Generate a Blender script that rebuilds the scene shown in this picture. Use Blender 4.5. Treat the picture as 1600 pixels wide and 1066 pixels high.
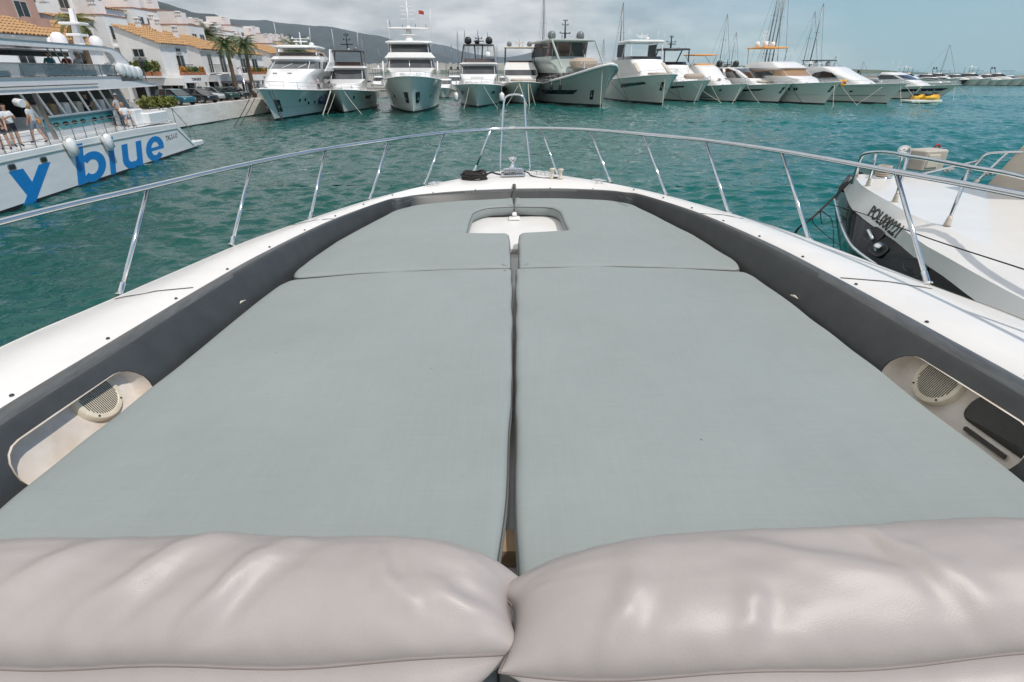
import bpy, bmesh, math, random
import numpy as np
from mathutils import Vector, Matrix, noise
from mathutils.geometry import tessellate_polygon
random.seed(7)
for _o in list(bpy.data.objects): bpy.data.objects.remove(_o, do_unlink=True)
SC = bpy.context.scene
COL = SC.collection
R = math.radians
# ------------------------------------------------------------------ camera
CAM_H = 5.0
PITCH = R(27.8)
cam = bpy.data.cameras.new('camera'); cam.sensor_width = 36.0; cam.lens = 18.0
cam.clip_start = 0.05; cam.clip_end = 60000
camo = bpy.data.objects.new('camera', cam); COL.objects.link(camo)
camo.location = (0, 0, CAM_H); camo.rotation_euler = (R(90) - PITCH, 0, 0)
SC.camera = camo
# ------------------------------------------------------------------ sky and sun
SUN_DIR = Vector((0.43, -0.33, 0.84)).normalized()
SUN_EL = math.asin(SUN_DIR.z); SUN_AZ = math.atan2(SUN_DIR.x, SUN_DIR.y)
W = bpy.data.worlds.new('World'); SC.world = W; W.use_nodes = True
nt = W.node_tree; nt.nodes.clear()
N = nt.nodes.new; LK = nt.links.new
out = N('ShaderNodeOutputWorld'); bg = N('ShaderNodeBackground'); bg.inputs[1].default_value = 0.12
sky = N('ShaderNodeTexSky'); sky.sky_type = 'NISHITA'; sky.sun_disc = False
sky.sun_elevation = SUN_EL; sky.sun_rotation = SUN_AZ
sky.air_density = 1.0; sky.dust_density = 0.4; sky.ozone_density = 1.6
tc = N('ShaderNodeTexCoord')
sp = N('ShaderNodeSeparateXYZ'); LK(tc.outputs['Generated'], sp.inputs[0])
# flat cloud layer: direction divided by its height, so clouds flatten towards the horizon
ad = N('ShaderNodeMath'); ad.operation = 'ADD'; ad.inputs[1].default_value = 0.22; LK(sp.outputs[2], ad.inputs[0])
dvx = N('ShaderNodeMath'); dvx.operation = 'DIVIDE'; LK(sp.outputs[0], dvx.inputs[0]); LK(ad.outputs[0], dvx.inputs[1])
dvy = N('ShaderNodeMath'); dvy.operation = 'DIVIDE'; LK(sp.outputs[1], dvy.inputs[0]); LK(ad.outputs[0], dvy.inputs[1])
cb = N('ShaderNodeCombineXYZ'); LK(dvx.outputs[0], cb.inputs[0]); LK(dvy.outputs[0], cb.inputs[1])
cn = N('ShaderNodeTexNoise'); cn.inputs['Scale'].default_value = 0.62; cn.inputs['Detail'].default_value = 7; cn.inputs['Roughness'].default_value = 0.56
LK(cb.outputs[0], cn.inputs['Vector'])
# the cloud bank thins out towards the open sea on the right
mr = N('ShaderNodeMapRange'); mr.inputs['From Min'].default_value = 0.0; mr.inputs['From Max'].default_value = 0.72
mr.inputs['To Min'].default_value = 0.46; mr.inputs['To Max'].default_value = -0.28
LK(sp.outputs[0], mr.inputs['Value'])
sm = N('ShaderNodeMath'); sm.operation = 'ADD'; LK(cn.outputs[0], sm.inputs[0]); LK(mr.outputs[0], sm.inputs[1])
cr = N('ShaderNodeValToRGB'); cr.color_ramp.elements[0].position = 0.42; cr.color_ramp.elements[1].position = 0.85
LK(sm.outputs[0], cr.inputs[0])
cn2 = N('ShaderNodeTexNoise'); cn2.inputs['Scale'].default_value = 2.0; cn2.inputs['Detail'].default_value = 6; cn2.inputs['Roughness'].default_value = 0.55
LK(cb.outputs[0], cn2.inputs['Vector'])
cr2 = N('ShaderNodeValToRGB')
cr2.color_ramp.elements[0].position = 0.34; cr2.color_ramp.elements[0].color = (4.0, 4.25, 4.4, 1)
cr2.color_ramp.elements[1].position = 0.66; cr2.color_ramp.elements[1].color = (9.4, 9.35, 9.2, 1)
LK(cn2.outputs[0], cr2.inputs[0])
tint = N('ShaderNodeMixRGB'); tint.blend_type = 'MULTIPLY'; tint.inputs[0].default_value = 1; tint.inputs[2].default_value = (0.62, 0.86, 0.98, 1)
LK(sky.outputs[0], tint.inputs[1])
mx = N('ShaderNodeMixRGB'); LK(cr.outputs[0], mx.inputs[0]); LK(tint.outputs[0], mx.inputs[1]); LK(cr2.outputs[0], mx.inputs[2])
# pale sea haze low over the horizon, the same all round
hz = N('ShaderNodeMapRange'); hz.inputs['From Min'].default_value = 0.0; hz.inputs['From Max'].default_value = 0.22; hz.inputs['To Min'].default_value = 0.72; hz.inputs['To Max'].default_value = 0.0
LK(sp.outputs[2], hz.inputs['Value'])
hm = N('ShaderNodeMixRGB'); hm.inputs[2].default_value = (3.2, 5.9, 6.6, 1); LK(hz.outputs[0], hm.inputs[0]); LK(tint.outputs[0], hm.inputs[1]); LK(hm.outputs[0], mx.inputs[1])
LK(mx.outputs[0], bg.inputs[0]); LK(bg.outputs[0], out.inputs[0])
sl = bpy.data.lights.new('sun', 'SUN'); sl.energy = 3.3; sl.angle = R(0.53); sl.color = (1.0, 0.94, 0.86)
slo = bpy.data.objects.new('sun', sl); COL.objects.link(slo); slo.location = (20, -20, 60)
slo.rotation_euler = SUN_DIR.to_track_quat('Z', 'Y').to_euler()
SC.view_settings.view_transform = 'Standard'; SC.view_settings.look = 'None'
SC.view_settings.exposure = 0.0; SC.view_settings.gamma = 1.0; SC.view_settings.use_curve_mapping = False
SC.render.engine = 'CYCLES'

# ------------------------------------------------------------------ measuring helpers: photo pixel to a point on a real plane
_S, _C = math.sin(PITCH), math.cos(PITCH)
def ray(u, v):
    a = (u - 800) / 800.0; b = (533 - v) / 800.0
    return (a, _C + _S * b, -_S + _C * b)
def atz(u, v, z):
    d = ray(u, v); t = (z - CAM_H) / d[2]; return Vector((d[0] * t, d[1] * t, z))
def aty(u, v, y):
    d = ray(u, v); t = y / d[1]; return Vector((d[0] * t, y, CAM_H + d[2] * t))
def atx(u, v, x):
    d = ray(u, v); t = x / d[0]; return Vector((x, d[1] * t, CAM_H + d[2] * t))

# ------------------------------------------------------------------ materials
MATS = {}
def mat(name, col, rough=0.5, metal=0.0, var=0.0, vscale=3.0, bump=0.0, bscale=40.0, coat=0.0, spec=0.5, dirt=None, alpha=None, trans=0.0, coords='Object', stretch=None, emit=None):
    m = bpy.data.materials.new(name); m.use_nodes = True
    t = m.node_tree; b = t.nodes['Principled BSDF']; n = t.nodes.new; l = t.links.new
    b.inputs['Base Color'].default_value = (*col, 1); b.inputs['Roughness'].default_value = rough
    b.inputs['Metallic'].default_value = metal; b.inputs['Specular IOR Level'].default_value = spec
    if coat: b.inputs['Coat Weight'].default_value = coat; b.inputs['Coat Roughness'].default_value = 0.06
    if trans: b.inputs['Transmission Weight'].default_value = trans
    if alpha is not None: b.inputs['Alpha'].default_value = alpha
    if var or bump or dirt:
        c = n('ShaderNodeTexCoord'); vec = c.outputs[coords]
        if stretch:
            mp = n('ShaderNodeMapping'); mp.inputs['Scale'].default_value = stretch; l(vec, mp.inputs[0]); vec = mp.outputs[0]
    if var or dirt:
        no = n('ShaderNodeTexNoise'); no.inputs['Scale'].default_value = vscale; no.inputs['Detail'].default_value = 8; no.inputs['Roughness'].default_value = 0.6
        l(vec, no.inputs['Vector'])
        rp = n('ShaderNodeValToRGB')
        d = dirt or tuple(max(0, x * (1 - var)) for x in col); h = tuple(min(1, x * (1 + var * 0.6)) for x in col)
        rp.color_ramp.elements[0].position = 0.3; rp.color_ramp.elements[0].color = (*d, 1)
        rp.color_ramp.elements[1].position = 0.68; rp.color_ramp.elements[1].color = (*h, 1)
        l(no.outputs[0], rp.inputs[0]); l(rp.outputs[0], b.inputs['Base Color'])
    if bump:
        nb = n('ShaderNodeTexNoise'); nb.inputs['Scale'].default_value = bscale; nb.inputs['Detail'].default_value = 5
        l(vec, nb.inputs['Vector'])
        bp = n('ShaderNodeBump'); bp.inputs['Strength'].default_value = bump; bp.inputs['Distance'].default_value = 0.02
        l(nb.outputs[0], bp.inputs['Height']); l(bp.outputs[0], b.inputs['Normal'])
    if emit: b.inputs['Emission Color'].default_value = (*emit, 1); b.inputs['Emission Strength'].default_value = 1
    MATS[name] = m; return m
mat('gelcoat', (0.755, 0.73, 0.71), 0.32, var=0.05, vscale=2.5, bump=0.015, bscale=60, coat=0.15)
mat('gelcoat_hull', (0.72, 0.73, 0.68), 0.16, var=0.04, vscale=0.6, coat=0.5)
mat('hull_grey', (0.38, 0.43, 0.40), 0.14, var=0.05, vscale=0.6, coat=0.5)
mat('cabin_white', (0.82, 0.81, 0.80), 0.25, var=0.04, vscale=1.5, coat=0.3)
mat('cream', (0.62, 0.55, 0.45), 0.4, var=0.08, vscale=4, coat=0.1)
mat('tub', (0.74, 0.69, 0.64), 0.42, var=0.0, dirt=(0.58, 0.49, 0.40), vscale=5)
mat('speaker_plastic', (0.74, 0.66, 0.52), 0.5, var=0.1, vscale=20)
mat('steel', (0.66, 0.68, 0.70), 0.12, 1.0, var=0.06, vscale=9)
mat('chrome', (0.78, 0.78, 0.78), 0.06, 1.0)
mat('dark_metal', (0.03, 0.032, 0.036), 0.35, var=0.1)
mat('black_plastic', (0.014, 0.014, 0.016), 0.38)
mat('rubber', (0.022, 0.022, 0.024), 0.7, var=0.2)
mat('glass_dark', (0.012, 0.014, 0.017), 0.04, spec=0.8, coat=0.6)
mat('glass_tan', (0.36, 0.21, 0.11), 0.25, spec=0.6, coat=0.3)
mat('glass_brown', (0.05, 0.035, 0.032), 0.06, spec=0.7, coat=0.5)
mat('boot_black', (0.012, 0.013, 0.016), 0.4, var=0.2)
mat('teak', (0.36, 0.23, 0.13), 0.6, var=0.2, vscale=8)
mat('canvas_tan', (0.44, 0.36, 0.29), 0.9, var=0.12, vscale=5, bump=0.1, bscale=60)
mat('canvas_orange', (0.72, 0.34, 0.10), 0.9, var=0.12, vscale=5)
mat('canvas_navy', (0.035, 0.045, 0.065), 0.85, var=0.15, vscale=5)
mat('navy', (0.012, 0.014, 0.05), 0.2, coat=0.4)
mat('rope_dark', (0.035, 0.03, 0.028), 0.9, var=0.3, vscale=60, bump=0.5, bscale=120)
mat('rope_white', (0.62, 0.57, 0.48), 0.9, var=0.2, vscale=30)
mat('rust_orange', (0.42, 0.13, 0.025), 0.5, var=0.3, vscale=60)
mat('skin', (0.50, 0.28, 0.19), 0.5)
mat('red', (0.5, 0.03, 0.02), 0.5)
mat('yellow', (0.75, 0.42, 0.02), 0.4, var=0.1)
mat('orange', (0.75, 0.20, 0.02), 0.45)
mat('flag_red', (0.45, 0.05, 0.03), 0.8)
mat('alu_mast', (0.20, 0.21, 0.22), 0.35, 0.7)
mat('grey_dome', (0.16, 0.17, 0.18), 0.3, coat=0.3)

# ------------------------------------------------------------------ mesh builder
class MB:
    POST = None
    def __init__(s): s.v = []; s.f = []; s.mi = []; s.M = None; s.cm = 0
    def av(s, pts):
        i0 = len(s.v)
        for p in pts:
            p = Vector(p)
            if s.M is not None: p = s.M @ p
            s.v.append(tuple(p))
        return i0
    def face(s, idx): s.f.append(tuple(idx)); s.mi.append(s.cm)
    def poly(s, pts): i = s.av(pts); s.face(range(i, i + len(pts))); return s
    def box(s, x0, x1, y0, y1, z0, z1):
        i = s.av([(x0,y0,z0),(x1,y0,z0),(x1,y1,z0),(x0,y1,z0),(x0,y0,z1),(x1,y0,z1),(x1,y1,z1),(x0,y1,z1)])
        for q in ((0,3,2,1),(4,5,6,7),(0,1,5,4),(1,2,6,5),(2,3,7,6),(3,0,4,7)): s.face([i + k for k in q])
        return s
    def cbox(s, x0, x1, y0, y1, z0, z1, c=0.02):
        rs = []
        def ring(ix, z):
            a, b, d, e = x0 + ix, x1 - ix, y0 + ix, y1 - ix
            return [(a + c, d, z), (b - c, d, z), (b, d + c, z), (b, e - c, z), (b - c, e, z), (a + c, e, z), (a, e - c, z), (a, d + c, z)]
        return s.loft([ring(c, z0), ring(0, z0 + c), ring(0, z1 - c), ring(c, z1)], True, True)
    def bar(s, a, b, w, h, up=(0, 0, 1)):
        a = Vector(a); b = Vector(b); d = (b - a).normalized(); u = Vector(up)
        sx = d.cross(u)
        if sx.length < 1e-5: sx = d.cross(Vector((1, 0, 0)))
        sx.normalize(); u = sx.cross(d)
        r = [[p + sx * (w / 2 * i) + u * (h / 2 * j) for i, j in ((-1,-1),(1,-1),(1,1),(-1,1))] for p in (a, b)]
        return s.loft(r, True, True)
    def loft(s, rings, closed=True, caps=False):
        n = len(rings[0]); ids = [s.av(r) for r in rings]
        for a, b in zip(ids, ids[1:]):
            for k in range(n if closed else n - 1):
                k2 = (k + 1) % n; s.face((a + k, a + k2, b + k2, b + k))
        if caps:
            s.face([ids[0] + k for k in reversed(range(n))]); s.face([ids[-1] + k for k in range(n)])
        return s
    def tube(s, path, r, n=8, closed=False, caps=True):
        P = [Vector(p) for p in path]; m = len(P); rings = []; prev = None
        for i, p in enumerate(P):
            if closed: d = P[(i + 1) % m] - P[i - 1]
            else: d = P[min(i + 1, m - 1)] - P[max(i - 1, 0)]
            if d.length < 1e-9: d = Vector((0, 0, 1))
            d.normalize()
            if prev is None:
                u = Vector((0, 0, 1)) if abs(d.z) < 0.9 else Vector((1, 0, 0))
                u = (u - d * u.dot(d)).normalized()
            else:
                u = prev - d * prev.dot(d)
                u = u.normalized() if u.length > 1e-6 else Vector((1, 0, 0))
            prev = u; w = d.cross(u)
            rr = r[i] if isinstance(r, (list, tuple)) else r
            rings.append([p + (u * math.cos(k * 2 * math.pi / n) + w * math.sin(k * 2 * math.pi / n)) * rr for k in range(n)])
        if closed: rings.append(rings[0])
        return s.loft(rings, True, caps and not closed)
    def lathe(s, prof, n=16, o=(0, 0, 0), ax=(0, 0, 1), caps=True):
        ax = Vector(ax).normalized(); u = Vector((1, 0, 0)) if abs(ax.x) < 0.9 else Vector((0, 1, 0))
        u = (u - ax * u.dot(ax)).normalized(); w = ax.cross(u); o = Vector(o)
        return s.loft([[o + ax * h + (u * math.cos(k * 2 * math.pi / n) + w * math.sin(k * 2 * math.pi / n)) * r for k in range(n)] for r, h in prof], True, caps)
    def prism(s, pts, off):
        off = Vector(off); a = [Vector(p) for p in pts]
        return s.loft([a, [p + off for p in a]], True, True)
    def ball(s, c, r, n=12, m=8):
        rx, ry, rz = r if isinstance(r, (list, tuple)) else (r, r, r); c = Vector(c)
        rg = []
        for j in range(m + 1):
            a = math.pi * j / m; q = max(math.sin(a), 0.02)
            rg.append([c + Vector((rx * q * math.cos(2*math.pi*k/n), ry * q * math.sin(2*math.pi*k/n), -rz * math.cos(a))) for k in range(n)])
        return s.loft(rg, True, True)
    def mesh(s, name, mats, smooth=None, post=None):
        post = post or MB.POST
        me = bpy.data.meshes.new(name)
        v = [post(p) for p in s.v] if post else s.v
        me.from_pydata(v, [], s.f)
        mats = mats if isinstance(mats, (list, tuple)) else [mats]
        for m in mats: me.materials.append(MATS[m] if isinstance(m, str) else m)
        if len(mats) > 1: me.polygons.foreach_set('material_index', s.mi)
        bm = bmesh.new(); bm.from_mesh(me); bmesh.ops.remove_doubles(bm, verts=bm.verts, dist=1e-5)
        bmesh.ops.recalc_face_normals(bm, faces=bm.faces); bm.to_mesh(me); bm.free()
        if smooth:
            me.polygons.foreach_set('use_smooth', [True] * len(me.polygons))
            if smooth is not True: me.set_sharp_from_angle(angle=R(smooth))
        me.update(); return me
    def build(s, name, mats, parent=None, smooth=None, post=None):
        return link(name, s.mesh(name, mats, smooth, post), parent)
def link(name, me, parent=None):
    o = bpy.data.objects.new(name, me); COL.objects.link(o)
    if parent: o.parent = parent
    return o
def tag(o, label=None, cat=None, group=None, kind=None):
    if label: o['label'] = label
    if cat: o['category'] = cat
    if group: o['group'] = group
    if kind: o['kind'] = kind
    return o
def thing(name, label, cat, loc=(0, 0, 0), rz=0, group=None):
    o = bpy.data.objects.new(name, None); COL.objects.link(o); o.location = loc; o.rotation_euler = (0, 0, rz)
    o.empty_display_size = 0.3
    return tag(o, label, cat, group)
def copy_tree(o, parent=None):
    c = o.copy(); COL.objects.link(c); c.parent = parent
    for k in list(KIDS.get(o.name, [])) or list(o.children): copy_tree(k, c)
    return c
KIDS = {}
def catmull(pts, n=8):
    P = [Vector(p) for p in pts]; r = []
    for i in range(len(P) - 1):
        a = P[max(i - 1, 0)]; b = P[i]; c = P[i + 1]; d = P[min(i + 2, len(P) - 1)]
        for k in range(n):
            t = k / n
            r.append(0.5 * ((2*b) + (c - a)*t + (2*a - 5*b + 4*c - d)*t*t + (3*b - a - 3*c + d)*t*t*t))
    r.append(P[-1]); return r
def lerp(a, b, t): return a + (b - a) * t
def interp(x, pts):
    if x <= pts[0][0]: return pts[0][1]
    for (a, b), (c, d) in zip(pts, pts[1:]):
        if x <= c: return b + (d - b) * (x - a) / (c - a)
    return pts[-1][1]
def fillet(poly, rad, n=5):
    r = []; m = len(poly)
    for i in range(m):
        p = Vector(poly[i]).to_2d() if len(poly[i]) > 2 else Vector(poly[i]); a = Vector(poly[i-1][:2]); b = Vector(poly[(i+1) % m][:2])
        q = rad[i] if isinstance(rad, (list, tuple)) else rad
        da = (a - p); db = (b - p)
        q = min(q, da.length * 0.45, db.length * 0.45)
        if q < 1e-4: r.append(p); continue
        A = p + da.normalized() * q; B = p + db.normalized() * q
        for k in range(n + 1):
            t = k / n; r.append((1-t)**2 * A + 2*t*(1-t) * p + t*t * B)
    return r
def text_mesh(txt, size, bold=0.0, depth=0.004, xs=1.0, sp=1.0):
    cu = bpy.data.curves.new('lettering', 'FONT'); cu.body = txt; cu.size = size; cu.offset = bold; cu.extrude = depth; cu.space_character = sp
    ob = bpy.data.objects.new('lettering', cu); COL.objects.link(ob)
    dg = bpy.context.evaluated_depsgraph_get(); me = bpy.data.meshes.new_from_object(ob.evaluated_get(dg))
    bpy.data.objects.remove(ob); bpy.data.curves.remove(cu)
    w = max(v.co.x for v in me.vertices); lo = min(v.co.x for v in me.vertices)
    for v in me.vertices: v.co.x = (v.co.x - lo) * xs
    return me, (w - lo) * xs
# ================================================================== water
def make_water():
    m = bpy.data.materials.new('harbour_water'); m.use_nodes = True; t = m.node_tree; b = t.nodes['Principled BSDF']
    n = t.nodes.new; l = t.links.new
    b.inputs['Base Color'].default_value = (0.003, 0.08, 0.075, 1); b.inputs['Roughness'].default_value = 0.045; b.inputs['IOR'].default_value = 1.333; b.inputs['Specular IOR Level'].default_value = 0.38
    g = n('ShaderNodeNewGeometry'); h = None
    for sc, st, w in (((0.9, 1.3, 1), 1.0, 0.06), ((2.2, 3.2, 1), 1.0, 0.024), ((6.0, 8.5, 1), 1.0, 0.005)):
        mp = n('ShaderNodeMapping'); mp.inputs['Scale'].default_value = sc; mp.inputs['Rotation'].default_value = (0, 0, 0.22 * (1 if w > 0.05 else -1)); l(g.outputs['Position'], mp.inputs[0])
        no = n('ShaderNodeTexNoise'); no.inputs['Scale'].default_value = 1; no.inputs['Detail'].default_value = 2.5; no.inputs['Roughness'].default_value = 0.5; no.inputs['Distortion'].default_value = 0.5
        l(mp.outputs[0], no.inputs['Vector'])
        mu = n('ShaderNodeMath'); mu.operation = 'MULTIPLY'; mu.inputs[1].default_value = w; l(no.outputs[0], mu.inputs[0])
        if h is None: h = mu
        else:
            a = n('ShaderNodeMath'); a.operation = 'ADD'; l(h.outputs[0], a.inputs[0]); l(mu.outputs[0], a.inputs[1]); h = a
    bp = n('ShaderNodeBump'); bp.inputs['Strength'].default_value = 1.0; bp.inputs['Distance'].default_value = 2.2
    l(h.outputs[0], bp.inputs['Height']); l(bp.outputs[0], b.inputs['Normal'])
    # deep green water by the town quay, paler turquoise to the right: depth tone, with sky reflection put into the colour
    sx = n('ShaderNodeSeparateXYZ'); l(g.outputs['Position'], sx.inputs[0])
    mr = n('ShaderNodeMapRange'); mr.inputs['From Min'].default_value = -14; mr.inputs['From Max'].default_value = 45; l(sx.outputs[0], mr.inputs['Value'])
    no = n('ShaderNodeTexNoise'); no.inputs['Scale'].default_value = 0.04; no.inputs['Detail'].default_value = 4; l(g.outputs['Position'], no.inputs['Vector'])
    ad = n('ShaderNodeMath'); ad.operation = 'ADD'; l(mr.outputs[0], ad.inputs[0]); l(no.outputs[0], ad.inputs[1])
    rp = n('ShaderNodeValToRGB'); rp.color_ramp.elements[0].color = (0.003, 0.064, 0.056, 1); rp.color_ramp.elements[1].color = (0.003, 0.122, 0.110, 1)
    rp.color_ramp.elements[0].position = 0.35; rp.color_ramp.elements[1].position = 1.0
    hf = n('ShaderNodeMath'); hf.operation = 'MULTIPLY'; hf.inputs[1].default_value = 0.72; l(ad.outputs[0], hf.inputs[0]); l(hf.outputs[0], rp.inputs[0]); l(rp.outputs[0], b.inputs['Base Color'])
    MATS['water'] = m
make_water()
# wind waves: a sum of trochoidal trains, finer where the water is near; flat sheet beyond
WX0, WX1, WY0, WY1 = -40.0, 270.0, 1.0, 240.0
rg_ = np.random.default_rng(5); trains = []
for i in range(44):
    lam = 0.62 * (6.5 / 0.62) ** (i / 43.0); ang = R(-62) + rg_.normal(0, 0.75); trains.append((lam, ang, rg_.uniform(0, 6.283), 0.046 * (2.1 if lam < 1.6 else 0.8 if lam < 2.6 else 0.5)))
V_, F_ = [], []; off_ = 0
def zone(x0, x1, y0, y1, res):
    global off_
    nx = int((x1 - x0) / res) + 1; ny = int((y1 - y0) / res) + 1
    X, Y = np.meshgrid(np.linspace(x0, x1, nx), np.linspace(y0, y1, ny)); Z = np.zeros_like(X); DX = np.zeros_like(X); DY = np.zeros_like(X)
    gust = 0.72 + 0.38 * np.sin(X * 0.11 + 1.3 * np.sin(Y * 0.07)) * np.sin(Y * 0.083 + 0.8 * np.sin(X * 0.05) + 1.0)
    for lam, ang, ph, sl_ in trains:
        if lam < 3.0 * res: continue
        k_ = 2 * np.pi / lam; a_ = sl_ / k_ * (1.5 if res > 0.7 else 1.0); c_, s_ = np.cos(ang), np.sin(ang); t_ = k_ * (X * c_ + Y * s_) + ph; Z += a_ * np.cos(t_); DX -= 0.8 * a_ * c_ * np.sin(t_); DY -= 0.8 * a_ * s_ * np.sin(t_)
    ed = np.clip(np.minimum(np.minimum(X - WX0, WX1 - X), np.minimum(Y - WY0, WY1 - Y)) / 2.0, 0, 1) * gust
    P_ = np.stack([X + DX * ed, Y + DY * ed, Z * ed], -1).reshape(-1, 3); I = np.arange(nx * ny).reshape(ny, nx)
    Q = np.stack([I[:-1, :-1], I[:-1, 1:], I[1:, 1:], I[1:, :-1]], -1).reshape(-1, 4) + off_
    V_.append(P_); F_.append(Q); off_ += len(P_)
zone(-26, 22, 1, 26, 0.13); zone(-40, -26, 1, 26, 0.4); zone(22, 270, 1, 26, 1.0); zone(-40, 80, 26, 62, 0.27); zone(80, 270, 26, 62, 1.0); zone(-40, 110, 62, 128, 0.40); zone(110, 270, 62, 128, 0.75); zone(-40, 270, 128, 240, 1.0)
E_ = 20000.0
sq = [(-E_, -3000, -E_ + E_ + WX0, 30000), (WX1, -3000, E_, 30000), (WX0, -3000, WX1, WY0), (WX0, WY1, WX1, 30000)]
for a0, b0, a1, b1 in sq: V_.append(np.array([(a0, b0, 0), (a1, b0, 0), (a1, b1, 0), (a0, b1, 0)], float)); F_.append(np.arange(4).reshape(1, 4) + off_); off_ += 4
V_.append(np.array([(WX0, WY0, -0.6), (WX1, WY0, -0.6), (WX1, WY1, -0.6), (WX0, WY1, -0.6)], float)); F_.append(np.arange(4).reshape(1, 4) + off_)
VV = np.concatenate(V_); FF = np.concatenate(F_); me = bpy.data.meshes.new('harbour_water'); me.vertices.add(len(VV)); me.vertices.foreach_set('co', VV.astype(np.float32).ravel())
me.loops.add(FF.size); me.loops.foreach_set('vertex_index', FF.astype(np.int32).ravel()); me.polygons.add(len(FF)); me.polygons.foreach_set('loop_start', np.arange(0, FF.size, 4, dtype=np.int32))
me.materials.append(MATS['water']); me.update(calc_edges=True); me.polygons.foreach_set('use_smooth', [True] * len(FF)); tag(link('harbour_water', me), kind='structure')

# ================================================================== our own yacht (the foredeck the camera stands over)
HEEL = 0.0227
def HL(p): return (p[0] + 0.012, p[1], p[2] + HEEL * p[0])
PADZ = 3.40
def linen(name, col, weave=420.0):
    m = bpy.data.materials.new(name); m.use_nodes = True; t = m.node_tree; b = t.nodes['Principled BSDF']; n = t.nodes.new; l = t.links.new
    b.inputs['Roughness'].default_value = 0.62; b.inputs['Specular IOR Level'].default_value = 0.35
    c = n('ShaderNodeTexCoord')
    def nz(scale, st, det=4, ro=0.6):
        mp = n('ShaderNodeMapping'); mp.inputs['Scale'].default_value = st; l(c.outputs['Object'], mp.inputs[0])
        q = n('ShaderNodeTexNoise'); q.inputs['Scale'].default_value = scale; q.inputs['Detail'].default_value = det; q.inputs['Roughness'].default_value = ro; l(mp.outputs[0], q.inputs['Vector']); return q
    a = nz(1.1, (1, 1, 1), 6); s1 = nz(3, (1, 22, 1), 5, 0.7); s2 = nz(3, (22, 1, 1), 5, 0.7); sp2 = nz(38, (1, 1, 1), 2, 0.5)
    def mth(op, x, y):
        q = n('ShaderNodeMath'); q.operation = op
        for i, z in enumerate((x, y)):
            if isinstance(z, (int, float)): q.inputs[i].default_value = z
            else: l(z.outputs[0], q.inputs[i])
        return q
    f = mth('ADD', mth('MULTIPLY', a, 0.5), mth('MULTIPLY', mth('ADD', s1, s2), 0.25))
    rp = n('ShaderNodeValToRGB'); rp.color_ramp.elements[0].position = 0.33; rp.color_ramp.elements[1].position = 0.67
    rp.color_ramp.elements[0].color = (*[x * 0.90 for x in col], 1); rp.color_ramp.elements[1].color = (*[min(1, x * 1.07) for x in col], 1)
    l(f.outputs[0], rp.inputs[0])
    # a few small specks of dirt
    vr = n('ShaderNodeTexVoronoi'); vr.inputs['Scale'].default_value = 2.6; l(c.outputs['Object'], vr.inputs['Vector'])
    lt = mth('LESS_THAN', vr, 0.018)
    mixc = n('ShaderNodeMixRGB'); l(mth('MULTIPLY', lt, 0.6).outputs[0], mixc.inputs[0]); l(rp.outputs[0], mixc.inputs[1]); mixc.inputs[2].default_value = (0.08, 0.08, 0.075, 1)
    l(mixc.outputs[0], b.inputs['Base Color'])
    big = nz(2.2, (1, 1, 1), 3); 
    hgt = mth('ADD', mth('MULTIPLY', mth('ADD', s1, s2), 0.0012), mth('MULTIPLY', big, 0.028))
    bp = n('ShaderNodeBump'); bp.inputs['Strength'].default_value = 0.55; bp.inputs['Distance'].default_value = 1.0; l(hgt.outputs[0], bp.inputs['Height']); l(bp.outputs[0], b.inputs['Normal'])
    MATS[name] = m
linen('pad_fabric', (0.272, 0.302, 0.297))
mat('bolster_vinyl', (0.046, 0.048, 0.049), 0.42, var=0.22, vscale=5, bump=0.12, bscale=130, spec=0.5)
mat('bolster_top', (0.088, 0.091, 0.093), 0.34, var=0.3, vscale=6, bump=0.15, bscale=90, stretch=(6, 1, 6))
mat('smoked_panel', (0.028, 0.024, 0.018), 0.22, var=0.25, vscale=10)
mat('caulk', (0.07, 0.065, 0.06), 0.7)
own = thing('motor_yacht', 'white motor yacht foredeck in the foreground with grey sunpads inside a low steel rail', 'yacht', (0, 0, 0))

EDGE = [(3.42, -9), (3.44, -4), (3.42, 0), (3.36, 1.8), (3.24, 2.9), (3.10, 3.5), (2.90, 4.4), (2.73, 5.1), (2.46, 5.8), (1.95, 6.92), (1.38, 7.78), (0.78, 8.5), (0.30, 8.98), (0, 9.12)]
EDZ = [(-9, 3.50), (3, 3.53), (6, 3.52), (9, 3.50)]
Pc = [(2.24, 0.3), (2.235, 1.68), (2.17, 2.5), (2.135, 3.4), (2.09, 4.3), (1.98, 5.42), (1.68, 6.78), (1.53, 7.02), (1.36, 7.17), (0.7, 7.37), (0, 7.45)]
Rc = [(2.58, 0.3), (2.53, 1.9), (2.465, 2.75), (2.37, 3.75), (2.27, 4.55), (2.05, 5.75), (1.72, 6.93), (1.53, 7.2), (1.27, 7.43), (0.7, 7.67), (0, 7.76)]
ZT = [3.60, 3.60, 3.60, 3.60, 3.592, 3.562, 3.505, 3.49, 3.48, 3.467, 3.462]
def mirror(path): return [Vector((-p[0], *p[1:])) for p in path] + [Vector(p) for p in reversed(path[:-1])]
PcC = catmull([(x, y, 0) for x, y in Pc], 6); RcC = catmull([(x, y, z) for (x, y), z in zip(Rc, ZT)], 6)
EdC = catmull([(x, y, interp(y, EDZ)) for x, y in EDGE], 5)
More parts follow.
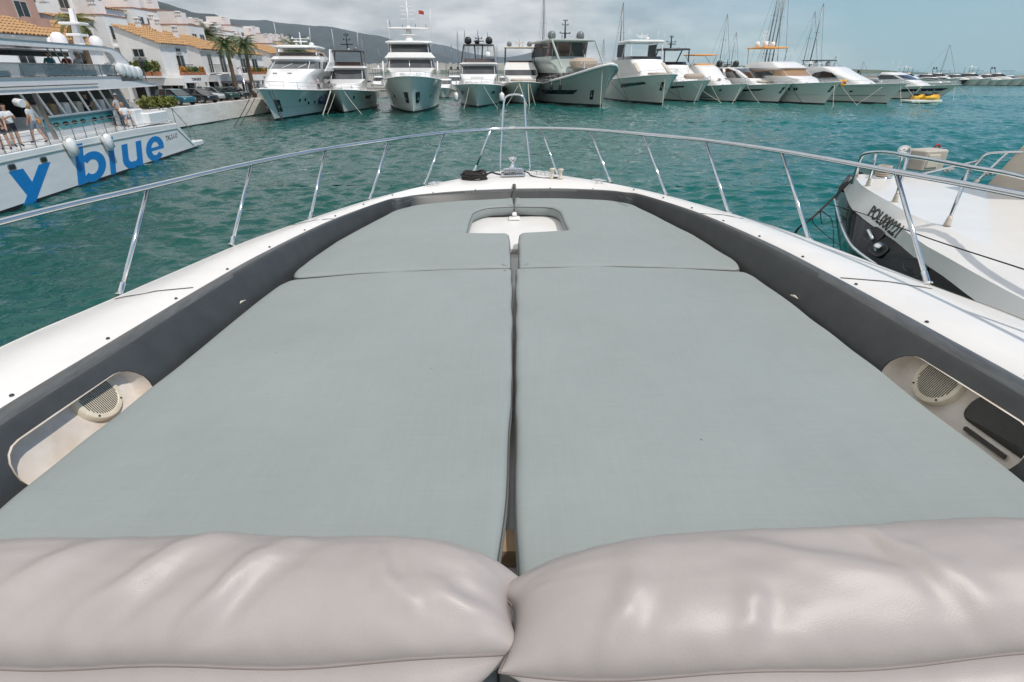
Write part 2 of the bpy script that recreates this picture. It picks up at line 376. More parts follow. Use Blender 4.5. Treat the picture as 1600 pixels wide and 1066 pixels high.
# outer hull shell, from the deck edge down past the waterline
m = MB(); rings = []
for w_, zz in ((1.0, None), (0.995, 3.35), (0.97, 2.6), (0.93, 1.4), (0.88, 0.0), (0.82, -0.6)):
    q = []
    for p in EdC:
        over = max(0, (p.y - 2) / 7.1) ** 1.5
        drop = 0 if zz is None else (3.5 - zz)
        yy = p.y - over * drop * 0.62
        xx = p.x * (w_ if zz is not None else 1) * (1 - over * drop * 0.10)
        q.append(Vector((xx, yy, p.z if zz is None else zz)))
    rings.append(mirror(q))
m.loft(rings, closed=False); m.build('hull', 'gelcoat_hull', own, 40, HL)
m = MB(); tp = mirror([Vector((p.x + 0.012, p.y + 0.006, p.z - 0.018)) for p in EdC]); m.tube(tp, 0.017, 8); m.build('rubbing_strake', 'caulk', own, True, HL)
# white side decks between the bolster and the deck edge
m = MB()
def resamp(path, n):
    L = [0]
    for a, b in zip(path, path[1:]): L.append(L[-1] + (b - a).length)
    r = []; j = 0
    for k in range(n):
        s = L[-1] * k / (n - 1)
        while j < len(L) - 2 and L[j+1] < s: j += 1
        r.append(path[j].lerp(path[j+1], (s - L[j]) / max(1e-9, L[j+1] - L[j])))
    return r
fwd = [p for p in EdC if p.y >= 0.25]
A = resamp(RcC, 60); B = resamp(fwd, 60)
m.loft([mirror([Vector((p.x - 0.03, p.y - 0.02, p.z - 0.05)) for p in A]), mirror([Vector((p.x + 0.0, p.y + 0.0, p.z - 0.022)) for p in A]),
        mirror([a.lerp(b, 0.5) + Vector((0, 0, 0.012)) for a, b in zip(A, B)]), mirror([a.lerp(b, 0.94) + Vector((0, 0, 0.008)) for a, b in zip(A, B)]), mirror([b - Vector((0, 0, 0.012)) for b in B])], closed=False)
m.build('side_deck', 'gelcoat', own, 50, HL)
m = MB(); m.box(-3.40, 3.40, -9, 0.3, 3.40, 3.47); m.build('aft_deck', 'gelcoat', own, None, HL)
m = MB(); m.poly([(-p.x - 0.15, p.y + 0.05, 3.2) for p in PcC] + [(p.x + 0.15, p.y + 0.05, 3.2) for p in reversed(PcC)]); m.build('sunpad_floor', 'gelcoat', own, None, HL)
# padded bolster round the sunpad
m = MB(); rings = []
Pm = mirror([Vector((p.x, p.y, 3.19)) for p in PcC]); Rm = mirror(RcC)
for p, r in zip(Pm, Rm):
    zt = r.z; ib = Vector((p.x, p.y, 3.19)); ro = Vector((r.x, r.y, 0))
    def at(f, z): q = ro.lerp(Vector((ib.x, ib.y, 0)), f); return Vector((q.x, q.y, z))
    rings.append([at(1.0, 3.19), at(0.72, lerp(3.19, zt, 0.55)), at(0.42, zt - 0.045), at(0.36, zt - 0.020), at(0.27, zt - 0.003), at(0.15, zt + 0.006), at(0.04, zt + 0.001), at(0.0, zt - 0.012), at(0.0, zt - 0.06), at(0.25, 3.19)])
for i in range(len(rings)): pass
m.loft(rings, True, True)
me = m.mesh('bolster', ['bolster_vinyl', 'bolster_top'], 35, HL)
bol = link('bolster', me, own)
# lighter grey top: faces that look upwards
def pill(y0, y1, z0, z1, n=10):
    r = (z1 - z0) / 2; c = (z0 + z1) / 2
    a = [(y1 - r + r * math.sin(math.pi * k / n), c + r * math.cos(math.pi * k / n)) for k in range(n + 1)]
    return a + [(y0 + r - r * math.sin(math.pi * k / n), c - r * math.cos(math.pi * k / n)) for k in range(n + 1)]
PY0, PY1, PZ0, PZ1 = 1.80, 2.66, 3.235, 3.505
cut = MB()
for s in (-1, 1): cut.prism([(s * 1.9, y, z) for y, z in pill(PY0, PY1, PZ0, PZ1)], (s * 1.0, 0, 0))
co = cut.build('cutter', 'tub', None, None, HL)
bo = bol.modifiers.new('holes', 'BOOLEAN'); bo.object = co; bo.operation = 'DIFFERENCE'; bo.solver = 'EXACT'
dg = bpy.context.evaluated_depsgraph_get(); me2 = bpy.data.meshes.new_from_object(bol.evaluated_get(dg))
bol.modifiers.clear(); bol.data = me2; bpy.data.objects.remove(co)
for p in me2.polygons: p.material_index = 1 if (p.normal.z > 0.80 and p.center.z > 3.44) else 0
me2.set_sharp_from_angle(angle=R(35))
for s in (-1, 1):
    # moulded locker recess behind the pill-shaped opening
    t = MB(); rg = []
    def wx(y, z): return interp(y, [(1.6, 2.24), (2.5, 2.172), (2.85, 2.158)]) + interp(z, [(3.19, 0), (3.416, 0.083), (3.555, 0.171)])
    def pl(g, d): return [(s * (wx(y, z) + d), y, z) for y, z in pill(PY0 - g, PY1 + g, PZ0 - g, PZ1 + g)]
    rg = [pl(-0.003, 0.002), pl(-0.004, 0.085), pl(-0.012, 0.115), pl(-0.04, 0.125)]
    t.loft(rg, True, False); i = t.av(rg[-1]); t.face(range(i, i + 22))
    tub = t.build('side_locker', 'tub', own, 40, HL)
    ax = Vector((-0.885 * s, 0, 0.46)); up_ = Vector((0.46 * s, 0, 0.885)); fy = Vector((0, 1, 0))
    c0 = Vector((s * (wx(2.43, 3.415) + 0.121), 2.43, 3.415))
    sp_ = MB(); sp_.lathe([(0.142, -0.03), (0.142, 0.010), (0.136, 0.018), (0.116, 0.020), (0.112, 0.015), (0.02, 0.015)], 36, c0, ax)
    spk = sp_.build('speaker', 'speaker_plastic', own, 40, HL); tag(spk, 'round cream slotted deck speaker in the %s side locker' % ('left' if s < 0 else 'right'))
    g = MB()
    for k in range(-9, 10):
        yy = k * 0.0114; hh = math.sqrt(0.109**2 - yy**2); q0 = c0 + ax * 0.0165 + fy * yy
        g.bar(q0 - up_ * hh, q0 + up_ * hh, 0.0038, 0.003, ax)
    g.build('grille_slots', 'caulk', spk, None, HL)
    for k in range(4):
        a = math.pi / 4 + k * math.pi / 2; q = MB(); q.lathe([(0.006, 0), (0.006, 0.003), (0.003, 0.004)], 8, c0 + ax * 0.020 + fy * 0.126 * math.cos(a) + up_ * 0.126 * math.sin(a), ax); q.build('screw', 'dark_metal', spk, None, HL)
    q = MB(); q.ball(c0 + ax * 0.020 + fy * 0.100 + up_ * 0.062, (0.008, 0.012, 0.026)); q.build('badge', 'rust_orange', spk, True, HL)
# smoked drop-in panel and its catch in the right locker
q = MB(); ol = fillet([(1.70, 3.33), (2.22, 3.33), (2.22, 3.475), (1.70, 3.475)], 0.06)
q.prism([(wx(y, z) + 0.116, y, z) for y, z in ol], (0.006, 0, 0)); pn = q.build('locker_panel', 'smoked_panel', own, None, HL)
q = MB(); q.bar((wx(1.95, 3.30) + 0.11, 1.92, 3.30), (wx(2.15, 3.30) + 0.11, 2.15, 3.30), 0.014, 0.02); q.build('panel_catch', 'caulk', pn, None, HL)
# foredeck hatch inside the notch of the front sunpads
q = MB(); ol = fillet([(-0.60, 5.50), (0.64, 5.50), (0.64, 6.93), (-0.56, 6.93)], 0.14)
q.prism([(p.x, p.y, 3.205) for p in ol], (0, 0, 0.045)); ht = q.build('deck_hatch', 'gelcoat', own, 30, HL)
q = MB(); q.cbox(-0.055, 0.095, 6.72, 6.86, 3.25, 3.285, 0.012); q.cbox(-0.01, 0.05, 6.80, 6.90, 3.285, 3.33, 0.012); q.build('hatch_latch', 'cabin_white', ht, 40, HL)
q = MB(); q.tube([(0.02, 6.88, 3.33), (0.02, 7.3, 3.415), (0.02, 7.46, 3.435), (0.02, 7.60, 3.478), (0.02, 7.74, 3.478), (0.02, 7.86, 3.478)], 0.010, 6); q.cbox(-0.005, 0.045, 7.72, 7.98, 3.462, 3.488, 0.006); q.build('hatch_lanyard', 'caulk', own, True, HL)
# deck seams, cover studs
def deck_z(x, y): 
    return 3.575 if y < 4 else interp(y, [(4, 3.57), (5.7, 3.547), (7, 3.506), (9, 3.482)])
def ahz(u, v, z):
    d = ray(u, v); t = (z - CAM_H) / (d[2] - HEEL * d[0]); return Vector((d[0] * t - 0.012, d[1] * t, z))
def on_deck(x, y):
    x_ = abs(x); best = None
    for a, b in zip(A, B):
        # nearest rib of the deck strip
        d = b - a; f = max(0, min(1, ((x_ - a.x) * d.x + (y - a.y) * d.y) / (d.x**2 + d.y**2))); p = a + d * f
        e = (p.x - x_)**2 + (p.y - y)**2
        if best is None or e < best[0]: best = (e, f, a, b)
    _, f, a, b = best
    za = a.z - 0.022; zm = (a.z + b.z) / 2 + 0.012; zb = lerp(a.z, b.z, .94) + 0.008; ze = b.z - 0.012
    return interp(f, [(0, za), (0.5, zm), (0.94, zb), (1, ze)])
for (u0, v0), (u1, v1) in (((178, 464), (303, 453)), ((455, 349), (527, 339)), ((619, 311), (644, 300)), ((1312, 438), (1458, 449)), ((1087, 331), (1162, 340)), ((968, 296), (990, 304))):
    a = ahz(u0, v0, 3.56); b = ahz(u1, v1, 3.56)
    q = MB(); n = 8
    pts = [a.lerp(b, k / n) for k in range(n + 1)]
    nrm = Vector((-(b - a).y, (b - a).x, 0)).normalized() * 0.009
    q.loft([[Vector((p.x, p.y, on_deck(p.x, p.y) + 0.003)) + nrm for p in pts], [Vector((p.x, p.y, on_deck(p.x, p.y) + 0.003)) - nrm for p in pts]], False)
    q.build('deck_seam', 'caulk', own, None, HL)
st = MB(); st.lathe([(0.011, 0), (0.011, 0.006), (0.006, 0.010)], 8); stm = st.mesh('cover_stud', 'dark_metal', True)
acc = 0; last = None
for p, r in zip(resamp(RcC, 400), resamp(RcC, 400)):
    if last is None: last = p; continue
    acc += (p - last).length; last = p
    if acc > 0.62 and p.x > 0.25:
        acc = 0
        for s in (-1, 1):
            x = s * (p.x + 0.075); y = p.y + 0.06 * max(0, (p.y - 6) / 2)
            o = link('cover_stud', stm, own); o.location = HL((x, y, on_deck(x, y) + 0.002))
# steel rail, stanchions, bow arch
RAIL = [(3.30, -4.0, 4.26), (3.32, -1, 4.26), (3.27, 1.5, 4.25), (3.22, 3.2, 4.235), (3.05, 4.35, 4.215), (2.78, 5.65, 4.20), (2.33, 6.75, 4.195), (1.76, 7.75, 4.18), (1.14, 8.62, 4.165), (0.48, 9.12, 4.155), (0, 9.28, 4.152)]
RC = catmull(RAIL, 8)
q = MB(); q.tube(mirror(RC), 0.0215, 12); rail = q.build('hand_rail', 'steel', own, True, HL)
q = MB(); q.lathe([(0.026, -0.05), (0.028, -0.045), (0.028, 0.045), (0.026, 0.05)], 14, (0, 9.28, 4.152), (1, 0, 0)); q.build('rail_joint', 'chrome', rail, True, HL)
def rail_pt(u, v):
    # the point of the rail that lies nearest to the sight line (tops of the stanchions)
    d = Vector(ray(u, v)).normalized(); best = None
    for p in resamp(mirror(RC), 500):
        w_ = Vector(HL(p)) - Vector((0, 0, CAM_H)); e = (w_ - d * w_.dot(d)).length
        if best is None or e < best[0]: best = (e, p)
    return best[1]
for (u, v), (u2, v2) in (((185, 455), (228, 293)), ((361, 381), (392, 254)), ((483, 338), (511, 232)), ((577, 307), (608, 219)), ((663, 284), (693, 208)), ((741, 262), (767, 202)),
                          ((872, 268), (847, 201)), ((955, 281), (919, 203)), ((1042, 300), (1006, 209)), ((1140, 330), (1100, 219)), ((1266, 371), (1224, 237)), ((1450, 442), (1404, 270)), ((-260, 640), (-140, 390)), ((1860, 610), (1740, 345))):
    b = ahz(u, v, 3.55); b.z = on_deck(b.x, b.y); t_ = rail_pt(u2, v2)
    # keep the foot just inside the deck edge
    q = MB(); q.tube([b, t_], 0.0165, 10); sn = q.build('stanchion', 'steel', own, True, HL)
    d = (t_ - b).normalized(); q = MB(); q.lathe([(0.034, -0.002), (0.034, 0.008), (0.022, 0.014), (0.021, 0.10), (0.019, 0.105)], 14, b, d); q.build('foot_socket', 'chrome', sn, True, HL)
q = MB(); z0 = 3.49
arch = [(-0.20, 9.02, z0), (-0.205, 9.05, 3.66), (-0.175, 9.28, 4.155), (-0.150, 9.44, 4.50)]
top = [(-0.150 + 0.0, 9.44, 4.50), (-0.13, 9.45, 4.59), (-0.07, 9.455, 4.64), (0.03, 9.457, 4.652), (0.13, 9.455, 4.64), (0.19, 9.45, 4.59), (0.205, 9.44, 4.51)]
path = catmull(arch, 6)[:-1] + catmull(top, 6)[:-1] + catmull([(0.205, 9.44, 4.51), (0.225, 9.28, 4.155), (0.285, 9.05, 3.66), (0.29, 9.02, z0)], 6)
q.tube(path, 0.0175, 10); q.build('bow_arch', 'steel', own, True, HL)
# anchor windlass on the bow
wl = MB(); wy = 8.62
wl.cbox(-0.19, 0.20, wy - 0.16, wy + 0.17, 3.50, 3.535, 0.012); wl.cbox(-0.165, 0.175, wy - 0.13, wy + 0.14, 3.535, 3.60, 0.02)
wd = wl.build('windlass', 'steel', own, 40, HL)
q = MB(); q.lathe([(0.06, 0.60 - 0.6), (0.06, 0.03), (0.035, 0.045), (0.028, 0.10), (0.034, 0.125), (0.075, 0.17), (0.078, 0.18), (0.03, 0.185)], 18, (0.0, wy, 3.60)); q.build('capstan_drum', 'chrome', wd, True, HL)
q = MB()
for k in range(10): q.ball((-0.13 + 0.03 * k, wy - 0.10 + 0.01 * (k % 2), 3.615), (0.02, 0.028, 0.018), 8, 6)
q.build('chain', 'steel', wd, True, HL)
for k, (x, y) in enumerate(((0.62, 8.30), (0.74, 8.22))):
    q = MB(); q.lathe([(0.05, 0), (0.05, 0.015), (0.025, 0.03), (0.025, 0.10), (0.045, 0.13), (0.046, 0.145), (0.01, 0.15)], 14, (x, y, on_deck(x, y))); q.build('bollard', 'cream', own, True, HL)
for s, x, y in ((-1, -0.45, 8.62), (1, 0.42, 8.62), (-1, -1.16, 7.86), (1, 1.27, 7.75), (1, 0.55, 8.52)):
    z = on_deck(x, y); q = MB(); dx = Vector((0.07, -0.055 * s, 0))
    for f in (-0.45, 0.45): q.tube([Vector((x, y, z)) + dx * f, Vector((x, y, z + 0.045)) + dx * f], 0.012, 8)
    q.tube([Vector((x, y, z + 0.05)) - dx * 1.3, Vector((x, y, z + 0.055)), Vector((x, y, z + 0.05)) + dx * 1.3], [0.008, 0.015, 0.008], 8)
    q.build('cleat', 'chrome', own, True, HL)
q = MB(); q.tube(catmull([(0.12, wy - 0.02, 3.585), (0.24, wy - 0.06, 3.55), (0.30, wy - 0.12, 3.51), (0.45, wy - 0.26, 3.495), (0.60, wy - 0.34, 3.50), (0.70, wy - 0.38, 3.52)], 6), 0.011, 7); q.build('windlass_cable', 'rubber', wd, True, HL)
# coil of mooring rope
q = MB()
for k in range(6):
    rx, ry = 0.20 - 0.012 * (k % 3), 0.12 - 0.01 * (k % 2); zz = 3.50 + 0.022 * k; ox = random.uniform(-.02, .02)
    q.tube([(-0.60 + ox + rx * math.cos(a * math.pi / 9), 8.36 + ry * math.sin(a * math.pi / 9), zz + 0.012 * math.sin(a * 1.3 + k)) for a in range(18)], 0.014, 7, True)
q.tube(catmull([(-0.42, 8.40, 3.56), (-0.34, 8.46, 3.58), (-0.26, 8.50, 3.55), (-0.2, 8.55, 3.53)], 5), 0.014, 7)
tag(q.build('rope_coil', 'rope_dark', None, True, HL), 'dark mooring rope coiled on the white bow left of the windlass', 'rope')

for u, v, du, dv in ((377, 473, 7, -4), (1241, 464, 6, 3)):
    a = ahz(u - du, v - dv, 3.405); b = ahz(u + du, v + dv, 3.405); q = MB(); q.tube([a, a.lerp(b, 0.5) + Vector((0, 0, 0.006)), b], [0.004, 0.010, 0.003], 6); q.build('torn_piping', 'rope_white', own, True, HL)
# ------------------------------------------------------------------ sunpad cushions
def cushion(name, outline, zt, th, r, label, rad):
    P = fillet(outline, rad, 6); n = len(P)
    area = sum(P[i].x * P[(i+1) % n].y - P[(i+1) % n].x * P[i].y for i in range(n))
    if area < 0: P.reverse()
    # resample so that edges can ripple a little
    Q = []
    for i in range(n):
        a, b = P[i], P[(i+1) % n]; k = max(1, int((b - a).length / 0.06))
        Q += [a.lerp(b, j / k) for j in range(k)]
    n = len(Q); nr = []
    for i in range(n):
        d = (Q[(i+1) % n] - Q[i-1]).normalized(); nr.append(Vector((-d.y, d.x)))
    Q = [q + nr[i] * 0.012 * noise.noise(Vector((q.x * 3.1, q.y * 3.1, 1.7))) for i, q in enumerate(Q)]
    m = MB(); rings = []
    for off, z in [(0.03, zt - th), (0.0, zt - th + 0.03), (-0.004, zt - th * 0.5), (0.0, zt - r)] + [(r * (1 - math.cos(a)), zt - r + r * math.sin(a)) for a in (0.35, 0.75, 1.15, 1.57)] + [(r + 0.03, zt + 0.0015)]:
        rings.append([(q.x + nr[i].x * off, q.y + nr[i].y * off, z) for i, q in enumerate(Q)])
    m.loft(rings, True, False)
    for rg in (rings[-1], rings[0]):
        i = m.av(rg)
        for tri in tessellate_polygon([[Vector((a[0], a[1], 0)) for a in rg]]): m.face([i + k for k in tri])
    o = m.build(name, 'pad_fabric', None, 50, HL); tag(o, label, 'cushion', 'sunpad cushions'); 
    pp = MB(); pp.tube([(q.x + nr[i].x * 0.004, q.y + nr[i].y * 0.004, zt - r * 0.62) for i, q in enumerate(Q)], 0.0048, 5, True); pp.build('piping', 'caulk', o, True, HL)
    return o
gap = lambda y: interp(y, [(0.3, 0.03), (1.3, 0.024), (2.4, 0.010), (4.5, 0.012)])
L_ = [(-gap(0.3) - 0.012, 0.35), (-0.062, 1.25), (-0.042, 1.6), (-0.012, 2.5), (-0.008, 3.4), (-0.012, 4.49), (-0.6, 4.50), (-1.42, 4.44), (-2.0, 4.31), (-2.06, 4.18), (-2.09, 3.82), (-2.125, 3.1), (-2.165, 2.5), (-2.22, 1.7), (-2.235, 0.35)]
R_ = [(0.012, 0.35), (0.006, 1.3), (0.010, 2.5), (0.016, 3.4), (0.022, 4.49), (0.88, 4.49), (1.5, 4.40), (2.04, 4.27), (2.08, 4.15), (2.11, 3.8), (2.15, 3.1), (2.165, 2.45), (2.20, 1.7), (2.22, 0.35)]
cushion('sunpad_cushion', L_, PADZ, 0.15, 0.042, 'large grey-green sunpad left of the centre gap, behind the left pillow', 0.05)
cushion('sunpad_cushion', R_, PADZ, 0.15, 0.042, 'large grey-green sunpad right of the centre gap, behind the right pillow', 0.05)
FL = [(-0.02, 4.52), (-0.028, 5.3), (-0.05, 5.66), (-0.53, 5.70), (-0.52, 6.66), (-0.36, 6.92), (0.012, 6.96), (0.012, 7.43), (-0.7, 7.36), (-1.33, 7.17), (-1.58, 6.86), (-1.95, 5.46), (-2.05, 4.55), (-2.0, 4.37), (-1.42, 4.465), (-0.6, 4.525)]
FR = [(0.05, 4.52), (0.055, 5.3), (0.075, 5.66), (0.63, 5.72), (0.60, 6.62), (0.50, 6.88), (0.018, 6.96), (0.018, 7.43), (0.7, 7.36), (1.35, 7.17), (1.60, 6.90), (1.96, 5.40), (2.075, 4.55), (2.03, 4.33), (1.5, 4.43), (0.88, 4.515)]
rd = [0.03, 0.02, 0.06, 0.03, 0.12, 0.12, 0.01, 0.01, 0.1, 0.15, 0.15, 0.1, 0.1, 0.08, 0.1, 0.1]
cushion('sunpad_cushion', FL, PADZ - 0.002, 0.14, 0.038, 'front left grey-green sunpad with half of the hatch notch', rd)
cushion('sunpad_cushion', FR, PADZ - 0.002, 0.14, 0.038, 'front right grey-green sunpad with half of the hatch notch', rd)
q = MB(); q.box(-0.07, 0.03, 1.42, 1.53, 3.215, 3.30); q.build('support_batten', 'teak', own, None, HL)

# ------------------------------------------------------------------ backrest pillows
mat('pillow_vinyl', (0.375, 0.335, 0.322), 0.44, var=0.07, vscale=3, bump=0.10, bscale=260, spec=0.55)
mat('pillow_seam', (0.20, 0.165, 0.155), 0.6)
def pillow(label, c, rz, lx, ly, hz, folds, seed, tilt=0.0):
    NX, NY = 150, 90; m = MB()
    cz, sz = math.cos(rz), math.sin(rz)
    def pt(u, v, s):
        e = ((1 - abs(u) ** 5) * (1 - abs(v) ** 2.4)); e = max(e, 0) ** 0.55
        x = lx * u * (1 - 0.050 * (1 - v * v) * abs(u) ** 2); y = ly * v * (1 + 0.16 * (1 - u * u)) * (1 - (0.62 if v > 0 else 0.10) * abs(u) ** 7)
        # seam wanders, pinched ends
        z = hz * e * s
        edge = 1 - min(1, e * 1.4)
        z += 0.012 * math.sin(u * 9 + seed) * (1 - e) 
        d = 0
        if s > 0:
            for (u0, v0, u1, v1, wd, am) in folds:
                ax, ay = (u1 - u0) * lx, (v1 - v0) * ly; L2 = ax * ax + ay * ay
                px, py = (u - u0) * lx, (v - v0) * ly; t = (px * ax + py * ay) / L2
                if -0.15 < t < 1.15:
                    dd = (px * ay - py * ax) / math.sqrt(L2); dd += 0.02 * noise.noise(Vector((t * 4, seed, u0)))
                    tp = math.sin(math.pi * min(1, max(0, (t + 0.15) / 1.3))) ; wq = wd * (0.55 + 0.6 * t)
                    d += am * tp * (math.exp(-(dd / wq) ** 2) - 0.7 * math.exp(-((dd - 1.5 * wq) / wq) ** 2))
        p = Vector((u * 2.2, v * 1.2, seed + s))
        d += 0.012 * noise.noise(p * 1.2) + 0.003 * noise.noise(p * 4.0)
        # puckers gathered along the seams
        pk = (max(0, abs(v) - 0.62) / 0.38) * (1 - e * 0.2)
        d += 0.008 * pk * pk * math.sin(u * lx * 46 + 3 * noise.noise(Vector((u * 5, seed, v * 2)))) * (1 if e > 0.05 else e * 20)
        z += d * min(1, e * 1.8) * (1 if s > 0 else 0.5)
        if v < 0: y -= ly * 0.85 * math.sin(math.pi * min(1, e * 0.95)) * (1 - abs(u) ** 6) * (1.0 if s < 0 else 0.12)
        X = x * cz - y * sz; Y = x * sz + y * cz
        return (c[0] + X, c[1] + Y, c[2] + z + tilt * y)
    us = [math.sin(math.pi / 2 * (-1 + 2 * i / NX)) * 0.35 + (-1 + 2 * i / NX) * 0.65 for i in range(NX + 1)]
    vs = [math.sin(math.pi / 2 * (-1 + 2 * j / NY)) * 0.6 + (-1 + 2 * j / NY) * 0.4 for j in range(NY + 1)]
    for s in (1, -1): m.loft([[pt(u, v, s) for u in us] for v in vs], False)
    o = m.build('backrest_pillow', 'pillow_vinyl', None, True, HL); tag(o, label, 'pillow', 'backrest pillows')
    sm_ = MB(); ring = [pt(u, -1, 1) for u in us] + [pt(1, v, 1) for v in vs[1:]] + [pt(u, 1, 1) for u in reversed(us[:-1])] + [pt(-1, v, 1) for v in reversed(vs[1:-1])]
    sm_.tube(ring, 0.0038, 6, True); sm_.build('seam_piping', 'pillow_seam', o, True, HL)
    return o
pillow('left glossy pinkish-grey vinyl pillow with diagonal creases', (-1.04, 1.055, 3.53), R(-0.5), 1.07, 0.178, 0.18,
       [(-0.20, -0.85, 0.10, 0.75, 0.045, 0.026), (0.10, -0.95, 0.32, 0.5, 0.04, 0.028), (-0.50, -0.8, -0.22, 0.7, 0.05, 0.018), (0.72, -0.55, 0.55, 0.2, 0.04, 0.014), (0.95, -0.6, 0.70, -0.2, 0.04, 0.016)], 1.3)
pillow('right glossy pinkish-grey vinyl pillow, turned slightly away from the left one', (1.04, 1.055, 3.52), R(3.0), 1.10, 0.19, 0.18,
       [(-0.30, 0.45, 0.22, -0.05, 0.05, -0.020), (0.05, 0.55, 0.25, -0.65, 0.045, 0.022), (-0.75, -0.85, -0.6, 0.2, 0.05, 0.015), (-0.40, -0.9, -0.32, -0.1, 0.045, 0.015), (0.45, -0.85, 0.5, 0.0, 0.05, 0.014)], 5.1)
# ================================================================== moored yachts
class Yacht:
    def __init__(s, name, label, pos, head, L, B, Fb, Fs, oh, hullmat='gelcoat_hull', cat='yacht', bow=(2.2, 0.80), wl=1.5, flare=1.7, boot='boot_black', rise=1.8, group=None, nt=26, bulw=0.22, stem=1.3, sc=(1, 1.15, 1.05)):
        s.L, s.B, s.Fb, s.Fs, s.oh, s.bow, s.wlp, s.flare, s.rise, s.stem = L, B, Fb, Fs, oh, bow, wl, flare, rise, stem
        s.root = thing(name, label, cat, (pos[0], pos[1], 0), R(-90 + head), group); s.root.scale = sc; bpy.context.view_layer.update()
        m = MB(); ts = [1 - (1 - k / nt) ** 1.5 for k in range(nt + 1)]; s.ts = ts
        ws = (0.07, 0.2, 0.36, 0.52, 0.68, 0.84, 0.95, 1.0)
        for sd in (-1, 1): m.loft([[s.h(t, w, sd) for t in ts] for w in ws], False)
        m.poly([s.h(0, w, 1) for w in ws] + [s.h(0, w, -1) for w in reversed(ws)])
        s.hull = m.build('hull', hullmat, s.root, 40)
        m = MB()
        for sd in (-1, 1): m.loft([[s.h(t, w, sd) for t in ts] for w in (-0.12, 0.0, 0.07)], False)
        m.build('boot_top', boot, s.root, 40)
        m = MB(); wd = 1 - bulw / max(Fs, 0.5)
        m.loft([[s.deckp(t, 1, bulw) for t in ts], [s.deckp(t, -1, bulw) for t in ts]], False); m.build('deck', 'cabin_white', s.root)
        m = MB(); m.tube([s.h(t, 1, 1) for t in ts] + [s.h(t, 1, -1) for t in reversed(ts)], max(0.035, 0.010 * B), 6); m.build('gunwale', 'cabin_white' if hullmat != 'hull_grey' else hullmat, s.root, True)
    def zd(s, t): return s.Fs + (s.Fb - s.Fs) * t ** s.rise
    def h(s, t, w, sd, off=0.0):
        w_ = max(w, 0)
        a, b = s.bow
        fd = (1 - ((t - 0.42) / 0.58) ** a) ** b if t > 0.42 else 1 - 0.07 * (0.42 - t) / 0.42
        fw = (1 - ((t - 0.30) / 0.70) ** s.wlp) if t > 0.30 else 1 - 0.05 * (0.30 - t) / 0.30
        if isinstance(fd, complex): fd = 0
        yd = s.B / 2 * max(fd, 0.0); yw = s.B / 2 * 0.87 * max(fw, 0.0)
        y = yw + (yd - yw) * w_ ** s.flare
        if w < 0: y *= 0.9
        x = -s.L + (s.L + s.oh * w_ ** s.stem + (w if w < 0 else 0) * 2) * t
        z = s.zd(t) * w
        p = Vector((x, y * sd, z))
        if off:
            e = 0.01; t1 = min(t + e, 0.999)
            n = (s.h(t1, w, sd) - s.h(t - e, w, sd)).cross(s.h(t, min(w + e, 1), sd) - s.h(t, w - e, sd)) ; n.normalize()
            if n.y * sd < 0: n = -n
            p += n * off
        return p
    def deckp(s, t, sd, d):
        w = 1 - d / s.zd(t); p = s.h(t, w, sd); p.y *= 0.99; return p
    def patch(s, name, matn, c4, sd=None, off=0.02, n=8, parent=None):
        # c4: (t,w) of lower-aft, lower-fwd, upper-fwd, upper-aft
        r = None
        for q in ((-1, 1) if sd is None else (sd,)):
            m = MB(); g = []
            for j in range(3):
                f = j / 2; row = []
                for k in range(n + 1):
                    e = k / n
                    lo = (lerp(c4[0][0], c4[1][0], e), lerp(c4[0][1], c4[1][1], e)); hi = (lerp(c4[3][0], c4[2][0], e), lerp(c4[3][1], c4[2][1], e))
                    row.append(s.h(lerp(lo[0], hi[0], f), lerp(lo[1], hi[1], f), q, off))
                g.append(row)
            m.loft(g, False); r = m.build(name, matn, parent or s.root, 50)
        return r
    def oval(s, name, matn, t, w, rt, rw, sd, off=0.025, n=14):
        m = MB(); m.poly([s.h(t + rt * math.cos(k * 2 * math.pi / n), w + rw * math.sin(k * 2 * math.pi / n), sd, off) for k in range(n)])
        return m.build(name, matn, s.root)
    def ring(s, z, xf, xb, hw, nose, e=0.8, taper=0.94, n=14):
        def sg(v, p): return math.copysign(abs(v) ** p, v)
        pts = [(xb, hw * taper, z), (lerp(xb, xf - nose, 0.5), hw * lerp(taper, 1, 0.7), z)]
        for k in range(n + 1):
            a = math.pi / 2 - k * math.pi / n
            pts.append((xf - nose + nose * abs(math.cos(a)) ** e if nose > 0 else xf, hw * sg(math.sin(a), e), z))
        pts += [(lerp(xb, xf - nose, 0.5), -hw * lerp(taper, 1, 0.7), z), (xb, -hw * taper, z)]
        return pts
    def house(s, lv, name='deckhouse', white='cabin_white', glass='glass_dark', mull=(), mullw=0.06, e=0.8, n=14):
        """lv: list of (z, xf, xb, half width, nose, kind of the band ABOVE this level: 'w' or 'g')"""
        rings = [s.ring(a[0], a[1], a[2], a[3], a[4], e, n=n) for a in lv]
        m = MB()
        for i in range(len(lv) - 1):
            if lv[i][5] == 'w': m.loft([rings[i], rings[i+1]], True)
            else: m.loft([[Vector(p) * 1 for p in s.ring(q[0], q[1] - 0.05, q[2], q[3] - 0.04, q[4], e, n=n)] for q in (lv[i], lv[i+1])], True)
        i = m.av(rings[-1]); m.face(range(i, i + len(rings[-1])))
        hs = m.build(name, white, s.root, 35)
        for i in range(len(lv) - 1):
            if lv[i][5] == 'g':
                m = MB(); m.loft([rings[i], rings[i+1]], False); ws = m.build('windscreen', glass, s.root, 35)
                for k in mull:
                    m = MB(); a, b = Vector(rings[i][k]), Vector(rings[i+1][k]); c = Vector((a.x - 2, 0, a.z)); d = Vector((a.x - c.x, a.y, 0)).normalized()
                    m.bar(a + d * 0.02, b + d * 0.02, mullw, 0.05, d); m.build('mullion', white, ws)
        return hs
